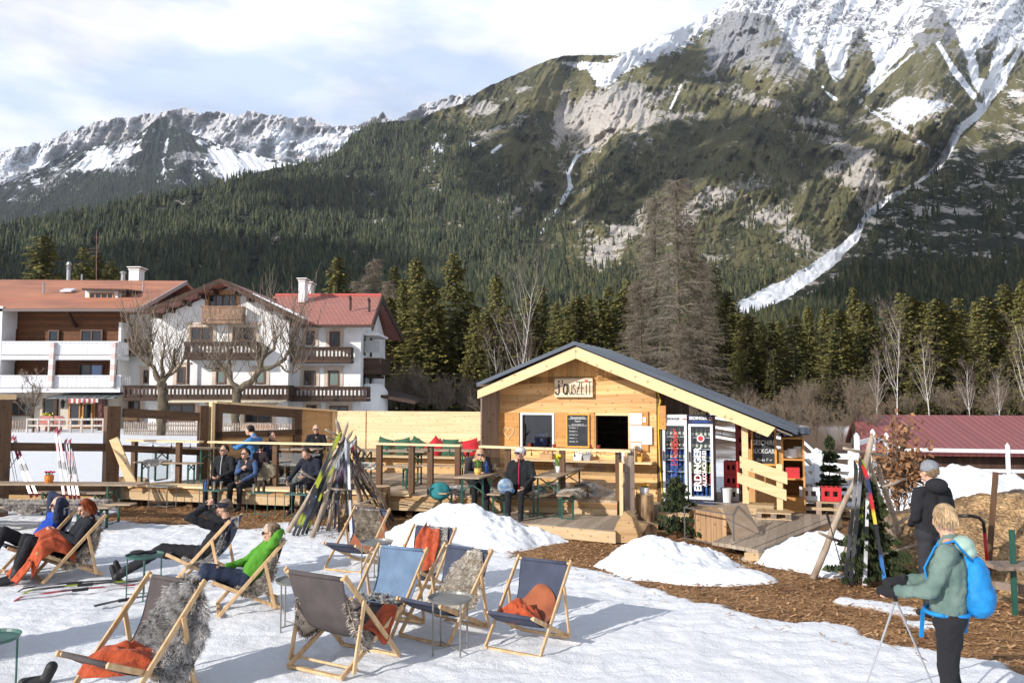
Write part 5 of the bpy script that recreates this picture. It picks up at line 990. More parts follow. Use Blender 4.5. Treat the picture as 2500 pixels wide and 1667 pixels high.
def hs(px,py,d=0): return onpl(px,py,HO,HU_,HV_,d)
def ts(px,py,d=0): return onpl(px,py,TO,TU_,TV_,d)
def ls(px,py,d=0): return onpl(px,py,LO,LU_,LV_,d)
def obox(mb,fn,s0,s1,d0,d1,z0,z1): return mb.hull8([fn(s0,d0,z0),fn(s1,d0,z0),fn(s1,d1,z0),fn(s0,d1,z0),fn(s0,d0,z1),fn(s1,d0,z1),fn(s1,d1,z1),fn(s0,d1,z1)])
C_L,C_D = (.84,.54,.26),(.60,.30,.095)
M_HW = wood('hut_boards',C_L,C_D,RZ,.19,'z',line=.25,kscale=4)
M_HWV = wood('hut_boards_upright',(.76,.44,.17),(.58,.29,.09),RZ,.14,'x',line=.25)
M_BEAM = wood('new_timber',(.78,.57,.33),(.68,.46,.23),RZ,0,'z',kscale=3)
M_SHUT = wood('honey_wood',(.60,.31,.10),(.45,.21,.06),RZ,.22,'z',line=.2)
M_GREYW = wood('grey_boards',(.34,.26,.205),(.21,.155,.12),RZ,.10,'x',line=.5)
M_DECK = wood('deck_planks',(.42,.34,.26),(.29,.225,.165),RZ,.14,'x',line=.8,knots=False)
M_DECKF = wood('deck_edge',(.60,.44,.26),(.48,.33,.18),TRZ,.3,'z',line=.3)
M_FLOOR = wood('terrace_planks',(.50,.40,.30),(.36,.28,.20),TRZ,.14,'x',line=.8,knots=False)
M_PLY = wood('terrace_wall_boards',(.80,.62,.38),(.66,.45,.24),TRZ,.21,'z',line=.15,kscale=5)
M_PLY2 = wood('shaded_wall_boards',(.62,.39,.19),(.48,.27,.11),LRZ,.2,'z',line=.2,kscale=5)  # darker copy of the terrace boards, the corner wall's shade put into its colour
M_OLD = wood('old_dark_beam',(.17,.095,.05),(.07,.038,.022),LRZ,0,'z',grain=.8)
M_OLDV = wood('old_dark_post',(.17,.095,.05),(.07,.038,.022),0,0,'x',grain=.8)
M_ROOFG = mat('hut_roof_sheet',(.085,.10,.125),rough=.35,var=.12,scale=1,metal=.3)
HT = thing('wooden_hut','timber serving hut with grey standing seam roof and open hatches','hut',HP(0,0,0),RZ)
FZ = .27; DF = -.66
tR,zR = hs(1405,837,DF); tLE,zLE = hs(1172,936,DF); tRE,zRE = hs(1890,1033,DF); SL = (zR - zLE) / (tR - tLE); SR = (zR - zRE) / (tRE - tR)
def rz_(t): return zR - SL * (tR - t) if t < tR else zR - SR * (t - tR)
tw = 3.5; zb_ = 2.86
wl0,wl1 = hs(1276,1012)[0],hs(1349,1090)[0]; zt = hs(1276,1012)[1]; zs = hs(1349,1092)[1]; wr0,wr1 = hs(1455,1050)[0],hs(1534.5,1050)[0]
mb = MB()
for (a,b,c,d) in ((0,wl0,0,zb_),(wl1,wr0,0,zb_),(wr1,tw,0,zb_)): obox(mb,HP,a,b,0,.10,FZ - .2 + c,d)
for (a,b) in ((wl0,wl1),(wr0,wr1)): obox(mb,HP,a,b,0,.10,FZ - .2,zs); obox(mb,HP,a,b,0,.10,zt,zb_)
mb.build('front_wall',M_HW,HT)
MB().prism([HP(0.0,-.012,zb_),HP(tw,-.012,zb_),HP(tw,-.012,rz_(tw) - .1),HP(tR,-.012,rz_(tR) - .1),HP(0.0,-.012,rz_(0) - .1)],HV_ * .11).build('gable_boards',M_HWV,HT,fixn=True)
mb = MB(); obox(mb,HP,tw - .08,tw + .02,.1,2.0,FZ - .2,rz_(tw) - .12); mb.build('side_wall',M_SHUT,HT)
mb = MB(); obox(mb,HP,0,.1,.1,2.0,FZ - .2,rz_(0) - .1); mb.build('left_side_wall',M_HW,HT)
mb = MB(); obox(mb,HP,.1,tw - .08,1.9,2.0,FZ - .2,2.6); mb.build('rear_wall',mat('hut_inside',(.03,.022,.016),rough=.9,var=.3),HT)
mb = MB(); mb.prism([HP(tLE,DF + .03,FZ - .2),HP(tLE + .03,DF + .03,FZ - .2),HP(.02,-.014,FZ - .2),HP(tLE,-.014,FZ - .2)],UP * (rz_(tLE) - .10 - FZ + .2)); mb.build('wing_wall',M_GREYW,HT,fixn=True)
mb = MB(); obox(mb,HP,tw,tw + .55,.85,.95,1.9,rz_(tw + .55) - .1); mb.build('inner_gable_board',M_GREYW,HT)
mb = MB(); obox(mb,HP,tw + .02,tw + .10,-.05,.03,FZ,rz_(tw) - .15); mb.build('corner_post',M_OLDV,HT)
mb = MB(); s_,z_ = hs(1608,990,-.08); s2,z2 = hs(1626,1048,-.08); obox(mb,HP,s_,s2,-.1,.0,z2,z_); mb.build('wall_block',M_SHUT,HT)
# roof
d0,d1 = DF - .07,2.4; tE = tRE + .42; tL = tLE - .06; th_ = .045
roofslab([HP(tL,d0,rz_(tL)),HP(tR,d0,zR),HP(tR,d1,zR),HP(tL,d1,rz_(tL))],th_,M_ROOFG,HT); r2_ = roofslab([HP(tR,d0,zR),HP(tE,d0 + .3,rz_(tE)),HP(tE,d1,rz_(tE)),HP(tR,d1,zR)],th_,M_ROOFG,HT)
mb = MB()
for k in range(7): 
    d = d0 + .02 + (d1 - d0 - .04) * k / 6; mb.beam(HP(tR,d,zR + .015),HP(tE,max(d,d0 + .3),rz_(tE) + .015),.03,.035); mb.beam(HP(tL,d,rz_(tL) + .015),HP(tR,d,zR + .015),.03,.035)
mb.build('roof_seam',M_ROOFG,HT)
mb = MB()
for a,b in ((tL + .1,tR - .03),(tR + .03,tE - .1)): mb.prism([HP(a,d0 + .14,rz_(a) - .09),HP(b,d0 + .14,rz_(b) - .09),HP(b,d1 - .1,rz_(b) - .09),HP(a,d1 - .1,rz_(a) - .09)],(0,0,-.025))
mb.build('soffit_boards',M_GREYW,HT,fixn=True)
bh = .235; tB = tRE - .12
for i,q in enumerate(([HP(tL,0,rz_(tL) - .075 - .05),HP(tR,0,zR - .075),HP(tR,0,zR - .075 - bh * 1.05),HP(tL + .45,0,rz_(tL + .45) - .075 - bh),HP(tL,0,rz_(tL) - .30)],[HP(tR + .004,0,zR - .075),HP(tB + .14,0,rz_(tB + .14) - .075),HP(tB,0,rz_(tB) - .075 - bh),HP(tR + .004,0,zR - .075 - bh * 1.05)])):
    MB().prism([p + HV_ * (d0 + .07) for p in q],HV_ * .06).build('barge_board',M_BEAM,HT,fixn=True)
mb = MB()
for t in (.16,tR,tw - .1): mb = MB(); mb.box(HP(t,DF / 2 + .02,rz_(t) - .20),(.10,-DF - .02,.12),RZ); mb.build('purlin',M_BEAM,HT)
# window frames, reveals, glazing
for (a,b,nm) in ((wl0,wl1,1),(wr0,wr1,0)):
    f = MB(); t = .045
    obox(f,HP,a - t,a,-.03,.10,zs,zt + t); obox(f,HP,b,b + t,-.03,.10,zs,zt + t); obox(f,HP,a,b,-.03,.10,zt,zt + t); obox(f,HP,a - t,b + t,-.07,.10,zs - t,zs); fo = f.build('window',M_BEAM if nm == 0 else mat('white_frame',(.7,.7,.68),var=.04),HT)
    if nm: g = MB(); obox(g,HP,a,b,.045,.055,zs,zt); g.build('pane',glassmat('hatch_glass',(.4,.45,.55),.07),fo)
def cup(mb,p,r,h): mb.lathe(p,[(r * .7,0),(r,h),(r * .85,h),(r * .6,.02)],10)
mb = MB(); rq = random.Random(3)
for k in range(26): p = HP(rq.uniform(wr0,wr1),1.5 + rq.uniform(-.1,.1),rq.choice((1.62,1.86))); mb.lathe(p,[(.03,0),(.035,.12),(.012,.17),(.014,.22)],8)
tag(mb.build('bar_bottles',mat('bottle_glass_dark',(.05,.06,.07),rough=.1,var=.5,spec=.9)),'rows of bottles and glasses on the bar back shelf inside the right hatch','bottles',kind='stuff')
mb = MB(); obox(mb,HP,wl0 - .2,wr1 + .2,1.35,1.7,1.58,1.62); obox(mb,HP,wl0 - .2,wr1 + .2,1.35,1.7,1.82,1.855); mb.build('inner_shelf',M_DARKWOOD,HT)
cm = MB(); a,b = hs(1304,1088,.35)[0],hs(1338,1088,.35)[0]; obox(cm,HP,a,b,.3,.6,1.15,zs + .22)
o = cm.build('coffee_machine',mat('steel',(.6,.62,.64),rough=.25,metal=.8,var=.1)); tag(o,'steel coffee machine standing inside the left hatch','coffee machine')
cm = MB()
for k in range(4): cup(cm,HP(a + .05 + k * .075,.42,zs + .22),.032,.05)
tag(cm.build('cup',mat('porcelain',(.75,.75,.73),rough=.3,var=.03)),'white cups upside on the coffee machine','cups')
# shutters
def shutter(x0,y0,x1,y1,label=None,d=-.05):
    a,zt_ = hs(x0,y0,d); b,zb2 = hs(x1,y1,d); m = MB(); obox(m,HP,a,b,d,d + .045,zb2,zt_); o = m.build('shutter',M_SHUT,HT)
    if label: o['label'] = label
    return o,a,b,zb2,zt_
sh,a,b,zb2,zt_ = shutter(1217,1007,1267,1091,'shutter with a carved heart')
hp = []
for k in range(40):
    t = 2 * math.pi * k / 40; hp.append(HP((a + b) / 2 + .012 * 16 * math.sin(t) ** 3 * .62,-.058,(zb2 + zt_) / 2 - .06 + .012 * .75 * (13 * math.cos(t) - 5 * math.cos(2 * t) - 2 * math.cos(3 * t) - math.cos(4 * t))))
MB().path(hp + [hp[0]],.012,6).build('carved_heart',M_BEAM,sh)
shutter(1356,1007,1384,1091); shutter(1441,1007,1452,1092); shutter(1538,1004,1583,1101)
# chalk board with white writing
M_CHALKB = mat('blackboard',(.025,.028,.032),rough=.7,var=.25,scale=6); M_CHALK = mat('chalk',(.72,.72,.70),rough=.9,var=0); M_BFR = mat('board_frame',(.62,.30,.05),rough=.5,var=.15,scale=9)
MHUT = Matrix.Rotation(RZ,3,'Z') @ Matrix.Rotation(R(90),3,'X')
def board(name,fn,s0,s1,d,z0,z1,fr,label,cat='blackboard',rz=RZ,tilt=0):
    root = thing(name,label,cat,fn((s0 + s1) / 2,d,z0),rz); f = MB()
    for q in ((s0,s0 + fr,z0,z1),(s1 - fr,s1,z0,z1),(s0 + fr,s1 - fr,z0,z0 + fr),(s0 + fr,s1 - fr,z1 - fr,z1)): obox(f,fn,q[0],q[1],d - .03,d,q[2],q[3])
    f.build('frame',M_BFR,root); m = MB(); obox(m,fn,s0 + .01,s1 - .01,d - .012,d - .004,z0 + .01,z1 - .01); m.build('writing_surface',M_CHALKB,root); return root
a,z1_ = hs(1382,1009,-.06); b,z0_ = hs(1440,1093,-.06)
bd = board('menu_board',HP,a,b,-.06,z0_,z1_,.035,'black chalk menu board in an orange frame between the two hatches')
lines = [('Hausgemachte',.062,.5,0),('Suppen',.05,.55,0),('Speck oder Bergkäse   4,0',.034,.5,1),('- Kartoffelsuppe   5,-',.036,.0,0),('- Gulaschsuppe   6,-',.036,0,0),('- Linseneintopf   6,5',.036,0,0),('- Frankfurter   5,-',.036,0,0),('- Germknödel   5,8',.036,0,0)]
H_ = z1_ - z0_
for i,(s,sz,al,hl) in enumerate(lines):
    z = z1_ - .085 - i * (H_ - .14) / 8
    text_obj('chalk_writing',s,sz * 1.15,M_CHALK,HP((a + b) / 2 if al else a + .055,-.078,z),MHUT,bd,depth=.002,align='CENTER' if al else 'LEFT',shear=.25,sx=.62 if len(s) > 14 else .8)
mb = MB(); z = z1_ - .085 - 1.0 * (H_ - .14) / 8; mb.beam(HP(a + .06,-.078,z1_ - .118),HP(b - .06,-.078,z1_ - .113),.004,.006); mb.beam(HP(a + .05,-.078,z - .10),HP(b - .05,-.078,z - .095),.004,.006); mb.build('chalk_line',M_CHALK,bd)
# name sign with painted letters
a,z1_ = hs(1354,923,-.10); b,z0_ = hs(1446.5,969,-.10); sg = thing('name_sign','pale wooden sign with hand painted black letters and a red heart under the gable','sign',HP(a,-.1,z0_),RZ)
m = MB(); obox(m,HP,a,b,-.10,-.02,z0_,z1_); m.build('sign_board',wood('sign_wood',(.82,.66,.46),(.70,.52,.33),RZ,.14,'z',knots=False),sg)
SW,SH_ = b - a,z1_ - z0_
def stroke(pts,r=.017): q = [HP(a + SW * x,-.102,z0_ + SH_ * y) for x,y in pts]; [MBt.caps(u,v,r,r,8) for u,v in zip(q[:-1],q[1:])]
GL = {'j': [[(.115,.66),(.12,.25),(.09,.13),(.04,.16),(.03,.26)],[(.115,.83),(.116,.79)]],"'": [[(.20,.90),(.215,.80),(.20,.72)]],
 'a': [[(.335,.60),(.27,.66),(.235,.45),(.245,.22),(.29,.15),(.335,.30)],[(.335,.66),(.335,.14)]],'u': [[(.375,.64),(.38,.25),(.42,.14),(.455,.25)],[(.46,.66),(.46,.14)]],'s': [[(.55,.60),(.515,.66),(.495,.52),(.55,.36),(.545,.17),(.50,.14),(.485,.22)]],
 'Z': [[(.585,.80),(.68,.80),(.585,.14),(.68,.14)],[(.60,.47),(.665,.47)]],'E': [[(.79,.78),(.715,.78),(.715,.14),(.79,.14)],[(.715,.46),(.775,.46)]],'I': [[(.84,.66),(.84,.14)]],'T': [[(.875,.80),(.975,.80)],[(.93,.80),(.93,.14)]]}
for k,v in GL.items():
    MBt = MB()
    for s in v: stroke(s,.017 if k in 'ja' else .0095)
    MBt.build('painted_letter',mat('black_paint',(.02,.018,.018),rough=.5,var=0),sg)
hp = [HP(a + SW * .84 + .0026 * 16 * math.sin(2 * math.pi * k / 28) ** 3,-.104,z0_ + SH_ * .84 + .0026 * (13 * math.cos(2 * math.pi * k / 28) - 5 * math.cos(4 * math.pi * k / 28) - 2 * math.cos(6 * math.pi * k / 28))) for k in range(28)]
MB().prism(hp,HV_ * .006).build('painted_heart',mat('red_paint',(.7,.04,.03),rough=.5,var=0),sg,fixn=True)
# papers pinned right of the hatch
M_PAPER = mat('paper',(.78,.77,.76),rough=.8,var=.03)
for q,lb in (((1538,1008,1567,1036),'topmost white notice right of the hatch'),((1538,1038,1567,1055),'second white notice in the left column of papers'),((1539,1056,1568,1078),'third white notice in the left column of papers'),((1540,1080,1566,1099),'lowest white notice above the counter end'),((1567,1040,1592,1085),'large white notice in the right column of papers'),((1569,1018,1577,1031),'tiny crooked note pinned at the shutter edge')):
    d = -.06; a,zt2 = hs(q[0],q[1],d); b,zb3 = hs(q[2],q[3],d); root = thing('notice',lb,'notice',HP(a,d,zb3),RZ); m = MB(); obox(m,HP,a,b,d - .004,d,zb3,zt2); m.build('paper',M_PAPER,root); m = MB()
    for k in range(5): 
        z = zt2 - (zt2 - zb3) * (k + .9) / 6.2; m.beam(HP(a + (b - a) * .12,d - .006,z),HP(a + (b - a) * (.5 + .35 * ((k * 7) % 3) / 2),d - .006,z),.002,.007)
    m.build('printed_lines',mat('grey_print',(.35,.35,.36),var=0),root)
# serving counter
ct,cz = hs(1262,1119,-.36); ct1,_ = hs(1597,1128,-.36); m = MB(); obox(m,HP,.35,3.46,-.42,-.012,cz - .04,cz); o = m.build('counter_shelf',M_BEAM,HT)
m = MB(); obox(m,HP,ct1 - .42,ct1 - .38,-.42,-.1,cz,cz + .32); m.build('counter_divider',M_BEAM,HT)
for (x,c,w,lb) in ((1412,(.72,.72,.70),.2,'white plastic cutlery tray on the serving counter'),(1435,(.35,.36,.36),.16,'tray of small glass jars on the serving counter'),(1336,(.5,.3,.15),.3,'wooden crate end on the left of the counter'),(1560,(.6,.35,.08),.16,'orange napkin box at the right counter end'),(1521,(.6,.6,.58),.07,'small white pot with green herbs on the counter')):
    s,_ = hs(x,1110,-.25); m = MB(); m.hull8([HP(s - w * .4,-.34,cz),HP(s + w * .4,-.34,cz),HP(s + w * .4,-.12,cz),HP(s - w * .4,-.12,cz),HP(s - w * .5,-.36,cz + .11),HP(s + w * .5,-.36,cz + .11),HP(s + w * .5,-.10,cz + .11),HP(s - w * .5,-.10,cz + .11)])
    for k in range(3): m.lathe(HP(s - w * .3 + k * w * .3,-.22,cz + .10),[(.02,0),(.025,.06),(.01,.08)],8)
    tag(m.build('counter_box',mat('cbox%d' % x,c,var=.1),None),lb,'box')
for x,lb in ((1293,'small red pot at the left corner of the left hatch'),(1353,'small red pot at the right corner of the left hatch'),(1440,'small red pot below the chalk menu board'),(1461,'small red pot at the left corner of the open right hatch')):
    s,z = hs(x,1090,-.05); m = MB(); cup(m,HP(s,-.045,zs),.045,.075); tag(m.build('red_pot',mat('red_pot',(.28,.04,.03),rough=.4,var=.1),smooth=False),lb,'pot','red pots on the hatch sills')
m = MB(); m.path([HP(tw + .03,-.07,2.55),HP(tw + .10,-.08,2.35),HP(tw + .06,-.08,2.2),HP(tw + .05,-.07,1.7),HP(tw + .07,-.07,1.0),HP(tw + .12,-.07,.35)],.014,6); tag(m.build('yellow_cable',mat('yellow_rubber',(.7,.5,.03),rough=.5,var=0)),'yellow cable running down the corner of the hut beside the fridges','cable')
# ------------------------------------------------------------------ floor under fridges, steps, side kitchen
m = MB(); obox(m,HP,3.3,5.9,-.45,2.1,-.05,FZ); m.build('hut_floor',M_FLOOR,HT)
m = MB(); obox(m,HP,3.62,4.95,-.75,-.452,-.05,FZ - .14); tag(m.build('wooden_step',M_DECKF),'low timber step in front of the two fridges','step')
# fridges
M_FRW = mat('fridge_white',(.68,.69,.70),rough=.35,var=.03); M_NAVY = mat('fridge_navy',(.02,.03,.075),rough=.35,var=.3); M_SHELF = mat('shelf_white',(.6,.62,.63),var=.05)
def fridge(x0,x1,ytop,ybot,d,m_body,m_head,label,text,dep=.55,tcol=None,seed=0):
    s0,z1 = hs(x0,ytop,d); s1,z0 = hs(x1,ybot,d); z0 = FZ; root = thing('drinks_fridge',label,'fridge',HP((s0 + s1) / 2,d,z0),RZ)
    m = MB(); t = .03; zh = z1 - .17
    obox(m,HP,s0,s0 + t,d + .03,d + dep,z0,zh); obox(m,HP,s1 - t,s1,d + .03,d + dep,z0,zh); obox(m,HP,s0 + t,s1 - t,d + dep - .03,d + dep,z0,zh); obox(m,HP,s0 + t,s1 - t,d + .03,d + dep - .03,z0,z0 + .10)
    m.build('cabinet',m_body,root); m = MB(); obox(m,HP,s0,s1,d + .012,d + dep,zh,z1); m.build('header',m_head,root)
    m = MB(); e = .05; zb = z0 + .10
    for q in ((s0,s0 + e,zb,zh),(s1 - e,s1,zb,zh),(s0 + e,s1 - e,zb,zb + e),(s0 + e,s1 - e,zh - e,zh)): obox(m,HP,q[0],q[1],d - .015,d + .025,q[2],q[3])
    dr = m.build('door',M_FRW,root); m = MB(); obox(m,HP,s0 + e,s1 - e,d + .0,d + .006,zb + e,zh - e); m.build('pane',glassmat('fridge_glass',(.93,.96,.97),.05),dr)
    m = MB(); obox(m,HP,s0 + .01,s0 + .03,d - .05,d - .016,z0 + .85,z0 + 1.05); m.build('handle',M_SOFFIT,dr)
    rs = random.Random(seed); ns = 6
    for k in range(ns):
        z = zb + .05 + (zh - zb - .1) * k / ns; m = MB(); obox(m,HP,s0 + t + .002,s1 - t - .002,d + .06,d + dep - .05,z,z + .012); m.build('shelf',M_SHELF,root)
        n = 5; bb = MB(); pal = [(.05,.12,.35),(.35,.25,.05),(.5,.45,.2),(.06,.2,.1),(.4,.05,.05)]; c0 = rs.choice(pal) if k % 3 else (.04,.1,.3)
        for j in range(n):
            for dd in (.12,.22):
                p = HP(s0 + .07 + (s1 - s0 - .14) * j / (n - 1),d + dd,z + .012); bb.cur = (.05,.035,.02) if k > 3 else tuple(v * 1.3 for v in c0); bb.lathe(p,[(.028,0),(.028,.13),(.011,.18),(.012,.215)],8); bb.cur = (.6,.58,.45) if k > 2 else c0; bb.lathe(p + UP * .035,[(.0292,0),(.0292,.06)],8)
        o = bb.build('bottle_row',vcmat('bottles',rough=.2,spec=.6),root); o['kind'] = 'stuff'
    return root,s0,s1,z0,z1,zb,zh
fr1 = fridge(1617,1679,1012,1216,-.06,M_FRW,M_FRW,'white glass door drinks fridge left, against the hut corner',None,seed=2)
fr2 = fridge(1680,1743,1014,1225,-.10,M_NAVY,M_NAVY,'navy sided glass door drinks fridge right, with big white lettering',None,seed=5)
MB().box(HP(fr1[2] - .01,.02,fr1[3] + .1),(.01,.01,.01)) 
M_LW = mat('letter_white',(.8,.8,.8),var=0); M_LR = mat('letter_red',(.55,.05,.04),var=0); M_LB = mat('letter_blue',(.03,.08,.35),var=0); M_LK = mat('letter_black',(.03,.03,.03),var=0)
r1,s0,s1,z0,z1,zb,zh = fr1; sm = (s0 + s1) / 2
text_obj('brand_writing','ERDINGER',.062,M_LK,HP(sm - .02,-.052,z1 - .085),MHUT,r1,sx=.85,bold=.001); text_obj('brand_writing','Weißbräu',.04,M_LR,HP(sm + .205,-.052,z1 - .085),MHUT,r1,shear=.3,sx=.55)
MROT = Matrix.Rotation(RZ,3,'Z') @ Matrix.Rotation(R(90),3,'X') @ Matrix.Rotation(R(90),3,'Z')
text_obj('door_writing','Weißbier',.20,M_LR,HP(sm,-.066,zb + 1.0),MROT,r1,shear=.35,sx=1.0,bold=.002); text_obj('door_writing','ERDINGER',.15,M_LB,HP(sm + .01,-.066,zb + .48),MROT,r1,sx=1.0,bold=.003)
def roundel(root,s,z,d,r,m1=None,m2=None):
    m = MB(); m.lathe(HP(s,d,z),[(r,0),(r,.006)],20,M=MHUT); o = m.build('round_emblem',m1 or M_LW,root); m = MB(); m.lathe(HP(s,d - .006,z),[(r * .72,0),(r * .72,.004)],20,M=MHUT); m.build('emblem_centre',m2 or M_LR,o)
roundel(r1,sm - .215,z1 - .085,-.05,.035,M_LR,M_LW)
r2,s0,s1,z0,z1,zb,zh = fr2; sm = (s0 + s1) / 2
text_obj('brand_writing','ERDINGER',.085,M_LW,HP(sm - .045,-.092,z1 - .055),MHUT,r2,sx=.88,bold=.003); text_obj('brand_writing','ALKOHOLFREI',.05,M_LB,HP(sm,-.092,z1 - .125),MHUT,r2,sx=1.0,bold=.002); roundel(r2,sm + .20,z1 - .06,-.092,.035)
text_obj('door_writing','ERDINGER',.19,M_LW,HP(sm - .06,-.107,zb + .60),MROT,r2,sx=.98,bold=.006); text_obj('door_writing','ALKOHOLFREI',.105,M_LW,HP(sm + .07,-.107,zb + .62),MROT,r2,sx=1.05,bold=.003); roundel(r2,sm,zb + 1.22,-.107,.075)
m = MB()
for k in range(9): p = HP(s1 + .003,.05 + (k % 3) * .13,z0 + .25 + k * .15); m.box(p,(.003,.10,.11),RZ)
m.build('side_picture',mat('orange_picture',(.35,.10,.03),var=.6,scale=9),r2)
# stacked drinks crates
M_CRR = mat('crate_red',(.50,.03,.035),rough=.4,var=.1); M_CRW = mat('crate_white',(.66,.66,.67),rough=.4,var=.04)
def crate(fn,s,d,z,m,label,w=.38,dp=.28,h=.27,grp='drinks crates stacked beside the fridges',bott=True,rzz=None):
    root = thing('drinks_crate',label,'crate',fn(s,d,z),RZ,grp); c = MB(); t = .02
    for (a,b,c0,c1,z0,z1) in ((0,w,0,t,0,h * .35),(0,w,0,t,h * .72,h),(0,.07,0,t,h * .35,h * .72),(w - .07,w,0,t,h * .35,h * .72),(w * .42,w * .58,0,t,h * .35,h * .72),(0,w,dp - t,dp,0,h),(0,t,t,dp - t,0,h),(w - t,w,t,dp - t,0,h),(t,w - t,t,dp - t,0,t)): obox(c,fn,s + a,s + b,d + c0,d + c1,z + z0,z + z1)
    c.build('shell',m,root); b = MB()
    for i in range(4):
        for j in range(3): b.lathe(fn(s + .055 + i * .09,d + .06 + j * .08,z + .02),[(.03,0),(.03,.17),(.012,.22),(.013,.26)],8)
    b.build('bottles',mat('brown_bottle',(.06,.03,.015),rough=.15,var=.2,spec=.8),root)['kind'] = 'stuff'; return root
names = ['lowest','second','third','fourth','fifth','topmost']
for i in range(6): crate(HP,5.00,1.0,FZ + i * .275,M_CRR,'%s red drinks crate in the tall stack right of the navy fridge' % names[i])
for i in range(3): crate(HP,4.78,.62,FZ + i * .275,M_CRR if i else M_CRW,'%s crate in the short stack just behind the navy fridge' % ['lowest','middle','top'][i],w=.30)
m = MB(); p = HP(4.86,.25,FZ); m.lathe(p,[(.09,0),(.11,.28),(.12,.28),(.12,.31)],14); tag(m.build('bucket',M_FRW,smooth=False),'white plastic bucket beside the navy fridge','bucket')
# right support post with handrail boards, dish return board and shelf
m = MB(); s,z = hs(1818,1035,-.25); obox(m,HP,s - .06,s + .06,-.31,-.19,-.05,rz_(s) - .12); m.build('support_post',M_BEAM,HT)
s0,z1 = hs(1833,1047,.15); s1,z0 = hs(1897,1137,.15)
bd2 = board('return_board',HP,s0,s1,.15,z0,z1,.04,'black chalk board in an orange frame for returning dishes at the hut end')
for i,(t,sz) in enumerate((('GESCHIRR',.135),('RÜCKGABE',.125),('Danke ♡ →',.08))): text_obj('chalk_writing',t,sz,M_CHALK,HP((s0 + s1) / 2,.13,z1 - .27 - i * .17),MHUT,bd2,depth=.002,shear=.12 if i < 2 else .4,sx=.74)
m = MB(); p = HP(s0 + .14,.128,z1 - .12); m.path([p + HU_ * (.04 * math.cos(a_)) + UP * (.04 * math.sin(a_)) for a_ in [k * .6 for k in range(11)]],.003,4); m.path([HP(s0 + .3,.128,z1 - .15),HP(s0 + .33,.128,z1 - .09),HP(s0 + .36,.128,z1 - .15),HP(s0 + .4,.128,z1 - .09),HP(s0 + .42,.128,z1 - .14)],.003,4); m.build('chalk_drawing',M_CHALK,bd2)
sa,sb = hs(1826,1200,.2)[0],hs(1896,1200,.2)[0]
KT = thing('dish_counter','honey coloured boarded counter with open shelves at the right end of the hut','counter',HP(sa,.2,0),RZ)
m = MB(); obox(m,HP,sa,sb + .1,.20,.24,.02,1.38); m.build('front_panel',wood('counter_upright',(.58,.33,.14),(.42,.22,.08),RZ,.14,'x',line=.5),KT)
se = sb + .14
m = MB(); obox(m,HP,se - .04,se,.2,1.0,.02,1.62); obox(m,HP,se + .36,se + .40,.1,1.0,.02,1.62); 
for z in (.42,.80,1.18,1.60): obox(m,HP,se,se + .36,.12,.98,z,z + .03)
obox(m,HP,se,se + .36,.94,.98,.05,1.6); obox(m,HP,se,se + .36,.11,.14,.02,.42); m.build('open_shelf',M_SHUT,KT)
for z,lb,k in ((1.21,'stack of white plates on the top open shelf at the hut end',0),(1.63,'pile of steel pots and pans on top of the dish shelf',1),(.83,'small red crate of bottles on the lower open shelf',2)):
    m = MB(); c = HP(se + .18,.42,z)
    if k == 0:
        for j in range(3): m.lathe(c + HU_ * (-.11 + .11 * j) * 1 + HV_ * (-.12 * (j % 2)),[(.05,0),(.10,.02),(.10,.15 + .04 * j),(.06,.16)],14)
        tag(m.build('plate_stack',mat('porcelain',(.7,.7,.7),var=.03)),lb,'plates')
    elif k == 1:
        for j in range(3): m.lathe(c + HU_ * (-.12 + .16 * j) + UP * (.02 * j),[(.12,0),(.15,.03),(.15,.06 + .04 * j),(.02,.08 + .04 * j)],14)
        m.lathe(c + HU_ * -.25 + UP * .08,[(.08,0),(.10,.18),(.10,.2),(.03,.24)],12); tag(m.build('pot_pile',mat('dark_steel',(.12,.14,.17),rough=.25,metal=.7,var=.2)),lb,'pots')
    else:
        obox(m,HP,se + .04,se + .3,.2,.45,z,z + .2); tag(m.build('small_crate',M_CRR),lb,'crate')
# slanted handrail boards on two posts
m = MB(); s,_ = hs(1903,1200,-.55); obox(m,HP,s - .05,s + .06,-.6,-.5,-.05,1.16); hr = thing('stair_rail','pair of slanting new boards nailed to posts beside the steps','handrail',HP(s,-.5,0),RZ); m.build('post',M_BEAM,hr)
for (xa,ya,xb,yb,h_) in ((1806,1127,1922,1168,.11),(1800,1165,1920,1209,.10)):
    (a,za),(b,zb) = hs(xa,ya,-.66),hs(xb,yb,-.66); MB().prism([HP(a,-.66,za - h_),HP(b,-.66,zb - h_),HP(b,-.66,zb + h_),HP(a,-.66,za + h_)],HV_ * .05).build('board',M_BEAM,hr,fixn=True)
# walkway, steps, pallets
def quadslab(name,P,z0,z1,m,label=None,cat=None,parent=None):
    b = MB(); b.hull8([(p[0],p[1],z0) for p in P] + [(p[0],p[1],z1) for p in P]); o = b.build(name,m,parent)
    if label: tag(o,label,cat)
    return o
P = [atZ(1738,1322,.17),atZ(1852,1342,.17),atZ(2056,1262,.17),atZ(1910,1247,.17)]
wk = thing('plank_walkway','raised grey plank walkway leading round the right end of the hut','walkway',(P[0].x,P[0].y,0))
n = 7
for k in range(n):
    a0,a1 = P[0].lerp(P[1],(k + .02) / n),P[0].lerp(P[1],(k + .97) / n); b0,b1 = P[3].lerp(P[2],(k + .02) / n),P[3].lerp(P[2],(k + .97) / n); b = MB(); b.hull8([(q.x,q.y,.12) for q in (a0,a1,b1,b0)] + [(q.x,q.y,.17 + .004 * (k % 3)) for q in (a0,a1,b1,b0)]); b.build('plank',M_DECK,wk)
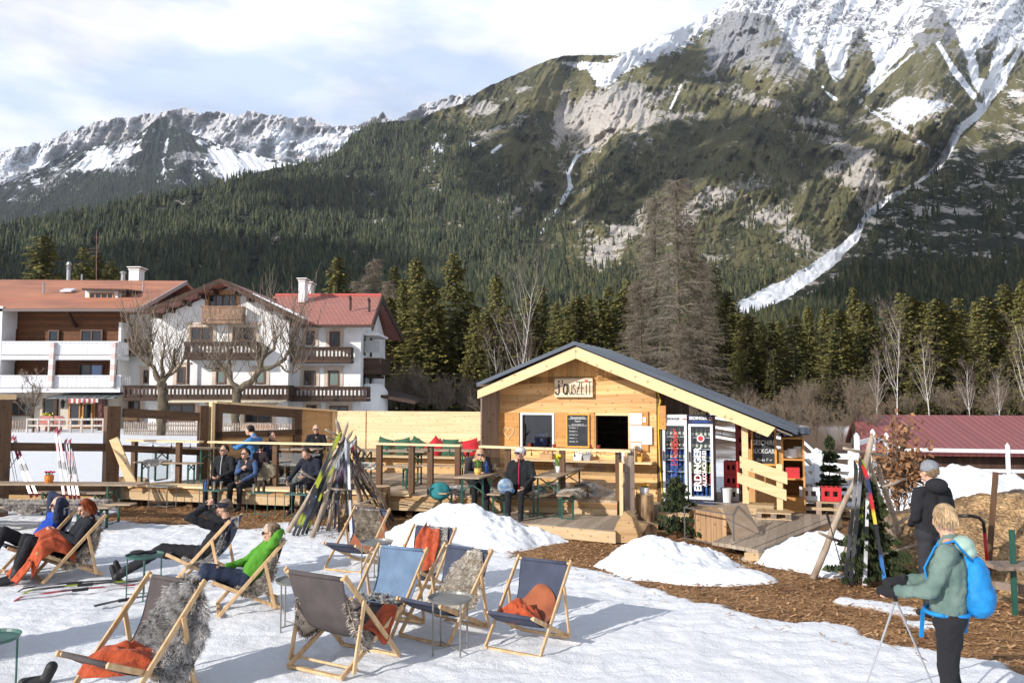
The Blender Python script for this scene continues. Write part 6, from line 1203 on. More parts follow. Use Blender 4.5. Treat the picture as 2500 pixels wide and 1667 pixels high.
b = MB(); b.hull8([(q.x,q.y,-.02) for q in (P[1] + Vector((-.2,.05,0)),P[1],P[2],P[2] + Vector((-.2,0,0)))] + [(q.x,q.y,.12) for q in (P[1] + Vector((-.2,.05,0)),P[1],P[2],P[2] + Vector((-.2,0,0)))]); b.build('edge_beam',M_DECKF,wk)
def pallet(fn,s,d,z,w,dp,label,rz=RZ):
    root = thing('pallet',label,'pallet',fn(s,d,z),rz,'wooden pallets beside the hut'); m = MB()
    for k in range(5): obox(m,fn,s,s + w,d + dp * k / 5,d + dp * (k + .8) / 5,z + .11,z + .135)
    m.build('top_boards',M_DECKF,root); m = MB()
    for i in range(3):
        for j in range(3): obox(m,fn,s + (w - .1) * i / 2,s + (w - .1) * i / 2 + .1,d + (dp - .1) * j / 2,d + (dp - .1) * j / 2 + .1,z + .02,z + .11)
    m.build('blocks',M_GREYW,root)['kind'] = 'stuff'; m = MB()
    for j in range(3): obox(m,fn,s,s + w,d + (dp - .1) * j / 2,d + (dp - .1) * j / 2 + .1,z,z + .02)
    m.build('base_boards',M_DECKF,root); return root
s,_ = hs(1840,1280,-.9); pallet(HP,s + .05,-1.0,.17,.62,.45,'pallet used as a step at the foot of the slanting boards')
m = MB(); obox(m,HP,s - .25,s + .35,-.5,-.1,.17,.36); tag(m.build('wooden_step',M_DECKF),'timber step between the plywood sheet and the counter','step')
s,_ = hs(1945,1200,.4); 
for i in range(2): pallet(HP,s + .03,.3,.10 + i * .14,.75,.6,'%s pallet under the white and red crates' % ['lower','upper'][i])
crate(HP,s + .05,.35,.38,M_CRW,'white drinks crate on the pallets outside the hut',grp='crates on the pallets'); crate(HP,s + .45,.4,.38,M_CRR,'red drinks crate on the pallets outside the hut',grp='crates on the pallets'); s,_ = hs(2010,1160,.6); pallet(HP,s,.7,.05,.9,.6,'flat pallet under the little dark spruce')
# leaning plywood sheet, upright board box, metal rack
a,b,c,d = atZ(1792,1316,.18),atZ(1853,1300,.18),None,None
t0 = atY(1762,1236,a.y + .5); t1 = atY(1820,1228,b.y + .55); MB_ = MB().prism([a,b,t1,t0],Vector((.02,.03,.0))); tag(MB_.build('plywood_sheet',wood('plywood',(.52,.38,.26),(.42,.29,.18),0,0,'z',knots=False,grain=.5),fixn=True),'sheet of plywood leaning beside the steps','plywood sheet')
m = MB(); a,b = atZ(1700,1312,.05),atZ(1775,1325,.05); nn = 6
for k in range(nn): p,q = a.lerp(b,k / nn),a.lerp(b,(k + .93) / nn); m.hull8([(p.x,p.y,0),(q.x,q.y,0),(q.x,q.y + .03,0),(p.x,p.y + .03,0),(p.x,p.y,.52 + .012 * (k % 2)),(q.x,q.y,.52 + .012 * (k % 2)),(q.x,q.y + .03,.52),(p.x,p.y + .03,.52)])
m.hull8([(a.x,a.y + .04,0),(b.x,b.y + .04,0),(b.x + .1,b.y + 1.0,0),(a.x + .1,a.y + 1.0,0),(a.x,a.y + .04,.48),(b.x,b.y + .04,.48),(b.x + .1,b.y + 1.0,.48),(a.x + .1,a.y + 1.0,.48)]); tag(m.build('board_box',wood('box_upright',(.55,.34,.18),(.36,.21,.11),0,.12,'x',line=.5)),'boarded box behind the thin metal rack','wooden box')
M_THIN = mat('thin_steel',(.22,.21,.20),rough=.45,metal=.7,var=.1); m = MB()
q = [atZ(1672,1320,.02),atZ(1792,1345,.02),atZ(1806,1310,.02),atZ(1700,1300,.02)]
for p in q: m.tube(p,p + UP * .56,.012,.012,6)
for z in (.05,.56):
    for i in range(4): m.beam(q[i] + UP * z,q[(i + 1) % 4] + UP * z,.03,.015)
tag(m.build('metal_rack',M_THIN),'thin open steel rack standing in front of the boarded box','rack')
# ------------------------------------------------------------------ lower deck and main terrace
m = MB(); A0,A1 = atZ(1040,1256,.2),atZ(1502,1296,.2); B1 = A1 + HV_ * 2.6; 
m.hull8([(A0.x,A0.y,.0),(A1.x,A1.y,.0),(B1.x,B1.y,.0),(A0.x + .5,A0.y + 2.2,.0),(A0.x,A0.y,.2),(A1.x,A1.y,.2),(B1.x,B1.y,.2),(A0.x + .5,A0.y + 2.2,.2)]); tag(m.build('lower_deck',M_DECK),'low plank deck in front of the serving hatches','deck')
m = MB(); f0 = A0.lerp(A1,-.02); m.hull8([(A0.x,A0.y - .04,.0),(A1.x,A1.y - .04,.0),(A1.x,A1.y - .003,0),(A0.x,A0.y - .003,0),(A0.x,A0.y - .04,.19),(A1.x,A1.y - .04,.19),(A1.x,A1.y - .003,.19),(A0.x,A0.y - .003,.19)]); tag(m.build('deck_fascia',M_DECKF),'pale timber fascia along the front of the low deck','deck edge')
TZ = .46; sL = -11.35
TR_ = thing('terrace','long raised timber terrace with seats along its front edge','terrace',TP(sL,0,0),TRZ)
m = MB(); m.hull8([TP(sL,.02,.12),TP(.0,.02,.12),TP(.2,1.4,.12),tuple(LP(.0,0,.12)),TP(sL,.02,TZ),TP(.0,.02,TZ),TP(.2,1.4,TZ),tuple(LP(.0,0,TZ))])
pts = [TP(sL,.02,0),TP(0,.02,0),HP(2.9,-.02,0),HP(-.4,0,0),HP(-.4,2.4,0),Vector((-4.8,21.5,0)),LP(0,0,0)]
m = MB(); m.prism([Vector((p.x,p.y,.12)) for p in pts],(0,0,TZ - .12)); m.build('floor',M_FLOOR,TR_,fixn=True)
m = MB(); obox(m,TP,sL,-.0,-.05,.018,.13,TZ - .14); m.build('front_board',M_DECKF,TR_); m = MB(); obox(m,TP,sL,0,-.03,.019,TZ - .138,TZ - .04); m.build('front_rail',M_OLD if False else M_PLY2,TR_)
m = MB(); obox(m,TP,sL + .5,-4.2,-.10,.34,TZ - .035,TZ + .012); m.build('seat_board',M_PLY,TR_)
m = MB(); 
for k in range(9): obox(m,TP,sL + .5 + k * 1.3,sL + .65 + k * 1.3,.1,.25,-.02,.12)
m.build('feet',M_OLDV,TR_)['kind'] = 'stuff'
# back walls of the terrace
zc1 = 2.03; K0 = Vector((-4.8,21.5,0)); 
bw = thing('board_wall','pale knotty board wall closing the back of the terrace','wall',K0); e = K0 + TU_ * 4.9
mid = K0.lerp(e,.195)
for (p,q) in ((K0,mid - TU_ * .02),(mid + TU_ * .02,e)): m = MB(); m.hull8([(p.x,p.y,TZ),(q.x,q.y,TZ),(q.x + .03,q.y + .1,TZ),(p.x + .03,p.y + .1,TZ),(p.x,p.y,zc1),(q.x,q.y,zc1),(q.x + .03,q.y + .1,zc1),(p.x + .03,p.y + .1,zc1)]); m.build('panel',M_PLY,bw)
sK = (K0 - LO).dot(LU_)
sw = thing('board_wall','shaded brown board wall with a large window opening at the terrace corner','wall',LP(2.5,0,0))
def zt_l(s): return 2.30 - .27 * (s - 2.1) / (sK - 2.1)
s1,_ = ls(735,1000); s0,_ = ls(525,1000); so0,zo0 = ls(562,1060); so1,_ = ls(714,1030)
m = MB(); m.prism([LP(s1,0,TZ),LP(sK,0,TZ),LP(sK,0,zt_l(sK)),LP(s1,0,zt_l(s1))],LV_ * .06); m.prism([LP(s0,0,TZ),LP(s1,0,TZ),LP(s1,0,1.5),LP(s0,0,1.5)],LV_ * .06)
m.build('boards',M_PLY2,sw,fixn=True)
m = MB(); m.beam(LP(s0,-.02,zt_l(s0)),LP(sK + .05,-.02,zt_l(sK)),.16,.05); m.build('top_plate',M_BEAM,sw)
m = MB(); m.beam(LP(s0,-.02,zt_l(s0) - .14),LP(s1,-.02,zt_l(s1) - .14),.12,.22); m.build('header_beam',M_OLD,sw); m = MB(); m.beam(LP(s0,-.03,1.5),LP(s1,-.03,1.5),.12,.14); m.build('sill_beam',M_OLD,sw)
for s in (s0 + .06,so1 + .12): m = MB(); obox(m,LP,s - .1,s + .1,-.09,.06,TZ,zt_l(s) - .03); m.build('post',M_OLDV,sw)
m = MB(); obox(m,LP,s0 - .12,s0 - .045,-.14,.08,TZ,zt_l(s0)); m.build('end_board',M_BEAM,sw); m = MB(); obox(m,LP,sK - .05,sK + .05,-.05,0,TZ,zt_l(sK)); m.build('corner_post',M_BEAM,sw)
# old beam fence on the left
bf = thing('beam_fence','rustic dark beam fence at the left corner of the terrace','fence',LP(0,0,0)); 
m = MB(); obox(m,LP,-.14,.14,-.14,.14,.1,ls(285,991)[1]); m.build('post',M_OLDV,bf); m = MB(); obox(m,LP,s0 - .38,s0 - .18,-.1,.1,.1,ls(500,1000)[1] + .1); m.build('post',M_OLDV,bf)
sX = ls(8,1000)[0]; m = MB(); obox(m,LP,sX - .16,sX + .14,-.14,.14,-.02,ls(8,975)[1]); m.build('post',M_OLDV,bf); m = MB(); obox(m,LP,sX - .6,sX + .2,-.16,.16,ls(8,975)[1],ls(8,968)[1] + .05); m.build('cap_board',M_BEAM,bf)
for (xa,ya,xb,yb,w) in ((300,1007,500,1018,.20),(26,1090,270,1092,.17),(300,1094,500,1104,.15),(20,1192,270,1198,.24)):
    (a,za),(b,zb) = ls(xa,ya),ls(xb,yb); m = MB(); m.beam(LP(a,0,za),LP(b,0,zb),.12,w); m.build('beam',M_OLD,bf)
(a,za),(b,zb) = ls(278,1070,-.2),ls(325,1187,-.5); m = MB(); m.beam(LP(a,-.2,za),LP(b,-.5,zb),.05,.2,up=(1,0,.4)); m.build('brace',M_BEAM,bf)
m = MB(); a,b = atZ(0,1215,.1),atZ(270,1205,.1); m.hull8([(a.x,a.y,-.02),(b.x,b.y,-.02),(b.x,b.y + .1,-.02),(a.x,a.y + .1,-.02),(a.x,a.y,.28),(b.x,b.y,.28),(b.x,b.y + .1,.28),(a.x,a.y + .1,.28)]); tag(m.build('kerb_board',M_PLY2),'low pale board at the foot of the dark beam fence','board')
# ------------------------------------------------------------------ railings with clear screens
M_CLEAR = glassmat('clear_screen',(.93,.95,.94),.10,.03); M_BULB = mat('dark_bulb',(.05,.045,.04),rough=.3,var=0)
def railing(pxs,d,ztop_pts,label,ext=(0,0),glass=True,bulbs=True,zbase=TZ):
    ss = [ts(px,1150,d)[0] for px in pxs]; root = thing('terrace_railing',label,'railing',TP(ss[0],d,zbase),TRZ)
    (xa,ya),(xb,yb) = ztop_pts; (a,za),(b,zb) = ts(xa,ya,d),ts(xb,yb,d); zt_ = lambda s: za + (zb - za) * (s - a) / (b - a)
    for s in ss: m = MB(); obox(m,TP,s - .055,s + .055,d - .05,d + .05,zbase,zt_(s) - .03); m.build('post',M_OLDV,root)
    m = MB(); m.beam(TP(a,d,za - .012),TP(b,d,zb - .012),.18,.04); m.build('top_board',M_PLY,root)
    if glass:
        for p,q in zip(ss[:-1],ss[1:]):
            if q - p > .5: m = MB(); m.hull8([TP(p + .07,d,zbase + .06),TP(q - .07,d,zbase + .06),TP(q - .07,d + .008,zbase + .06),TP(p + .07,d + .008,zbase + .06),TP(p + .07,d,zt_(p) - .22),TP(q - .07,d,zt_(q) - .22),TP(q - .07,d + .008,zt_(q) - .22),TP(p + .07,d + .008,zt_(p) - .22)]); m.build('clear_screen',M_CLEAR,root)
    if bulbs:
        m = MB(); n = int((b - a) / .42)
        for k in range(n): s = a + (b - a) * (k + .5) / n; z = zt_(s) - .05; m.tube(TP(s,d - .06,z),TP(s,d - .06,z - .05),.008,.008,5); m.ell(TP(s,d - .06,z - .075),(.02,.02,.028),nu=8,nv=6)
        for k in range(n - 1): s = a + (b - a) * (k + .5) / n; s2 = a + (b - a) * (k + 1.5) / n; m.path([TP(s,d - .06,zt_(s) - .05),TP((s + s2) / 2,d - .06,zt_(s) - .10),TP(s2,d - .06,zt_(s2) - .05)],.004,4)
        m.build('string_lights',M_BULB,root)
    return root
railing([327,436],.5,((312,1073),(492,1077)),'left railing section with two dark posts over the snow view')
railing([672,803],.45,((512,1077),(826,1083)),'railing with a long pale top board behind the seated couple',ext=(1,0))
railing([926,1005,1051,1118],.06,((922,1081),(1126,1086)),'railing section of four dark posts right of the ski tripod',glass=False)
railing([1176,1240,1373,1510],.06,((1172,1088),(1540,1100)),'railing in front of the hatches with a pale top board and clear screens')
# end wing at the right of the front railing
(a,z1),(b,z2) = ts(1513,1100,-.02),ts(1523,1258,-.02); ew_ = thing('end_screen','grey boarded screen with a pale post at the right end of the railing','screen',TP(a,0,0),TRZ); m = MB(); obox(m,TP,a,b,-.12,-.02,.2,ts(1513,1128,-.02)[1]); m.build('pale_post',M_BEAM,ew_)
a2 = ts(1549,1200,.1)[0]; zt2 = ts(1545,1095,.1)[1]; m = MB(); m.prism([TP(b + .01,-.0,.2),TP(a2,.1,.2),TP(a2,.1,zt2),TP(a2 - .09,.08,zt2),TP(b + .01,0,zt2 - .28)],TV_ * .05); m.build('grey_boards',M_GREYW,ew_,fixn=True)
# stumps and log pieces
M_BARKL = mat('log_bark',(.50,.33,.17),rough=.9,var=.4,scale=9,bump=1,bscale=14,stretch=(1,1,.3),c2=(.12,.07,.04)); M_LOGEND = mat('log_end',(.55,.38,.22),rough=.8,var=.25,scale=5)
def stump(px,py,r,h,label,pz=0,mm=None,nx=18):
    p = atZ(px,py,pz); rs = random.Random(int(px)); root = thing('stump',label,'stump',p); m = MB(); prof = []; vs = []
    n = nx; rad = [r * (1 + rs.uniform(-.07,.07)) for _ in range(n)]
    for zf in (0,.3,.6,1):
        for k in range(n): t = 2 * math.pi * k / n; rr = rad[k] * (1.06 - .05 * zf + rs.uniform(-.02,.02)); vs.append(p + Vector((rr * math.cos(t),rr * math.sin(t),h * zf)))
    m.add(vs,[(j * n + i,j * n + (i + 1) % n,(j + 1) * n + (i + 1) % n,(j + 1) * n + i) for j in range(3) for i in range(n)]); m.build('bark',mm or M_BARKL,root,smooth=True)
    m = MB(); m.add([v + Vector((0,0,.003)) for v in vs[-n:]],[tuple(range(n))]); m.build('cut_face',M_LOGEND,root); return p + Vector((0,0,h))
pt = stump(1574,1276,.175,.55,'tall split log stump carrying the orange flower pot'); stump(1541,1268,.14,.44,'shorter grey log stump left of the flower pot stump')
p = atZ(1528,1324,0); m = MB(); pr = [(p.x - .22,p.y,0),(p.x + .18,p.y - .02,0),(p.x + .2,p.y - .02,.12),(p.x + .10,p.y,.42),(p.x - .02,p.y,.52),(p.x - .14,p.y,.34),(p.x - .24,p.y,.1)]; m.prism([Vector(q) for q in pr],(.1,.16,0)); tag(m.build('log_slab',wood('split_log',(.62,.42,.22),(.40,.24,.11),0,0,'z',grain=.7),fixn=True),'upright rounded log slab at the corner of the low deck','log')
m = MB(); p = atZ(1568,1310,0); m.prism([Vector(q) for q in [(p.x - .2,p.y,0),(p.x + .25,p.y,0),(p.x + .28,p.y,.2),(p.x - .15,p.y,.26)]],(.05,.25,0)); tag(m.build('log_block',M_BARKL,fixn=True),'split block of firewood lying below the stumps','log')
def flowerpot(p,r,h,m_,fl,label,leaf=True,seed=0,tall=.16,fh=1):
    root = thing('flower_pot',label,'flower pot',p); m = MB(); m.lathe(p,[(r * .72,0),(r,h * .45),(r * .95,h),(r * .8,h),(r * .75,h * .8)],14); m.build('pot',m_,root,smooth=False)
    rs = random.Random(seed); g = MB()
    for k in range(14): a = rs.uniform(0,6.28); q = p + Vector((math.cos(a) * r * .5,math.sin(a) * r * .5,h)); e = q + Vector((math.cos(a) * r * .7,math.sin(a) * r * .7,tall * rs.uniform(.5,1.1))); g.path([q,q.lerp(e,.6) + UP * .02,e],[.006,.008,.002],4,flat=.4)
    g.build('leaves',mat('leaf_green',(.10,.20,.03),var=.3),root); f = MB()
    for k in range(9): a = rs.uniform(0,6.28); rr = rs.uniform(0,1) * r * 1.1; f.ell(p + Vector((math.cos(a) * rr,math.sin(a) * rr,h + tall * rs.uniform(.6,1) * fh)),(.028,.028,.018),nu=7,nv=4)
    f.build('blossoms',fl,root); return root
M_YEL = mat('petal_yellow',(.8,.60,.02),var=.1); M_PINK = mat('petal_pink',(.6,.02,.12),var=.2); M_ORP = mat('petal_orange',(.8,.32,.02),var=.2)
flowerpot(pt,.095,.13,M_FRW,M_ORP,'white pot of orange pansies on the tall stump',seed=1,tall=.06)
o_ = ts(903,1255,-.12); stump(928,1262,.20,.62,'tall pale tree stump behind the red deck chair blanket and the ski tripod')
stump(868,1285,.38,.38,'wide knobbly cut stump behind the dog and the ski tripod')
pl = atZ(288,1222,0); stump(288,1228,.42,.11,'flat round log slice lying before the terrace corner')
m = MB(); c = atZ(290,1222,0); m.prism([Vector(q) for q in [(c.x - .34,c.y + .3,.1),(c.x + .34,c.y + .3,.1),(c.x + .42,c.y + .42,.46),(c.x + .2,c.y + .5,.50),(c.x - .34,c.y + .45,.50)]],(0,.12,0)); tag(m.build('half_log',M_BARKL,fixn=True),'upright half log standing behind the round log slice','log')
# ================================================================== DECK CHAIRS, FURS, TABLES
M_BEECH = mat('beech_wood',(.66,.45,.25),rough=.5,var=.15,scale=4,stretch=(6,6,1.5),c2=(.52,.32,.15))
def cloth(name,c): return mat(name,c,rough=.95,var=.14,scale=5,bump=.25,bscale=220)
M_SLATE = cloth('slate_canvas',(.060,.068,.105)); M_TAUPE = cloth('taupe_canvas',(.085,.070,.068)); M_LBLUE = cloth('pale_blue_canvas',(.135,.20,.30)); M_RUST = mat('orange_fleece',(.40,.07,.024),rough=1,var=.25,scale=16,bump=.5,bscale=60,sheen=.12); M_SUEDE = mat('rust_suede',(.25,.075,.032),rough=1,var=.3,scale=5,sheen=.3); M_HIDE = mat('pale_hide',(.38,.33,.28),rough=1,var=.25,scale=6)
AT = (-.422,.811); AB = (.30,.02); BF = (.355,.401); BB = (-.393,.03); PTT = .706; CWD = .648
SLP = [(-.422,.805),(-.375,.64),(-.30,.46),(-.17,.30),(.02,.235),(.20,.29),(.345,.395)]
def sl(s):
    if s < 0: return Vector((0,.455 + .02 * min(1,-s * 8),.82 + s)) 
    t = min(s,.9999) * (len(SLP) - 1); i = int(t); t -= i; P = [SLP[max(0,min(len(SLP) - 1,k))] for k in (i - 1,i,i + 1,i + 2)]
    f,z = [.5 * (2 * P[1][k] + (P[2][k] - P[0][k]) * t + (2 * P[0][k] - 5 * P[1][k] + 4 * P[2][k] - P[3][k]) * t * t + (3 * P[1][k] - P[0][k] - 3 * P[2][k] + P[3][k]) * t ** 3) for k in (0,1)]
    return Vector((0,-f,z))
def chair(x,y,h,sc,cm,label,z0=0):
    root = thing('deck_chair',label,'deck chair',(0,0,0),0,'deck chairs on the snow'); w = CWD / 2
    def V(s,q): return Vector((s,-q[0],q[1]))
    for s in (-1,1):
        MB().beam(V(s * w,AB),V(s * w,(AT[0] - .012,AT[1] + .03)),.022,.045,(0,1,.5)).build('back_rail',M_BEECH,root,bevel=.006,local=True); b = s * (w - .035)
        MB().beam(V(b,(BF[0] + .03,BF[1] + .012)),V(b,(BB[0] - .03,BB[1])),.022,.045,(0,.3,1)).build('seat_rail',M_BEECH,root,bevel=.006,local=True)
        pt = (AB[0] + (AT[0] - AB[0]) * PTT,AB[1] + (AT[1] - AB[1]) * PTT); c = s * (w + .024); MB().beam(V(c,(pt[0],pt[1] + .03)),V(c,(BB[0] + .06,.05)),.02,.04,(0,1,0)).build('prop',M_BEECH,root,bevel=.005,local=True)
    m = MB(); m.beam(V(-w,AB),V(w,AB),.04,.022); m.build('foot_bar',M_BEECH,root,bevel=.004,local=True); MB().beam(V(-w + .04,BB),V(w - .04,BB),.04,.022).build('rear_bar',M_BEECH,root,bevel=.004,local=True)
    MB().tube(V(-w - .01,AT),V(w + .01,AT),.014,.014,8).build('top_bar',M_BEECH,root,local=True); MB().tube(V(-w + .05,BF),V(w - .05,BF),.014,.014,8).build('front_bar',M_BEECH,root,local=True); MB().tube(V(-w - .03,(BB[0] + .10,.075)),V(w + .03,(BB[0] + .10,.075)),.012,.012,8).build('cross_bar',M_BEECH,root,local=True)
    def g(u,v): p = sl(v); hw = w - .045 if v < .5 else w - .07; p.x = (2 * u - 1) * (hw + .02 * math.cos(v * 6.28)); p.z -= .012 * (1 - (2 * u - 1) ** 2) * math.sin(v * 3.14) - .004 * math.sin(u * 38 + v * 4) * (1 - v); return p
    MB().grid(g,21,33).build('sling',cm,root,smooth=True,thick=.004,local=True); m = MB(); m.tube(V(-w + .045,AT),V(w - .045,AT),.019,.019,10); m.tube(V(-w + .075,BF),V(w - .075,BF),.019,.019,10); m.build('sling_hem',cm,root,smooth=True,local=True)['kind'] = 'stuff'
    root.location = (x,y,z0); root.rotation_euler = (0,0,h); root.scale = (sc,) * 3; return Matrix.Translation((x,y,z0)) @ Matrix.Rotation(h,4,'Z') @ Matrix.Scale(sc,4)
M_FUR = vcmat('fur',rough=.9); M_SKINB = {}
def strands(name,P,N,ln,wd,ca,cb,parent,seed=0,grav=.35,rnd=.6,tip=None):
    rs = np.random.RandomState(seed); n = len(P); q_ = P * 18 + 9; d = N * .8 + rs.randn(n,3) * rnd * .35 + (np.stack([vnoise(q_[:,0] + q_[:,2],q_[:,1] + 5 * k) for k in range(3)],-1) - .5) * 2.2 * rnd; d[:,2] -= grav * .5; d /= np.linalg.norm(d,axis=1,keepdims=True); L = ln * rs.uniform(.55,1.2,(n,1))
    sd = np.cross(d,rs.randn(n,3)); sd /= np.linalg.norm(sd,axis=1,keepdims=True) + 1e-9; sd *= wd; mid = P + d * L * .55; d2 = d.copy(); d2[:,2] -= grav; d2 += rs.randn(n,3) * .25; d2 /= np.linalg.norm(d2,axis=1,keepdims=True); end = mid + d2 * L * .5
    V = np.stack([P - sd,P + sd,mid + sd * .8,mid - sd * .8,end],1).reshape(-1,3); k = (np.arange(n) * 5)[:,None]; F3 = np.concatenate([k + np.array([[0,1,2]]),k + np.array([[0,2,3]]),k + np.array([[3,2,4]])],0)
    q_ = P * 26; t = np.clip((vnoise(q_[:,0] + q_[:,2] * .8,q_[:,1] + q_[:,2] * .9)[:,None] - .5) * 1.9 + .5 + (rs.rand(n,1) - .5) * .6,0,1); c0 = np.array(ca) * (1 - t) + np.array(cb) * t; dk = c0 * .8; tp = (c0 * 1.15 if tip is None else np.array(tip) * (.7 + .5 * t)); C = np.stack([dk,dk,c0,c0,np.minimum(tp,.8)],1).reshape(-1,3); return npmesh(name,V,F3,M_FUR,parent,colr=C)
GREYF = ((.07,.06,.055),(.62,.57,.53),(.80,.76,.72)); BEIGEF = ((.66,.56,.45),(.82,.75,.64),(.8,.74,.66)); WHITEF = ((.6,.56,.5),(.8,.76,.7),(.8,.78,.74)); BROWNF = ((.15,.11,.085),(.55,.46,.38),(.78,.70,.60)); BLACKF = ((.05,.048,.048),(.25,.24,.235),(.75,.72,.69))
def hide(M,s0,s1,wc,wh,label,col=GREYF,ln=.06,n=9000,seed=0,skew=0,back=None,lift=.02,group=None,fn=None,wd=.004,sag=1.0,irr=.22,taper=0,fur=True,cat='sheepskin',name='sheepskin',bm=None,fold=0,hw=.27):
    rs = np.random.RandomState(seed); ph = rs.uniform(0,6.28,4); fn = fn or sl
    def outl(a): return 1 + irr * (.5 * math.sin(2 * a + ph[0]) + .3 * math.sin(3 * a + ph[1]) + .25 * math.sin(5 * a + ph[2])) - irr * .5
    def pos(u,v):
        a = math.atan2(2 * v - 1,u + 1e-9); r = max(abs(u),abs(2 * v - 1)); k = math.hypot(u,2 * v - 1); q = r / k * outl(a) if k > 1e-6 else 1; u2 = u * q; v2 = .5 + (v - .5) * q
        s = s0 + (s1 - s0) * v2; w = wc + u2 * wh * (1 - taper * (1 - v2)) + skew * (v2 - .5); p = fn(s).copy(); p.x = w; e = 1e-3; tq = (fn(s + e) - fn(s - e)); nn = Vector((0,-tq.z,tq.y)).normalized(); nn = nn if nn.z * .85 - nn.y * .5 > 0 else -nn
        if fold: p += nn * fold * (math.sin(w * 42 + 3 * math.sin(v * 5)) * .5 + .5)
        ov = max(0,abs(w) - hw); p += nn * lift - Vector((math.copysign(ov * .45,w),0,ov * .85 * sag)); return p
    nu = 26; G_ = [[pos(2 * i / (nu - 1) - 1,j / (nu - 1)) for i in range(nu)] for j in range(nu)]; m = MB(); m.add([M @ p for r in G_ for p in r],[(j * nu + i,j * nu + i + 1,(j + 1) * nu + i + 1,(j + 1) * nu + i) for j in range(nu - 1) for i in range(nu - 1)])
    base = M @ G_[0][nu // 2]; root = thing(name,label,cat,base); 
    if group: root['group'] = group
    m.build('hide' if fur else 'cloth',bm or (mat('hide_%d' % int(col[0][0] * 1000),tuple(v * .8 for v in col[1]),rough=1,var=.3)),root,smooth=True,thick=.008)
    if fur:
        A = np.array([[tuple(M @ p) for p in r] for r in G_]); i = rs.uniform(0,nu - 1.001,n); j = rs.uniform(0,nu - 1.001,n); ii,jj = i.astype(int),j.astype(int); fi,fj = (i - ii)[:,None],(j - jj)[:,None]
        P = A[jj,ii] * (1 - fi) * (1 - fj) + A[jj,ii + 1] * fi * (1 - fj) + A[jj + 1,ii] * (1 - fi) * fj + A[jj + 1,ii + 1] * fi * fj; N = np.cross(A[jj,ii + 1] - A[jj,ii],A[jj + 1,ii] - A[jj,ii]); N /= np.linalg.norm(N,axis=1,keepdims=True) + 1e-9
        c = np.array(tuple(M.to_3x3() @ Vector((0,-.6,.8)))); sg = np.sign((N * c).sum(1,keepdims=True)); N = N * np.where(sg == 0,1,sg); edge = (rs.rand(n) < .4) & ((i < 1.2) | (j < 1.2) | (i > nu - 2.2) | (j > nu - 2.2)); lx = np.abs((P - np.array(tuple(M.translation))) @ np.array(tuple(M.to_3x3() @ Vector((1,0,0))))) / M.to_scale()[0] ** 2; edge &= lx > hw; N[edge] = -N[edge]; N = N * np.where(lx < hw,1.6,1)[:,None]
        strands('fleece',P,N,ln,wd,col[0],col[1],root,seed,tip=col[2])
    return root
def heap(name,c,rx,ry,h,m,label,cat,seed=0,rz=0,n=44,folds=1.0,sl_=0):
    rs = np.random.RandomState(seed); u = np.linspace(-1.05,1.05,n); U,V = np.meshgrid(u,u); r = np.hypot(U,V) + (fbm(U * 1.5 + seed * 3,V * 1.5,3) - .5) * .5; pr = np.clip(1 - r,0,1) ** .45
    z = h * pr * (.55 + .55 * fbm(U * 1.2 + seed,V * 1.2,3)) + h * .75 * folds * (ridged(U * 1.3 + .8 * fbm(V * 2 + seed,U * 2,2) + seed,V * 3.2,2) - .5) * pr; c0,s0 = math.cos(rz),math.sin(rz)
    X = c[0] + U * rx * c0 - V * ry * s0; Y = c[1] + U * rx * s0 + V * ry * c0; idx = np.arange(n * n).reshape(n,n); Fq = np.stack([idx[:-1,:-1],idx[:-1,1:],idx[1:,1:],idx[1:,:-1]],-1).reshape(-1,4); Fq = Fq[(r.ravel()[Fq] < 1.02).any(1)]; used = np.unique(Fq); mp = np.zeros(n * n,int); mp[used] = np.arange(len(used))
    return tag(npmesh(name,np.stack([X,Y,c[2] + z + sl_ * V * ry],-1).reshape(-1,3)[used],mp[Fq],m,smooth=True,nper=4),label,cat)
C8 = chair(.141,8.085,-.516,.938,M_SLATE,'slate blue deck chair at the right, holding a rust suede hide')
hide(C8,.22,.86,.02,.25,'rust brown suede side of a hide lying on the rightmost deck chair',fur=False,bm=M_SUEDE,irr=.12,skew=.05,name='hide',cat='hide',hw=.5)
p = C8 @ Vector((-.08,-.02,.285)); heap('fleece_blanket',p,.23,.17,.16,M_RUST,'folded orange fleece blanket on the seat of the rightmost deck chair','blanket',1,rz=-.5)
C6 = chair(-.723,8.456,-.615,1.0,M_SLATE,'slate blue deck chair with a long beige fleece, behind the grey tray table')
hide(C6,-.10,1.0,.05,.40,'long beige sheepskin hanging over the slate chair behind the grey tray table',BEIGEF,.055,17000,3,taper=.45,group=None)
C5 = chair(-3.153,6.694,-.484,1.075,M_TAUPE,'large taupe deck chair in the left foreground under a shaggy grey skin')
hide(C5,-.06,.72,.20,.36,'huge shaggy grey and white sheepskin over the nearest deck chair',GREYF,.08,42000,4,skew=-.26,wd=.0042,sag=1.15)
p = C5 @ Vector((.02,-.06,.26)); heap('fleece_blanket',p,.30,.22,.22,M_RUST,'crumpled orange fleece blanket on the seat of the nearest deck chair','blanket',2,rz=.2)
C7 = chair(-1.534,7.628,2.631,1.085,M_TAUPE,'dark taupe deck chair seen from behind in the centre foreground')
hide(C7,.04,.72,0,.40,'brown tipped sheepskin showing on both sides of the chair seen from behind',BROWNF,.06,14000,5,sag=1.3,irr=.15)
hide(C7,.5,1.02,-.24,.17,'orange fleece blanket hanging off the side of the chair seen from behind',fur=False,bm=M_RUST,irr=.3,fold=.03,name='fleece_blanket',cat='blanket',sag=1.2,lift=.06)
C9 = chair(-1.387,8.577,-.442,.973,M_LBLUE,'pale blue deck chair between the dark chair and the beige fleece')
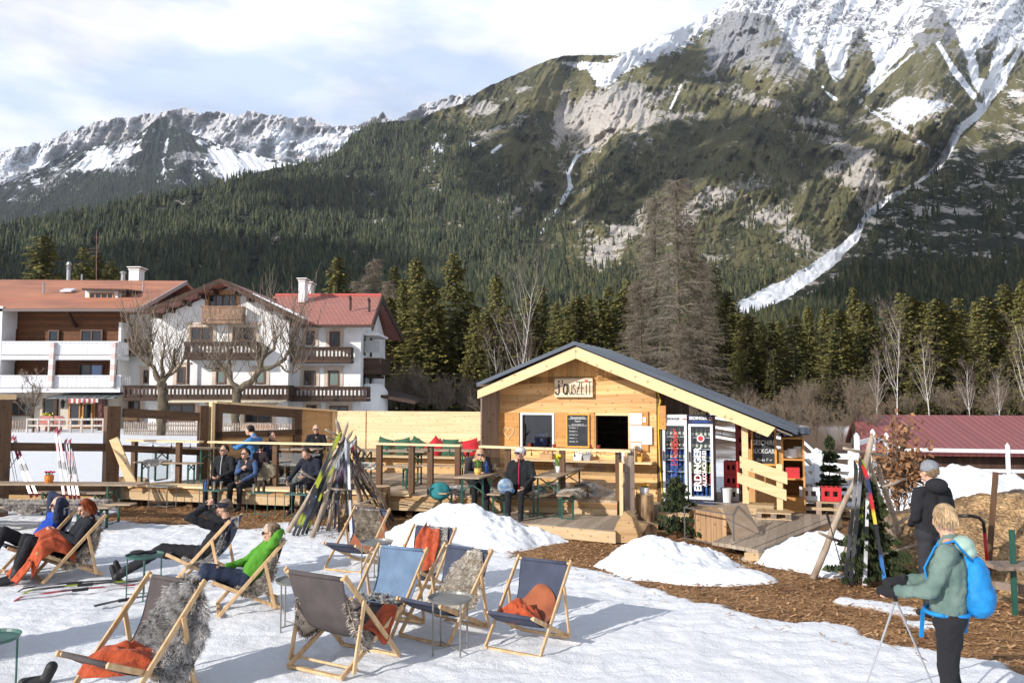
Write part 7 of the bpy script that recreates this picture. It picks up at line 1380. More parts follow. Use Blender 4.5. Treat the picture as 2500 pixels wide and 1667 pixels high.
hide(C9,.50,.98,.03,.33,'rumpled dark grey sheepskin on the seat of the pale blue chair',BLACKF,.06,11000,6,fold=.05)
C10 = chair(-2.257,11.627,-.449,.959,M_SLATE,'slate deck chair with a short grey fleece over its back, before the ski tripod')
hide(C10,.03,.80,.06,.29,'rust suede hide under the short grey fleece on the back deck chair',fur=False,bm=M_SUEDE,irr=.1,name='hide',cat='hide',hw=.5)
hide(C10,-.12,.50,-.01,.25,'short grey beige fleece folded over the back deck chair',((.30,.25,.19),(.46,.39,.31),(.52,.46,.38)),.018,12000,7,irr=.12,lift=.03,wd=.004)
C11 = chair(-1.17,10.0,-.45,.96,M_SLATE,'deck chair almost hidden under a red orange blanket and pale fur')
hide(C11,-.22,.62,.03,.30,'pale sheepskin sticking out under the red blanket on the deck chair',WHITEF,.05,8000,8)
hide(C11,-.20,.85,-.03,.24,'red orange fleece blanket draped in folds over the back of a deck chair',fur=False,bm=M_RUST,irr=.15,fold=.055,lift=.05,name='fleece_blanket',cat='blanket',taper=.25)
C1 = chair(-6.119,11.058,-.887,1.0,M_SLATE,'slate deck chair of the red haired woman'); hide(C1,-.02,.8,.16,.26,'brown grey sheepskin bulging behind the red haired woman',BROWNF,.06,7000,9,lift=.0,sag=1.2)
C2M = chair(-6.75,11.40,-.8,1.0,M_SLATE,'deck chair of the bald man in the blue top')
C3 = chair(-4.143,10.838,-1.50,1.0,M_SLATE,'deck chair of the man in black with the headband'); hide(C3,-.06,.95,.05,.33,'grey sheepskin on the chair of the man in black',GREYF,.06,9000,10,sag=1.2)
C4 = chair(-3.118,9.456,-1.2,.95,M_TAUPE,'deck chair of the man in the green jacket'); hide(C4,-.10,.85,.05,.33,'grey beige sheepskin with a curled end behind the man in green',((.22,.18,.15),(.48,.42,.36),(.62,.57,.5)),.065,11000,11,sag=1.2)
C0 = chair(-5.36,7.62,-.9,1.0,M_SLATE,'deck chair cut off by the lower left picture edge'); hide(C0,-.05,.9,0,.36,'white grey sheepskin at the left picture edge',GREYF,.07,9000,12)
# tray tables
def traytable(px,py,m,label,r=.222,h=.53,z=0,nl=4,rz=.5,square=False):
    p = atZ(px,py,z); root = thing('tray_table',label,'side table',p,0,'small round tray tables'); t = MB()
    if square: t.box(p + UP * (h - .008),(r * 2,r * 1.3,.016),TRZ)
    else: t.lathe(p + UP * (h - .03),[(r * .93,.0),(r,.03),(r - .008,.03),(r * .92,.006)],28)
    t.build('tray',m,root,smooth=False); L = []
    for k in range(4): a = rz + k * math.pi / 2; q = p + (Vector((math.cos(a),math.sin(a),0)) * r * .86 if not square else TU_ * r * .93 * (1 if k in (0,1) else -1) + TV_ * r * .58 * (1 if k in (1,2) else -1)); L.append(q); MB().tube(q,q + UP * (h - .02),.0085,.0085,8).build('leg',m,root)
    b = MB(); b.tube(L[0] + UP * .06,L[2] + UP * .06,.006,.006,6); b.tube(L[1] + UP * .06,L[3] + UP * .06,.006,.006,6); b.build('cross_brace',m,root); return p + UP * h
M_TGREY = mat('table_grey',(.21,.205,.19),rough=.45,var=.06,metal=.2); M_TGREEN = mat('table_green',(.045,.12,.10),rough=.45,var=.1)
traytable(1099,1592,M_TGREY,'grey tray table between the beige fleece chair and the rightmost chair',rz=.6); traytable(722,1536,M_TGREY,'grey tray table partly behind the dark chair seen from behind',rz=.9); traytable(918,1419,M_TGREY,'grey tray table in front of the back deck chair with the grey fleece',rz=.3)
pg = traytable(350,1459,M_TGREEN,'green tray table beside the legs of the man in black',rz=.4); traytable(-30,1715,M_TGREEN,'green tray table cut off at the lower left edge',rz=.7)
m = MB(); m.ell(pg + Vector((-.08,0,.02)),(.10,.06,.03)); m.ell(pg + Vector((.06,.02,.018)),(.09,.05,.025)); m.path([pg + Vector((-.14,-.02,.03)),pg + Vector((0,-.05,.04)),pg + Vector((.14,.0,.025))],.012,6); o = m.build('gloves',mat('black_fabric',(.018,.018,.022),rough=.9,var=.3,bump=.3),smooth=True); o.modifiers.new('r','REMESH').voxel_size = .008; tag(o,'pair of black gloves lying on the green tray table','gloves')
T = []
for x,y,m_,lb in ((396,1242,M_TGREY,'leftmost thin grey table before the terrace seat'),(520,1254,M_TGREEN,'thin green table with drinks beside the man in the red trimmed jacket'),(637,1262,M_TGREEN,'thin green table with dark bottles right of the seated woman'),(728,1266,M_TGREEN,'thin green table with beer glasses before the man at the right')): T.append(traytable(x,y,m_,lb,r=.25,h=.50,square=True))
def bottle(p,r,h,m,label,name='bottle'): b = MB(); b.lathe(p,[(r,0),(r,h * .6),(r * .35,h * .8),(r * .38,h)],10); return tag(b.build(name,m,smooth=False),label,'bottle')
def glass(p,label,beer=True):
    root = thing('beer_glass',label,'glass',p); b = MB(); b.lathe(p,[(.03,0),(.038,.17),(.035,.17),(.028,.02)],12); b.build('glass',glassmat('drinking_glass',(.9,.92,.92),.2),root); b = MB(); b.lathe(p + UP * .006,[(.026,0),(.031,.10)],12); b.build('beer',mat('beer_gold',(.55,.28,.03),rough=.1,var=.1),root)
M_BRB = mat('brown_bottle',(.06,.03,.015),rough=.15,var=.2,spec=.8); M_BLB = mat('blue_bottle',(.03,.10,.35),rough=.2,var=.2)
bottle(T[1] + Vector((-.12,0,0)),.03,.24,M_BRB,'brown bottle at the left of the first drinks table'); bottle(T[1] + Vector((-.18,.03,0)),.03,.2,M_BLB,'blue can shaped bottle on the first drinks table'); glass(T[1] + Vector((.02,-.02,0)),'beer glass in the middle of the first drinks table'); glass(T[1] + Vector((.15,.02,0)),'beer glass at the right of the first drinks table')
bottle(T[2] + Vector((-.06,0,0)),.03,.25,M_BRB,'left brown bottle on the second drinks table'); bottle(T[2] + Vector((.04,.02,0)),.03,.25,M_BRB,'right brown bottle on the second drinks table'); glass(T[2] + Vector((-.16,.02,0)),'pale glass at the left of the second drinks table'); glass(T[3] + Vector((-.03,0,0)),'tall beer glass left on the third drinks table'); glass(T[3] + Vector((.12,0,0)),'beer glass right on the third drinks table')
# beer garden tables and benches
M_BTOP = mat('bench_top',(.40,.29,.19),rough=.6,var=.25,scale=3,stretch=(2,2,2),c2=(.26,.19,.13)); M_GFR = mat('green_steel',(.02,.085,.06),rough=.45,var=.15)
def beer(kind,p,a,label,L=2.0,group=None):
    h,w = (.77,.5) if kind == 'table' else (.47,.26); root = thing('beer_garden_' + kind,label,kind,p,0); 
    if group: root['group'] = group
    d = Vector((math.cos(a),math.sin(a),0)); s = Vector((-d.y,d.x,0)); m = MB(); m.hull8([p + d * x + s * y + UP * z for z in (h - .028,h) for x,y in ((-L / 2,-w / 2),(L / 2,-w / 2),(L / 2,w / 2),(-L / 2,w / 2))]); m.build('top',M_BTOP,root,bevel=.006)
    for k in (-1,1):
        c = p + d * (k * L * .36); m = MB(); ww = w * .42
        for q in (-1,1): m.beam(c + s * (q * ww),c + s * (q * ww) + UP * (h - .03),.035,.035)
        m.beam(c - s * ww,c + s * ww,.035,.03); m.beam(c - s * ww + UP * (h * .62),c + s * ww + UP * (h * .95),.02,.02); m.beam(c + s * ww + UP * (h * .62),c - s * ww + UP * (h * .95),.02,.02); m.build('leg_frame',M_GFR,root)
    return root
DA = math.atan2(HV_.y,HV_.x); dn = .2
def dk(px,py,z=.2): return atZ(px,py,z)
def flatfn(p,d,h): return lambda s: Vector((0,0,0))
def benchskin(p,a,label,col=BROWNF,L=.7,seed=0,h=.47,w=.22,n=4500,ln=.05):
    M = Matrix.Translation(p + UP * h) @ Matrix.Rotation(a - math.pi / 2,4,'Z'); return hide(M,-L / 2,L / 2,0,w,label,col,ln,n,seed,fn=lambda s: Vector((0,s,0)),hw=.13,lift=.012,wd=.004,group=None)
t2 = dk(1338,1262) + HV_ * .75; beer('table',t2,DA,'empty beer garden table with a pot of daffodils'); b1 = dk(1292,1262) + HV_ * .80 + HU_ * -.05; b2 = dk(1383,1268) + HV_ * .78; beer('bench',b1,DA,'fur covered bench left of the daffodil table'); beer('bench',b2,DA,'fur covered bench right of the daffodil table')
t1 = dk(1146,1266) + HV_ * .85; beer('table',t1,DA,'table where the couple sits, with the yellow pot'); b3 = dk(1085,1262) + HV_ * .8; b4 = dk(1222,1262) + HV_ * .62; beer('bench',b3,DA,'bench with fur at the left of the couple table'); beer('bench',b4,DA,'bench under the man with the pale cap')
for i,(b,lb) in enumerate(((b1,'grey fur on the bench left of the daffodils'),(b2,'shaggy grey fur on the near end of the bench right of the daffodils'),(b3,'brown fur on the bench left of the couple'),(b4,'grey fur hanging over the front of the bench of the man with the cap'))): benchskin(b - HV_ * .45,DA,lb,BROWNF if i % 2 else GREYF,seed=20 + i,w=.30)
benchskin(b2 + HV_ * .6,DA,'small grey fur on the far end of the bench right of the daffodils',GREYF,seed=31,w=.28,n=2500)
flowerpot(t2 + HV_ * -.1 + UP * .77,.06,.12,M_FRW,M_YEL,'white pot of yellow daffodils on the empty table',seed=3,tall=.22); flowerpot(t1 + HV_ * -.45 + UP * .77,.07,.12,mat('yellow_pot',(.65,.42,.10),rough=.5,var=.1),mat('bud_green',(.2,.3,.05)),'yellow pot of green buds on the couple table',seed=4,tall=.14)
bottle(t1 + HV_ * -.2 + HU_ * .08 + UP * .77,.033,.24,M_BLB,'blue labelled bottle on the couple table'); glass(t1 + HV_ * .0 + HU_ * .18 + UP * .77,'tall wheat beer glass on the couple table')
tb = 0
for (px,Y,lb) in ((455,18.9,'leftmost terrace table over the snow view'),(700,18.6,'terrace table behind the man with the beer glasses'),(960,18.0,'terrace table behind the four dark posts'),(1075,18.2,'terrace table beside the green and red cushions')):
    x = (px - CX) / F * Y; p = Vector((x,Y,TZ)); beer('table',p,TRZ,lb,L=1.7); beer('bench',p - TV_ * .55,TRZ,'bench on the near side of the ' + lb.replace(' terrace',' deck'),L=1.7)
    if tb < 3: benchskin(p - TV_ * .55 - TU_ * .3,TRZ,'pale sheepskin on the bench near the ' + lb,WHITEF,seed=40 + tb,w=.26,n=2500)
    tb += 1
wb = thing('wall_bench','long bench along the pale board wall carrying coloured cushions','bench',K0 + TU_ * 2.6); m = MB(); c = K0 + TU_ * 2.7 - TV_ * .25 + UP * (TZ + .42); m.box(c,(4.2,.42,.05),TRZ); m.build('seat',M_PLY,wb); m = MB(); m.box(c - UP * .24 + TV_ * .08,(4.1,.05,.4),TRZ); m.build('skirt',M_PLY2,wb)
for (px,cc,tl,lb) in ((940,'g',.25,'leftmost dark green cushion on the wall bench'),(985,'g',-.2,'dark green cushion second from the left'),(1018,'g',.5,'tilted green cushion pointing up behind the posts'),(1065,'r',.75,'red cushion standing on its corner'),(1100,'g',0,'square green cushion between the two red ones'),(1150,'r',-.25,'large red cushion beside the blond woman')):
    s = onpl(px,1100,K0,TU_,TV_,-.12)[0]; p = K0 + TU_ * s - TV_ * .16 + UP * (TZ + .66); mm = Matrix.Rotation(TRZ,3,'Z') @ Matrix.Rotation(tl,3,'Y') @ Matrix.Rotation(-.25,3,'X'); m = MB(); q = .22
    def cg(u,v,q=q): a,b = 2 * u - 1,2 * v - 1; return a,b
    vs = []; n = 9
    for sd in (-1,1):
        for j in range(n):
            for i in range(n): a,b = 2 * i / (n - 1) - 1,2 * j / (n - 1) - 1; vs.append(p + mm @ Vector((a * q * (1 - .08 * (1 - b * b)),sd * .07 * (1 - a ** 4) * (1 - b ** 4),b * q * (1 - .08 * (1 - a * a)))))
    fs = [(k * n * n + j * n + i,k * n * n + j * n + i + 1,k * n * n + (j + 1) * n + i + 1,k * n * n + (j + 1) * n + i) for k in (0,1) for j in range(n - 1) for i in range(n - 1)]; m.add(vs,fs); tag(m.build('cushion',mat('cushion_green',(.035,.10,.06),rough=.95,var=.15) if cc == 'g' else mat('cushion_red',(.42,.02,.03),rough=.95,var=.15),smooth=True),lb,'cushion')
# left foreground bench, table with orange pot
p = Vector((-9.2,15.6,0)); beer('table',p,-.05,'long table with the orange flower pot at the left edge',L=4.2); flowerpot(atY(130,1180,15.6) * 1.0 if False else Vector(((130 - CX) / F * 15.6,15.6,.77)),.085,.15,mat('orange_pot',(.62,.20,.03),rough=.4,var=.1),M_PINK,'orange pot of pink flowers on the left table',seed=6,tall=.07)
for i,(y,z,lb) in enumerate(((14.6,.47,'front fur covered bench at the left edge'),(15.0,.5,'rear bench with grey fur before the left table'))): 
    b = Vector((-9.2 + .2 * i,y,0)); beer('bench',b,-.05,lb,L=4.0)
    for k in range(3): benchskin(b + Vector((-.4 + k * .8,-.03,0)),-.05,['left','middle','right'][k] + ' grey fur on the ' + lb,((.28,.24,.21),(.5,.45,.4),(.62,.58,.53)),seed=60 + i * 3 + k,L=.85,w=.34,n=3500,ln=.06)
beer('bench',atZ(215,1262,0) + Vector((-.5,.3,0)),-.1,'low empty bench behind the red haired woman',L=1.6)
# ------------------------------------------------------------------ skis, poles and log tripods
def ski(p,q,cols,label,w=.045,name='ski',group='skis leaning in the stands',face=(0,-1,.2),tip=True):
    p,q = Vector(p),Vector(q); d = (q - p).normalized(); f = Vector(face); f = (f - d * f.dot(d)).normalized(); a = d.cross(f).normalized(); L = (q - p).length; m = MB(); n = 22; vs = []
    for i in range(n + 1):
        t = i / n; c = p + d * (L * t); ww = w * (.9 + .25 * abs(2 * t - 1) ** 2) * (1 if t < .95 else max(.15,(1 - t) / .05)); bend = (.0 if t < .88 else .10 * ((t - .88) / .12) ** 2) - .02 * math.sin(math.pi * t); c = c - f * bend * (1 if tip else 0)
        for s,h in ((-1,0),(1,0),(1,.014),(-1,.014)): vs.append(c + a * (s * ww / 2) + f * h)
        m.c += [cols[min(len(cols) - 1,int(t * len(cols)))]] * 4
    cc = m.c; m.c = []; m.add(vs,[(i * 4 + k,i * 4 + (k + 1) % 4,(i + 1) * 4 + (k + 1) % 4,(i + 1) * 4 + k) for i in range(n) for k in range(4)] + [(3,2,1,0)]); m.c = cc; root = thing(name,label,'ski',p,0,group); m.build('blade',vcmat('ski_paint',rough=.3,spec=.5),root); b = MB(); c = p + d * L * .45 + f * .02; b.beam(c - d * .09,c + d * .09,.05,.03,f); b.build('binding',mat('black_plastic',(.02,.02,.022),rough=.4,var=0),root); return root
def skipole(p,q,label,c='black_pole',cc=(.03,.03,.035)):
    root = thing('ski_pole',label,'ski pole',p,0,'ski poles in the stands'); p,q = Vector(p),Vector(q); d = (q - p).normalized(); MB().tube(p,q,.006,.008,6).build('shaft',mat(c,cc,rough=.4,var=0),root); MB().tube(q - d * .14,q,.016,.016,8).build('grip',mat('black_plastic',(.02,.02,.022),rough=.4,var=0),root); m = MB(); m.lathe(p + d * .07,[(.03,0),(.01,.01)],8); m.build('basket',MATS['black_plastic'],root)
BY = [(.03,.03,.03),(.25,.29,.02),(.02,.02,.025),(.02,.02,.025),(.05,.05,.05),(.28,.32,.02),(.02,.02,.02),(.03,.03,.03),(.10,.11,.06),(.25,.28,.02)]; BK = [(.03,.03,.035),(.06,.06,.07),(.02,.02,.02),(.2,.2,.22),(.03,.03,.03)]; BL = [(.03,.05,.12),(.03,.04,.08),(.25,.28,.32),(.03,.04,.09),(.4,.42,.45)]; RW = [(.30,.03,.05),(.55,.5,.5),(.30,.03,.06),(.5,.45,.46),(.12,.03,.05),(.4,.05,.08),(.5,.48,.5),(.3,.03,.05)]; RYB = [(.04,.2,.5),(.04,.15,.4),(.02,.02,.03),(.02,.02,.02),(.6,.5,.05),(.5,.02,.02),(.02,.03,.1),(.5,.02,.02)]; WS = [(.6,.6,.62),(.5,.5,.5),(.65,.65,.65),(.08,.08,.09)]
M_POLEW = mat('debarked_pole',(.42,.34,.26),rough=.9,var=.35,scale=4,bump=.5,bscale=20,stretch=(2,2,.5),c2=(.24,.18,.13))
def tripod(logs,sticks,label,Yc):
    root = thing('ski_stand',label,'ski stand',Yc); rs = random.Random(1)
    for (fx,fy,tx,ty,dY,r) in logs: p = atZ(fx,fy); q = atY(tx,ty,Yc.y + dY); q2 = p.lerp(q,.5) + Vector((rs.uniform(-.03,.03),0,rs.uniform(-.03,.03))); MB().path([p,p.lerp(q2,.5) + Vector((.012,0,0)),q2,q2.lerp(q,.5) - Vector((.012,0,0)),q.lerp(q2,.08),q],[r,r,r * .92,r * .82,r * .7,r * .12],9).build('log',M_POLEW,root,smooth=True)
    for (ax,ay,bx_,by,Y0,Y1) in sticks: MB().path([atY(ax,ay,Y0),atY((ax + bx_) / 2,(ay + by) / 2 + 2,(Y0 + Y1) / 2),atY(bx_,by,Y1)],[.02,.022,.016],7).build('cross_stick',M_POLEW,root,smooth=True)
L0 = atZ(800,1290); L0 = Vector((L0.x,14.3,0))
tripod([(702,1298,862,1050,0,.045),(762,1312,850,1028,.05,.04),(800,1296,838,1060,-.1,.042),(893,1268,820,1022,.15,.05),(880,1252,868,1060,.3,.04),(960,1270,838,1062,.2,.035)],[(795,1048,850,1072,14.1,14.6),(798,1066,830,1074,14.0,14.4),(736,1150,775,1172,13.8,14.2),(890,1145,920,1130,14.2,14.3),(800,1190,850,1195,14.0,14.1),(862,1235,925,1210,14.0,14.4),(866,1085,893,1104,14.1,14.3)],'log tripod stand full of cross country skis and poles in front of the terrace',L0)
def skiset(base,lst):
    for (fx,fy,tx,ty,dY,cols,lb) in lst: p = atZ(fx,fy,.01); q = atY(tx,ty,base + dY); ski(p,q,cols,lb)
skiset(14.0,[(716,1306,831,1052,-.15,BY,'black and yellow ski at the far left of the tripod'),(726,1307,826,1068,-.2,BY,'second black and yellow ski from the left of the tripod'),(738,1303,838,1072,-.1,BK,'plain black ski leaning on the left side of the tripod'),(748,1302,812,1140,-.2,BY,'short visible black and yellow ski under the left logs'),(864,1310,842,1072,-.2,BL,'dark blue ski in the middle of the tripod'),(858,1312,850,1076,-.25,WS,'white grey ski in the middle of the tripod'),(918,1238,858,1094,.1,RW,'red and white ski on the right side of the tripod'),(925,1245,868,1110,.1,WS,'silver ski on the right side of the tripod')])
for (a,b,c,d,lb) in ((948,1246,868,1105,'ski pole leaning right outermost on the tripod'),(938,1252,862,1100,'ski pole second from the right on the tripod'),(820,1275,846,1100,'ski pole in the middle of the tripod'),(826,1280,852,1104,'ski pole right of the middle of the tripod'),(975,1297,905,1200,'ski pole standing behind the grey fleece chair'),(960,1305,912,1200,'second ski pole standing behind the grey fleece chair')): skipole(atZ(a,b),atY(c,d,14.0),lb)
L1 = Vector((5.0,11.2,0)); tripod([(1985,1412,2100,1150,-.2,.045),(2055,1402,2130,1058,0,.055),(2200,1378,2118,1120,.2,.05),(2212,1368,2140,1130,.35,.045)],[(2060,1094,2165,1112,10.9,11.6),(2000,1300,2065,1325,10.5,11.0),(2078,1210,2140,1262,10.7,11.3),(2150,1190,2210,1168,10.9,11.1),(2140,1248,2222,1248,10.7,11.3),(2150,1352,2240,1328,10.5,11.2),(2170,1288,2225,1256,11,11.2),(2065,1170,2150,1160,11.3,11.5)],'log ski stand on the wood chips beside the two standing people',L1)
skiset(10.9,[(2062,1424,2092,1122,-.15,BK,'broad black ski at the left of the right stand'),(2075,1426,2104,1118,-.18,BK,'black ski with green marks second on the right stand'),(2088,1422,2112,1122,-.15,BY,'black and yellow ski on the right stand'),(2110,1428,2118,1150,-.2,WS,'white ski in the middle of the right stand'),(2162,1436,2110,1132,-.25,RYB,'red yellow and blue ski crossing the right stand'),(2140,1418,2116,1160,-.1,BK,'thin black ski right of the middle of the right stand')])
skipole(atZ(2065,1420),atY(2018,1250,10.6),'ski pole leaning left beside the right ski stand'); skipole(atZ(2180,1415),atY(2135,1180,10.9),'ski pole on the right side of the right ski stand')
rq = random.Random(9)
for k in range(12): a = rq.uniform(700,955); b = 1300 - abs(a - 790) * .15 if a < 860 else 1262; ski(atZ(a,b + rq.uniform(-14,6),.01),atY(rq.uniform(822,868),rq.uniform(1066,1110),14.1 + rq.uniform(-.2,.3)),BK if k % 3 else BL,'thin dark ski bundled inside the log tripod',w=.042)
for k in range(14): a = rq.uniform(730,950); b = 1298 - abs(a - 790) * .15 if a < 860 else 1265; skipole(atZ(a,b + rq.uniform(-14,6),.01),atY(rq.uniform(815,890),rq.uniform(1085,1125),14.1 + rq.uniform(-.2,.3)),'thin dark ski pole bundled inside the log tripod')
for i,(a,b,c,d,lb) in enumerate(((78,1214,26,1058,'left red and white ski of the leftmost pair'),(92,1212,32,1060,'right red and white ski of the leftmost pair'),(158,1218,135,1038,'tallest red and white ski leaning on the beam fence'),(174,1220,141,1042,'second tall ski leaning on the beam fence'),(184,1220,158,1066,'shorter ski right of the two tall ones'),(194,1220,168,1066,'rightmost ski on the beam fence'))): ski(atY(a,b,16.2 + .1),atY(c,d,16.9),RW,lb,group='skis leaning on the beam fence',w=.05)
for (a,b,c,d,lb) in ((38,1185,16,1070,'dark pole at the left fence post'),(45,1188,22,1068,'second dark pole at the left fence post'),(172,1188,172,1080,'upright dark pole among the fence skis'),(192,1180,175,1085,'dark pole right of the fence skis'),(8,1168,50,1102,'dark pole crossing the left fence skis')): skipole(atY(a,b,16.4),atY(c,d,16.7),lb)
for i,(a,b,c,d,cols,lb) in enumerate(((338,1418,40,1446,BY,'black and yellow ski lying on the snow by the boots'),(330,1428,20,1462,RW,'red ski lying nearest on the snow by the boots'),(300,1416,30,1440,BK,'dark ski lying farthest on the snow by the boots'),(230,1480,400,1452,BK,'thin ski with a red tip lying under the green table'))): p,q = atZ(a,b,.03),atZ(c,d,.03); ski(p,q,cols,lb,group='skis lying on the snow',face=(0,0,1))
# ------------------------------------------------------------------ right edge things
m = MB(); m.path([atY(2330,1258,10.3),atY(2372,1259,10.2),atY(2390,1263,10.2),atY(2401,1274,10.2),atY(2404,1300,10.2)],.021,10); root = thing('bow_handle','bent tubular handle, black above and red below, at the chip mound','handle',atZ(2412,1395)); m.build('black_tube',mat('black_tube',(.02,.02,.02),rough=.35,var=0),root,smooth=True); MB().tube(atY(2404,1300,10.2),atY(2412,1392,10.2),.021,.021,10).build('red_tube',mat('red_tube',(.4,.01,.01),rough=.35,var=0),root,smooth=True)
m = MB(); p = atZ(2410,1428); q = atY(2431,1152,p.y); m.beam(p,q,.06,.04); tag(m.build('fence_post',M_OLDV),'lone thin wooden post at the right edge','post')
wt = thing('work_bench','rough green legged bench cut off at the right edge','bench',atZ(2500,1450)); p = atY(2495,1380,9.2); MB().box(p,(.75,.35,.04)).build('top',M_GREYW,wt)
for dx in (-.1,.28): MB().beam(Vector((p.x + dx,p.y,0)),Vector((p.x + dx,p.y,p.z + (.4 if dx < 0 else -.02))),.05,.04).build('leg',M_GFR,wt)
m = MB(); m.beam(atY(2408,1425,9.6),atY(2530,1440,9.3),.05,.09); tag(m.build('low_rail',M_GREYW),'low grey board along the foot of the mound','board')
o = bare(1.9,77,'beech_shrub',bark=M_BARK,cA=(.10,.07,.05),cB=(.2,.14,.1),levels=3,spread=.55,nch=4,stems=3,leaves=.35,twigr=.006,r=.035); p = atZ(2235,1330); o.location = (p.x,p.y + .6,0); tag(o,'young beech with dry brown leaves beside the man in the beanie','shrub')
# ================================================================== PEOPLE, DOG, HORSE
M_FACE = mat('skin',(.56,.32,.22),rough=.55,var=.10,scale=14); M_BLK = cloth('black_cloth',(.014,.014,.017)); M_NVY = cloth('navy_cloth',(.022,.03,.06)); M_SHOE = mat('shoe',(.02,.02,.022),rough=.6,var=.3); M_SUNG = mat('sunglass_lens',(.02,.02,.03),rough=.08,var=0,spec=1)
tx = bpy.data.textures.new('folds','CLOUDS'); tx.noise_scale = .075
def fuse(o,vox,fold=0,sm=2):
    r = o.modifiers.new('fuse','REMESH'); r.mode = 'VOXEL'; r.voxel_size = vox; r.use_smooth_shade = True; s = o.modifiers.new('soft','SMOOTH'); s.iterations = sm; s.factor = .6
    if fold: d = o.modifiers.new('folds','DISPLACE'); d.texture = tx; d.strength = fold; d.mid_level = .5; d.texture_coords = 'GLOBAL'
def hand(m,w,d,n,curl=.5,k=1.0):
    d = d.normalized(); n = (n - d * n.dot(d)).normalized(); s = d.cross(n); Q = Matrix((s,d,n)).transposed(); m.ell(w + d * .045,(.038,.05,.016),Q,10,7)
    for i,L in enumerate((.036,.043,.040,.031)):
        a = w + d * .085 + s * (-.028 + .0187 * i); d2 = (d * math.cos(curl) + n * math.sin(curl)).normalized(); b = a + d2 * L * k; d3 = (d * math.cos(curl * 2.2) + n * math.sin(curl * 2.2)).normalized(); c = b + d3 * .030; m.caps(a - d * .012,b,.0088,.0082,7); m.caps(b,c,.0082,.007,7)
    a = w + d * .03 + s * -.034; b = a + (d * .65 - s * .65 + n * .3).normalized() * .038; m.caps(w + d * .02 - s * .01,a,.013,.011,7); m.caps(a,b,.0105,.009,7); m.caps(b,b + (d * .9 + n * .3).normalized() * .025,.009,.008,7)
REC = dict(pel=(0,.02,.345),ch=(0,.21,.60),nk=(0,.30,.765),hd=(0,.30,.90),sl=(-.18,.25,.72),sr=(.18,.25,.72),pl=(-.09,0,.35),pr=(.09,0,.35),kl=(-.13,-.42,.53),kr=(.13,-.42,.53),al=(-.13,-.62,.12),ar=(.13,-.62,.12),el=(-.26,.10,.50),er=(.26,.10,.50),hl=(-.10,-.10,.50),hr=(.10,-.10,.50))
SIT = dict(pel=(0,.04,.60),ch=(0,.07,.93),nk=(0,.06,1.11),hd=(0,.03,1.25),sl=(-.18,.06,1.05),sr=(.18,.06,1.05),pl=(-.09,.02,.59),pr=(.09,.02,.59),kl=(-.12,-.42,.56),kr=(.12,-.42,.56),al=(-.12,-.44,.11),ar=(.12,-.44,.11),el=(-.25,.0,.80),er=(.25,.0,.80),hl=(-.09,-.22,.70),hr=(.09,-.22,.70))
STA = dict(pel=(0,0,.93),ch=(0,.01,1.26),nk=(0,.02,1.45),hd=(0,-.01,1.60),sl=(-.19,.02,1.38),sr=(.19,.02,1.38),pl=(-.09,0,.92),pr=(.09,0,.92),kl=(-.10,-.01,.50),kr=(.10,-.01,.50),al=(-.10,.02,.09),ar=(.10,.02,.09),el=(-.25,.03,1.12),er=(.25,.03,1.12),hl=(-.14,-.16,.98),hr=(.14,-.16,.98))
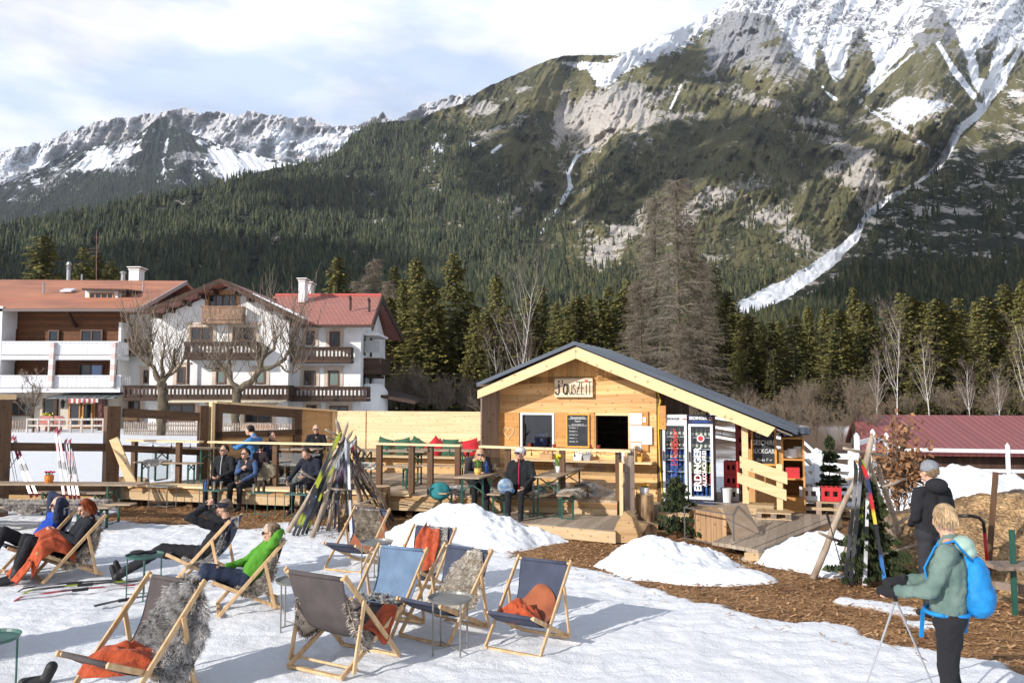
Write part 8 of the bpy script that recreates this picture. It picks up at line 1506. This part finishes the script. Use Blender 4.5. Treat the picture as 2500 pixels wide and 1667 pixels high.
def person(label,M,base,jk,tr,hair,over={},look=(0,-1,-.05),vox=.013,acc=(),hlen=.03,hn=900,fing=True,fat=1.0,shoes=M_SHOE,beard=None,hat=None,slv=None,group=None,bald=False):
    J = {k: M @ Vector(v) for k,v in {**base,**over}.items() if k in base}; sc = M.to_scale()[0]; root = thing('person',label,'person',M @ Vector((0,0,0))); B = MB(); c = lambda m,a,b,r0,r1: m.caps(J[a],J[b],r0 * sc,r1 * sc)
    if group: root['group'] = group
    up = (J['hd'] - J['nk']).normalized(); fw = (M.to_3x3() @ Vector(look)).normalized(); up = (up * .6 + UP * .6); up = (up - fw * up.dot(fw)).normalized(); rt = fw.cross(up); HM = Matrix((rt,-fw,up)).transposed(); hd = J['hd']; P = lambda x,y,z: hd + HM @ Vector((x * sc,y * sc,z * sc)); r3 = lambda *a: tuple(v * sc for v in a)
    B.ell(P(0,.008,.02),r3(.074,.094,.098),HM); B.ell(P(0,-.025,-.055),r3(.055,.062,.060),HM); B.ell(P(0,-.070,-.088),r3(.026,.022,.020),HM,8,6); B.ell(P(0,-.100,-.012),r3(.012,.016,.024),HM,8,6); B.ell(P(0,-.110,-.024),r3(.015,.013,.010),HM,8,6); B.ell(P(0,-.088,-.057),r3(.024,.012,.011),HM,8,6); B.ell(P(0,-.078,.030),r3(.055,.018,.012),HM,8,6)
    for s in (-1,1): B.ell(P(s * .078,.01,-.005),r3(.010,.020,.032),HM,8,6); B.ell(P(s * .038,-.068,-.03),r3(.024,.022,.022),HM,8,6)
    B.caps(J['nk'],hd + (J['nk'] - hd) * .3,.056 * sc,.052 * sc); c(B,'nk','ch',.06,.09); c(B,'ch','pel',.09,.09)
    for s,d_ in (('l',-1),('r',1)):
        c(B,'nk','s' + s,.045,.045); c(B,'s' + s,'e' + s,.042,.034); c(B,'e' + s,'h' + s,.034,.024); c(B,'pel','p' + s,.08,.07); c(B,'p' + s,'k' + s,.06,.045); c(B,'k' + s,'a' + s,.045,.032); fd = (J['h' + s] - J['e' + s]).normalized(); tgt = over.get('n' + s); nn = (M.to_3x3() @ Vector(tgt)).normalized() if tgt else (J['ch'] - J['h' + s]).normalized(); fo = over.get('f' + s)
        fd = (M.to_3x3() @ Vector(fo)).normalized() if fo else fd; hand(B,J['h' + s],fd,nn,over.get('c' + s,.55))
    o = B.build('body',M_FACE,root); fuse(o,.0062 if fing else .011,sm=1)
    ax = (M.to_3x3() @ Vector((1,0,0))).normalized(); t = MB(); f = fat * sc
    for s in (-1,1): t.caps(J['pel'] + ax * s * .062 * f + (J['ch'] - J['pel']) * .05,J['ch'] + ax * s * .066 * f,.108 * f,.122 * f); 
    t.caps(J['sl'].lerp(J['nk'],.12),J['sr'].lerp(J['nk'],.12),.068 * sc,.068 * sc); t.caps(J['ch'].lerp(J['nk'],.3),J['nk'],.09 * sc,.064 * sc); t.caps(J['nk'],J['nk'].lerp(hd,.22),.066 * sc,.062 * sc); ar = MB() if slv else t
    for s in 'lr': ar.caps(J['s' + s],J['e' + s],.068 * sc,.056 * sc); ar.caps(J['e' + s],J['e' + s].lerp(J['h' + s],.96),.054 * sc,.040 * sc)
    o = t.build('jacket',jk,root); fuse(o,vox,.034)
    if slv: o = ar.build('sleeves',slv,root); fuse(o,vox,.028)
    t = MB(); t.caps(J['pl'],J['pr'],.115 * sc,.115 * sc)
    for s in 'lr': c(t,'p' + s,'k' + s,.095,.070); c(t,'k' + s,'a' + s,.066,.050)
    o = t.build('trousers',tr,root); fuse(o,vox,.026)
    for s in 'lr':
        a = J['a' + s]; td = (M.to_3x3() @ Vector(over.get('t' + s,(0,-1,-.12)))).normalized(); sh = (J['k' + s] - a).normalized(); b = MB(); b.caps(a + sh * .08 * sc,a - sh * .03 * sc,.052 * sc,.048 * sc); b.caps(a - sh * .045 * sc - td * .03 * sc,a - sh * .05 * sc + td * .15 * sc,.044 * sc,.036 * sc); fuse(b.build('shoe',shoes,root),.01)
    if hair and not bald:
        hm = mat('hair_%d' % int(sum(hair) * 1000),tuple(hair),rough=.7,var=.3,scale=30); b = MB(); b.ell(P(0,.024,.032),r3(.081,.092,.097),HM); 
        if hlen > .08: b.ell(P(0,.055,-.04),r3(.084,.062,.11),HM)
        b.build('hair',hm,root,smooth=True); rs = np.random.RandomState(5); v = rs.randn(hn * 3,3); v /= np.linalg.norm(v,axis=1,keepdims=True); v = v[(v[:,2] > -.35) & ((v[:,1] > -.15) | (v[:,2] > .62))][:hn]; MM = np.array(HM); PP = np.array(tuple(P(0,.024,.032))) + (v * np.array([.08,.09,.096]) * sc) @ MM.T; NN = v @ MM.T * .5 + (np.array([0,.5,-.75]) @ MM.T); NN /= np.linalg.norm(NN,axis=1,keepdims=True); strands('hair_strands',PP,NN * .5,hlen * sc,.003,tuple(x * .8 for x in hair),tuple(min(.8,x * 1.5) for x in hair),root,3,grav=1.6,rnd=.28)
    if beard: b = MB(); b.ell(P(0,-.038,-.072),r3(.056,.058,.046),HM); b.build('beard',mat('beard',beard,rough=.9,var=.3,scale=30),root,smooth=True)
    if 'sun' in acc:
        b = MB()
        for s in (-1,1): b.ell(P(s * .036,-.094,.008),r3(.032,.014,.021),HM,12,8); b.tube(P(s * .066,-.08,.012),P(s * .080,.015,.006),.004,.004,6)
        b.tube(P(-.02,-.106,.012),P(.02,-.106,.012),.005,.005,6); b.build('sunglasses',M_SUNG,root,smooth=True)
    elif fing: 
        for s in (-1,1): e = MB().ell(P(s * .031,-.079,.004),r3(.011,.010,.008),HM,8,6).build('eye',mat('eye_dark',(.04,.03,.025),rough=.2,var=0),root)
    if 'mouth': MB().ell(P(0,-.098,-.058),r3(.020,.006,.004),HM,8,5).build('mouth',mat('lips',(.33,.10,.08),rough=.5,var=0),root)
    if hat: 
        kind,hc = hat; b = MB(); hmn = mat('hat_%d' % int(sum(hc) * 999),hc,rough=.95,var=.15,scale=40)
        if kind == 'beanie': b.ell(P(0,.012,.065),r3(.090,.104,.082),HM); b.lathe(P(0,.01,.02),[(.093 * sc,0),(.098 * sc,.01),(.096 * sc,.05),(.08 * sc,.06)],18,HM)
        elif kind == 'band': b.lathe(P(0,.006,.018),[(.082 * sc,-.012),(.096 * sc,.0),(.094 * sc,.055),(.080 * sc,.062)],18,HM)
        else: b.ell(P(0,.008,.055),r3(.086,.102,.070),HM); b.ell(P(0,-.12,.040),r3(.062,.07,.010),HM)
        b.build('hat',hmn,root,smooth=True)
    return root,J,P,HM
OLV = (.22,.15,.09)
# reclining group on the left
person('bald bearded man in a blue top and sunglasses, reclining with his hands behind his head',C2M,REC,cloth('royal_blue',(.012,.06,.36)),M_BLK,None,dict(el=(-.36,.30,1.02),er=(.36,.22,1.0),hl=(-.08,.40,.93),hr=(.09,.38,.90),kl=(-.12,-.44,.60),kr=(.14,-.40,.62),al=(-.10,-.70,.12),ar=(.2,-.62,.12),fl=(1,.1,0),fr=(-1,.1,0)),look=(-.30,-1,-.1),acc=('sun',),beard=(.42,.38,.35),slv=M_NVY,bald=True)
r_,J,P_,Q_ = person('red haired woman in a black jacket looking down at her phone',C1,REC,cloth('charcoal_jacket',(.014,.015,.02)),M_BLK,(.20,.045,.015),dict(hd=(0,.24,.91),hl=(-.06,-.12,.62),hr=(.07,-.12,.62),kl=(-.12,-.45,.56),kr=(.12,-.43,.56),al=(-.15,-.56,.10),ar=(.10,-.60,.10),fl=(.2,-1,.3),fr=(-.2,-1,.3)),look=(0,-1,-.55),hlen=.13,hn=1800)
q = C1 @ Vector((0,-.25,.64)); tag(MB().box(q,(.075,.012,.15),M=C1.to_3x3() @ Matrix.Rotation(-.9,3,'X')).build('phone',mat('phone_white',(.6,.58,.55),rough=.3,var=0),bevel=.005),'pale smartphone in the hands of the red haired woman','phone')
b = MB(); b.ell(P_(0,-.055,.095),(.07,.03,.02),Q_); b.build('raised_sunglasses',M_SUNG,r_,smooth=True)
def blf(u,v):
    y = .10 - .72 * v; z = [.44,.60,.68,.62,.28,.08]; t = v * 5 * .999; i = int(t); t -= i; zz_ = z[i] * (1 - t) + z[min(5,i + 1)] * t; a = (2 * u - 1); x = a * (.30 + .06 * v); zz_ -= abs(a) ** 3 * (.26 if v < .75 else .05); zz_ += .012 * math.sin(a * 14 + v * 5) + .010 * math.sin(a * 31 + v * 9); y2 = y - .022 * math.sin(a * 11 + 2 * v) * v; return C1 @ Vector((x + .02 * math.sin(v * 12),y2,max(zz_,.05)))
o = MB().grid(blf,50,44).build('fleece_blanket',M_RUST,None,smooth=True,thick=.012); tag(o,'bright orange fleece blanket spread over the legs of the red haired woman','blanket')
r_,J,P_,Q_ = person('man in black with a headband holding a small camera to his eyes, boots stretched out',C3,REC,M_BLK,M_BLK,(.16,.12,.09),dict(el=(-.34,-.16,.90),er=(.30,-.10,.88),hl=(-.10,.06,1.05),hr=(.10,.06,1.0),kl=(-.09,-.56,.42),kr=(.10,-.56,.40),al=(-.07,-1.06,.13),ar=(.10,-1.05,.10),tl=(.1,-.35,1),tr=(-.1,-.35,1),fl=(.7,.1,.2),fr=(-.7,.1,.2),cl=.9,cr=.9,hd=(0,.26,.96)),look=(0,-1,.05),hat=('band',(.015,.018,.03)),shoes=mat('boot_black',(.02,.02,.023),rough=.6,var=.4,bump=.3,scale=20))
m = MB(); m.box(P_(0,-.125,.01),(.12,.05,.06),M=Q_); m.tube(P_(0,-.14,.01),P_(0,-.19,.01),.026,.026,12); tag(m.build('camera',mat('camera_grey',(.06,.06,.065),rough=.3,var=.1),bevel=.004),'compact camera held up by the man in black','camera')
hide(C3,-.10,.25,.26,.10,'black jacket hung over the side of the chair of the man in black',fur=False,bm=M_BLK,fold=.05,name='hanging_jacket',cat='jacket',sag=2.2,hw=.2,lift=.05)
person('man in a bright green jacket and mirrored sunglasses with one arm behind his head',C4,REC,cloth('vivid_green',(.075,.25,.02)),M_NVY,(.22,.15,.10),dict(el=(-.24,.02,.52),hl=(-.12,-.22,.50),er=(.40,.34,.93),hr=(.08,.42,.92),sr=(.19,.28,.74),kl=(-.12,-.45,.50),kr=(.12,-.45,.50),fr=(-1,0,0)),look=(-.35,-1,-.08),acc=('sun',),hn=1600,hlen=.04,slv=None)
person('person in a light blue top cut off by the left picture edge',C0,REC,cloth('light_blue',(.12,.42,.55)),M_BLK,OLV,dict(kl=(-.1,-.42,.62),kr=(.15,-.44,.60),al=(-.1,-.66,.12),ar=(.2,-.70,.12)),fing=False)
m = MB(); p = atZ(58,1668,.02); m.caps(p,p + Vector((.16,.05,.02)),.05,.04); m.caps(p + Vector((.16,.05,.02)),p + Vector((.2,.06,.12)),.045,.05); o = m.build('boot',M_SHOE); fuse(o,.01); tag(o,'black boot poking in at the bottom left edge','boot')
# guests on the terrace
def TM(px,d=.12,z=0,h=0,sc=1.0,py=1200): s = ts(px,py,d)[0]; return Matrix.Translation(TP(s,d,z)) @ Matrix.Rotation(TRZ + h,4,'Z') @ Matrix.Scale(sc,4)
def WM(x,y,z,h,sc=1.0): return Matrix.Translation((x,y,z)) @ Matrix.Rotation(h,4,'Z') @ Matrix.Scale(sc,4)
person('seated man with red sport glasses in a black jacket with red trim',TM(543),SIT,M_BLK,M_BLK,(.035,.028,.022),dict(al=(-.14,-.40,.11),kr=(.10,-.44,.58)),look=(-.2,-1,0),acc=('sun',),fing=False,slv=None)
person('seated woman with short dark hair in a navy vest and blue sleeves',TM(600,sc=.95),SIT,cloth('dark_vest',(.02,.022,.03)),M_BLK,(.02,.016,.014),dict(hl=(-.02,-.14,.92),hr=(.10,-.30,.66),hd=(-.03,.0,1.25)),look=(-.3,-1,0),acc=('sun',),fing=False,slv=cloth('jeans_blue',(.05,.09,.19)),hlen=.05)
person('seated man in a dark jacket bending over his beer glasses',TM(752),SIT,cloth('ink_jacket',(.016,.018,.032)),M_BLK,(.04,.028,.02),dict(hd=(-.02,-.06,1.22),hl=(-.30,-.30,.66),el=(-.32,.02,.84),hr=(.02,-.16,.74)),look=(-.1,-1,-.8),fing=False)
person('seated woman in a purple flowered jacket half hidden behind the ski tripod',TM(818,sc=.97),SIT,mat('floral',(.20,.04,.12),rough=.9,var=.3,scale=22,c2=(.03,.03,.09)),M_BLK,(.25,.18,.12),look=(-.2,-1,0),fing=False,hlen=.05)
Mx = WM(-5.85,18.05,TZ - .04,-1.9,.98); person('man in a sky blue jacket leaning at the terrace table, seen from behind',Mx,SIT,cloth('sky_jacket',(.05,.19,.42)),M_BLK,(.02,.017,.015),dict(hd=(0,-.08,1.27),el=(-.30,-.20,.88),er=(.30,-.20,.88),hl=(-.1,-.44,.90),hr=(.12,-.42,.92)),fing=False,fat=1.15)
person('dark haired companion close beside the man in the sky blue jacket',WM(-5.50,18.4,TZ - .06,1.1,.9),SIT,M_NVY,M_BLK,(.03,.02,.016),fing=False)
person('small person in dark clothes sitting with the back to the viewer behind the couple',WM(-5.55,17.75,TZ - .05,2.9,.72),SIT,cloth('plum_dark',(.03,.02,.025)),M_BLK,(.035,.025,.02),fing=False,hlen=.05)
person('pale blond woman with purple glasses in black, leaning on the board wall',WM(-4.75,19.4,TZ - .02,.2,.95),SIT,M_BLK,M_BLK,(.42,.28,.15),acc=('sun',),fing=False,hlen=.04)
s4 = hide(TM(655,.40),.0,.42,0,.20,'beige sheepskin hanging over the rail behind the seated couple',((.34,.28,.2),(.6,.52,.4),(.7,.63,.5)),.05,4000,71,fn=lambda s: Vector((0,0,1.02 - s)),wd=.005)
person('blond woman in dark glasses resting her chin on her hand at the table',WM(-.66,15.75,.16,.15,.98),SIT,cloth('grey_black',(.03,.028,.034)),M_BLK,(.55,.36,.18),dict(hd=(.02,-.10,1.17),nk=(0,-.02,1.06),ch=(0,.02,.9),hr=(.10,-.22,1.04),er=(.22,-.26,.82),hl=(-.02,-.34,.82),el=(-.25,-.2,.82)),acc=('sun',),fing=False,hlen=.12,hn=1400)
person('man in a pale cap and black jacket with a red zip on the bench',WM(.15,15.05,.12,-.25,1.0),SIT,cloth('anthracite',(.012,.013,.015)),M_BLK,(.3,.28,.26),dict(hr=(.16,-.36,.66),er=(.28,-.08,.82),hl=(-.14,-.30,.68)),look=(-.75,-1,.05),acc=('sun',),hat=('cap',(.55,.55,.55)),fat=1.3,fing=True)
def zipper(M_,who,mz,ys):
    root = [q for q in bpy.data.objects if q.type == 'EMPTY' and q.get('label','').startswith(who)][0]; o = MB().path([M_ @ Vector((.0,y,z)) for y,z in ys],.008,6).build('zip',mz,root)
zipper(WM(.15,15.05,.12,-.25),'man in a pale cap',mat('zip_red',(.5,.01,.03),var=0),((-.125,.60),(-.125,.75),(-.112,.95),(-.085,1.06),(-.03,1.16)))
zipper(TM(543),'seated man with red sport',mat('zip_white',(.6,.6,.6),var=0),((-.095,.62),(-.095,.78),(-.080,.95),(-.06,1.05),(-.02,1.15)))
m = MB(); p = Vector((-1.35,15.0,.68)); m.ell(p,(.21,.13,.17)); m.ell(p + Vector((.0,-.1,-.04)),(.14,.06,.10)); o = m.build('backpack',mat('teal_pack',(.02,.17,.18),rough=.8,var=.3),smooth=True); fuse(o,.015); tag(o,'teal backpack lying on the bench left of the couple table','backpack')
m = MB(); p = Vector((-.12,14.75,.80)); m.ell(p,(.15,.12,.15)); m.ell(p + Vector((.06,-.04,-.08)),(.12,.08,.07)); o = m.build('backpack',mat('blue_white_pack',(.03,.12,.26),rough=.8,var=.9,scale=9,c2=(.35,.4,.42)),smooth=True); fuse(o,.015); tag(o,'blue patterned backpack beside the man with the pale cap','backpack')
# two people standing at the right
XM = WM(4.76,9.15,0,3.44,1.0); person('man in a grey beanie and black hooded jacket standing with his back to the viewer',XM,STA,M_BLK,cloth('dark_jeans',(.025,.025,.03)),OLV,dict(hl=(-.12,-.18,1.0),hr=(.12,-.18,1.0)),look=(.02,-1,0),hat=('beanie',(.20,.21,.23)),fat=1.12)
b = MB(); b.ell(XM @ Vector((0,.09,1.46)),(.13,.09,.09)); o = b.build('hood',M_BLK); fuse(o,.012,.01); o.parent = bpy.data.objects[[q.name for q in bpy.data.objects if q.get('label','').startswith('man in a grey beanie')][0]]; o.matrix_parent_inverse = BASE[o.parent.name].inverted()
WMx = WM(3.20,5.95,0,-2.15,.98); SAGE = mat('sage_jacket',(.155,.215,.185),rough=.9,var=.18,scale=6,bump=.5,bscale=18,c2=(.095,.15,.13))
r_,J,P_,Q_ = person('woman with short blond hair, sage green jacket and blue backpack, holding two poles',WMx,STA,SAGE,M_BLK,(.42,.30,.18),dict(el=(-.29,-.09,1.11),er=(.27,-.09,1.11),hl=(-.17,-.34,1.07),hr=(.12,-.36,1.05),kl=(-.10,-.02,.50),al=(-.16,.06,.09),pl=(-.09,.01,.88),pr=(.09,.01,.88),cl=1.3,cr=1.3,nl=(0,0,-1),nr=(0,0,-1)),look=(-.88,-.48,-.02),hlen=.05,hn=3600,fat=1.12)
for k in 'lr':
    b = MB(); d = (J['h' + k] - J['e' + k]).normalized(); b.caps(J['h' + k] - d * .02,J['h' + k] + d * .10,.046,.042); fuse(b.build('glove',M_BLK,r_),.01)
BPM = mat('bright_blue_pack',(.008,.20,.50),rough=.7,var=.15,scale=8,bump=.4,bscale=25); bp = thing('backpack','bright blue hiking backpack on the back of the woman in sage green','backpack',WMx @ Vector((0,.2,1.0))); W3 = WMx.to_3x3()
b = MB(); b.ell(WMx @ Vector((0,.19,1.15)),(.125,.095,.20),W3); b.ell(WMx @ Vector((0,.20,1.05)),(.135,.115,.145),W3); b.ell(WMx @ Vector((0,.14,1.29)),(.10,.06,.08),W3); o = b.build('bag',BPM,bp); fuse(o,.012,.022)
b = MB(); b.ell(WMx @ Vector((0,.255,1.04)),(.10,.05,.10),W3); fuse(b.build('front_pocket',mat('light_blue_pack',(.025,.30,.60),rough=.6,var=.1),bp),.012)
for s in (-1,1): b = MB(); b.path([WMx @ Vector(v) for v in ((s * .09,.16,1.34),(s * .12,.06,1.47),(s * .135,-.06,1.42),(s * .15,-.135,1.26),(s * .16,-.10,1.08),(s * .15,.08,.96))],.022,8,flat=.45); b.build('shoulder_strap',BPM,bp,smooth=True)
b = MB(); b.path([WMx @ Vector((.175 * math.cos(a) * 1.02,-.01 + .155 * math.sin(a) * 1.0,.93 - .0 * a)) for a in [k * math.pi / 9 for k in range(18)] + [0]],.016,6); b.build('hip_belt',BPM,bp,smooth=True); b = MB(); q = WMx @ Vector((-.12,.12,.92)); b.beam(q,q + Vector((-.03,0,-.16)),.03,.006); q = WMx @ Vector((.02,-.17,.92)); b.beam(q,q + Vector((-.02,0,-.2)),.03,.006); b.build('hanging_strap',BPM,bp)['kind'] = 'stuff'
b = MB(); b.ell(WMx @ Vector((0,.10,1.43)),(.12,.085,.065),W3); b.ell(WMx @ Vector((0,.15,1.38)),(.09,.05,.06),W3); fuse(b.build('hood',mat('mint_hood',(.33,.46,.39),rough=.9,var=.12),r_),.012,.012)
hb = J['hl'] + Vector((0,0,-.02)); hb2 = J['hr'] + Vector((0,0,-.02))
MP = mat('silver_pole',(.55,.55,.57),rough=.3,metal=.6,var=0)
for a,e,lb in ((hb,atZ(2105,1700),'silver ski pole slanting left from the hands of the woman'),(hb2,atZ(2310,1745),'silver ski pole slanting right from the hands of the woman')):
    root = thing('ski_pole',lb,'ski pole',e); d = (a - e).normalized(); MB().tube(e,a,.006,.009,8).build('shaft',MP,root); MB().tube(a - d * .06,a + d * .09,.016,.017,8).build('grip',M_SHOE,root); MB().lathe(e + d * .06,[(.035,0),(.01,.015)],10).build('basket',M_SHOE,root)
# dog behind the tripod
D0 = atZ(812,1292); m = MB(); D0.y += .1; V_ = lambda x,y,z: D0 + Vector((x,y,z))
m.ell(V_(.10,.25,.24),(.16,.30,.17)); m.caps(V_(.03,.0,.30),V_(-.02,-.10,.42),.12,.095); m.ell(V_(-.02,-.15,.47),(.085,.10,.085)); m.caps(V_(-.02,-.20,.45),V_(-.03,-.29,.42),.045,.032); m.ell(V_(-.10,-.12,.46),(.022,.04,.07)); m.ell(V_(.06,-.12,.46),(.022,.04,.07))
for x in (-.06,.10): m.caps(V_(x,-.02,.24),V_(x,-.12,.05),.045,.033); m.caps(V_(x,-.12,.04),V_(x,-.17,.03),.035,.03)
for x in (-.02,.22): m.caps(V_(x,.38,.18),V_(x,.24,.07),.075,.045); m.caps(V_(x,.24,.05),V_(x,.12,.03),.035,.028)
m.caps(V_(.1,.52,.18),V_(.26,.66,.10),.035,.02); o = m.build('dog',mat('dog_coat',(.33,.15,.06),rough=1,var=.4,scale=7,c2=(.55,.46,.36),bump=.6,bscale=60)); fuse(o,.012,.012); tag(o,'brown and white dog sitting behind the ski tripod','dog'); MB().ell(V_(-.03,-.325,.43),(.018,.012,.014)).build('nose',M_SHOE,o)
# white horse in the paddock
Hx = atY(2188,1100,38.0); g = dip(Hx.x,38); V_ = lambda x,y,z: Vector((Hx.x + x,38 + y,g + z)); m = MB()
m.caps(V_(0,-.35,1.12),V_(.05,.75,1.15),.30,.31); m.ell(V_(0,-.45,1.08),(.24,.24,.33)); m.caps(V_(-.02,-.6,1.28),V_(-.30,-1.0,1.68),.20,.12); m.caps(V_(-.30,-1.0,1.70),V_(-.48,-1.25,1.38),.12,.065)
for x in (-.36,-.24): m.caps(V_(x,-.97,1.80),V_(x,-.97,1.92),.03,.012)
for x in (-.14,.14):
    m.caps(V_(x,-.45,.95),V_(x,-.45,.52),.095,.055); m.caps(V_(x,-.45,.52),V_(x,-.45,.06),.05,.045); m.caps(V_(x,.80,1.0),V_(x,.72,.62),.15,.07); m.caps(V_(x,.72,.62),V_(x,.90,.45),.065,.055); m.caps(V_(x,.90,.45),V_(x,.84,.06),.05,.045)
o = m.build('horse',mat('white_coat',(.62,.58,.52),rough=.9,var=.15)); fuse(o,.03); tag(o,'white horse standing behind the thin white fence','horse'); b = MB(); b.path([V_(0,1.06,1.25),V_(.02,1.2,1.0),V_(0,1.2,.5)],[.05,.09,.03],8); b.build('tail',mat('grey_mane',(.35,.33,.3),var=.3),o); b = MB(); b.path([V_(-.22,-.98,1.84),V_(-.14,-.86,1.62),V_(-.02,-.62,1.42)],[.05,.07,.04],8); b.build('mane',MATS['grey_mane'],o)
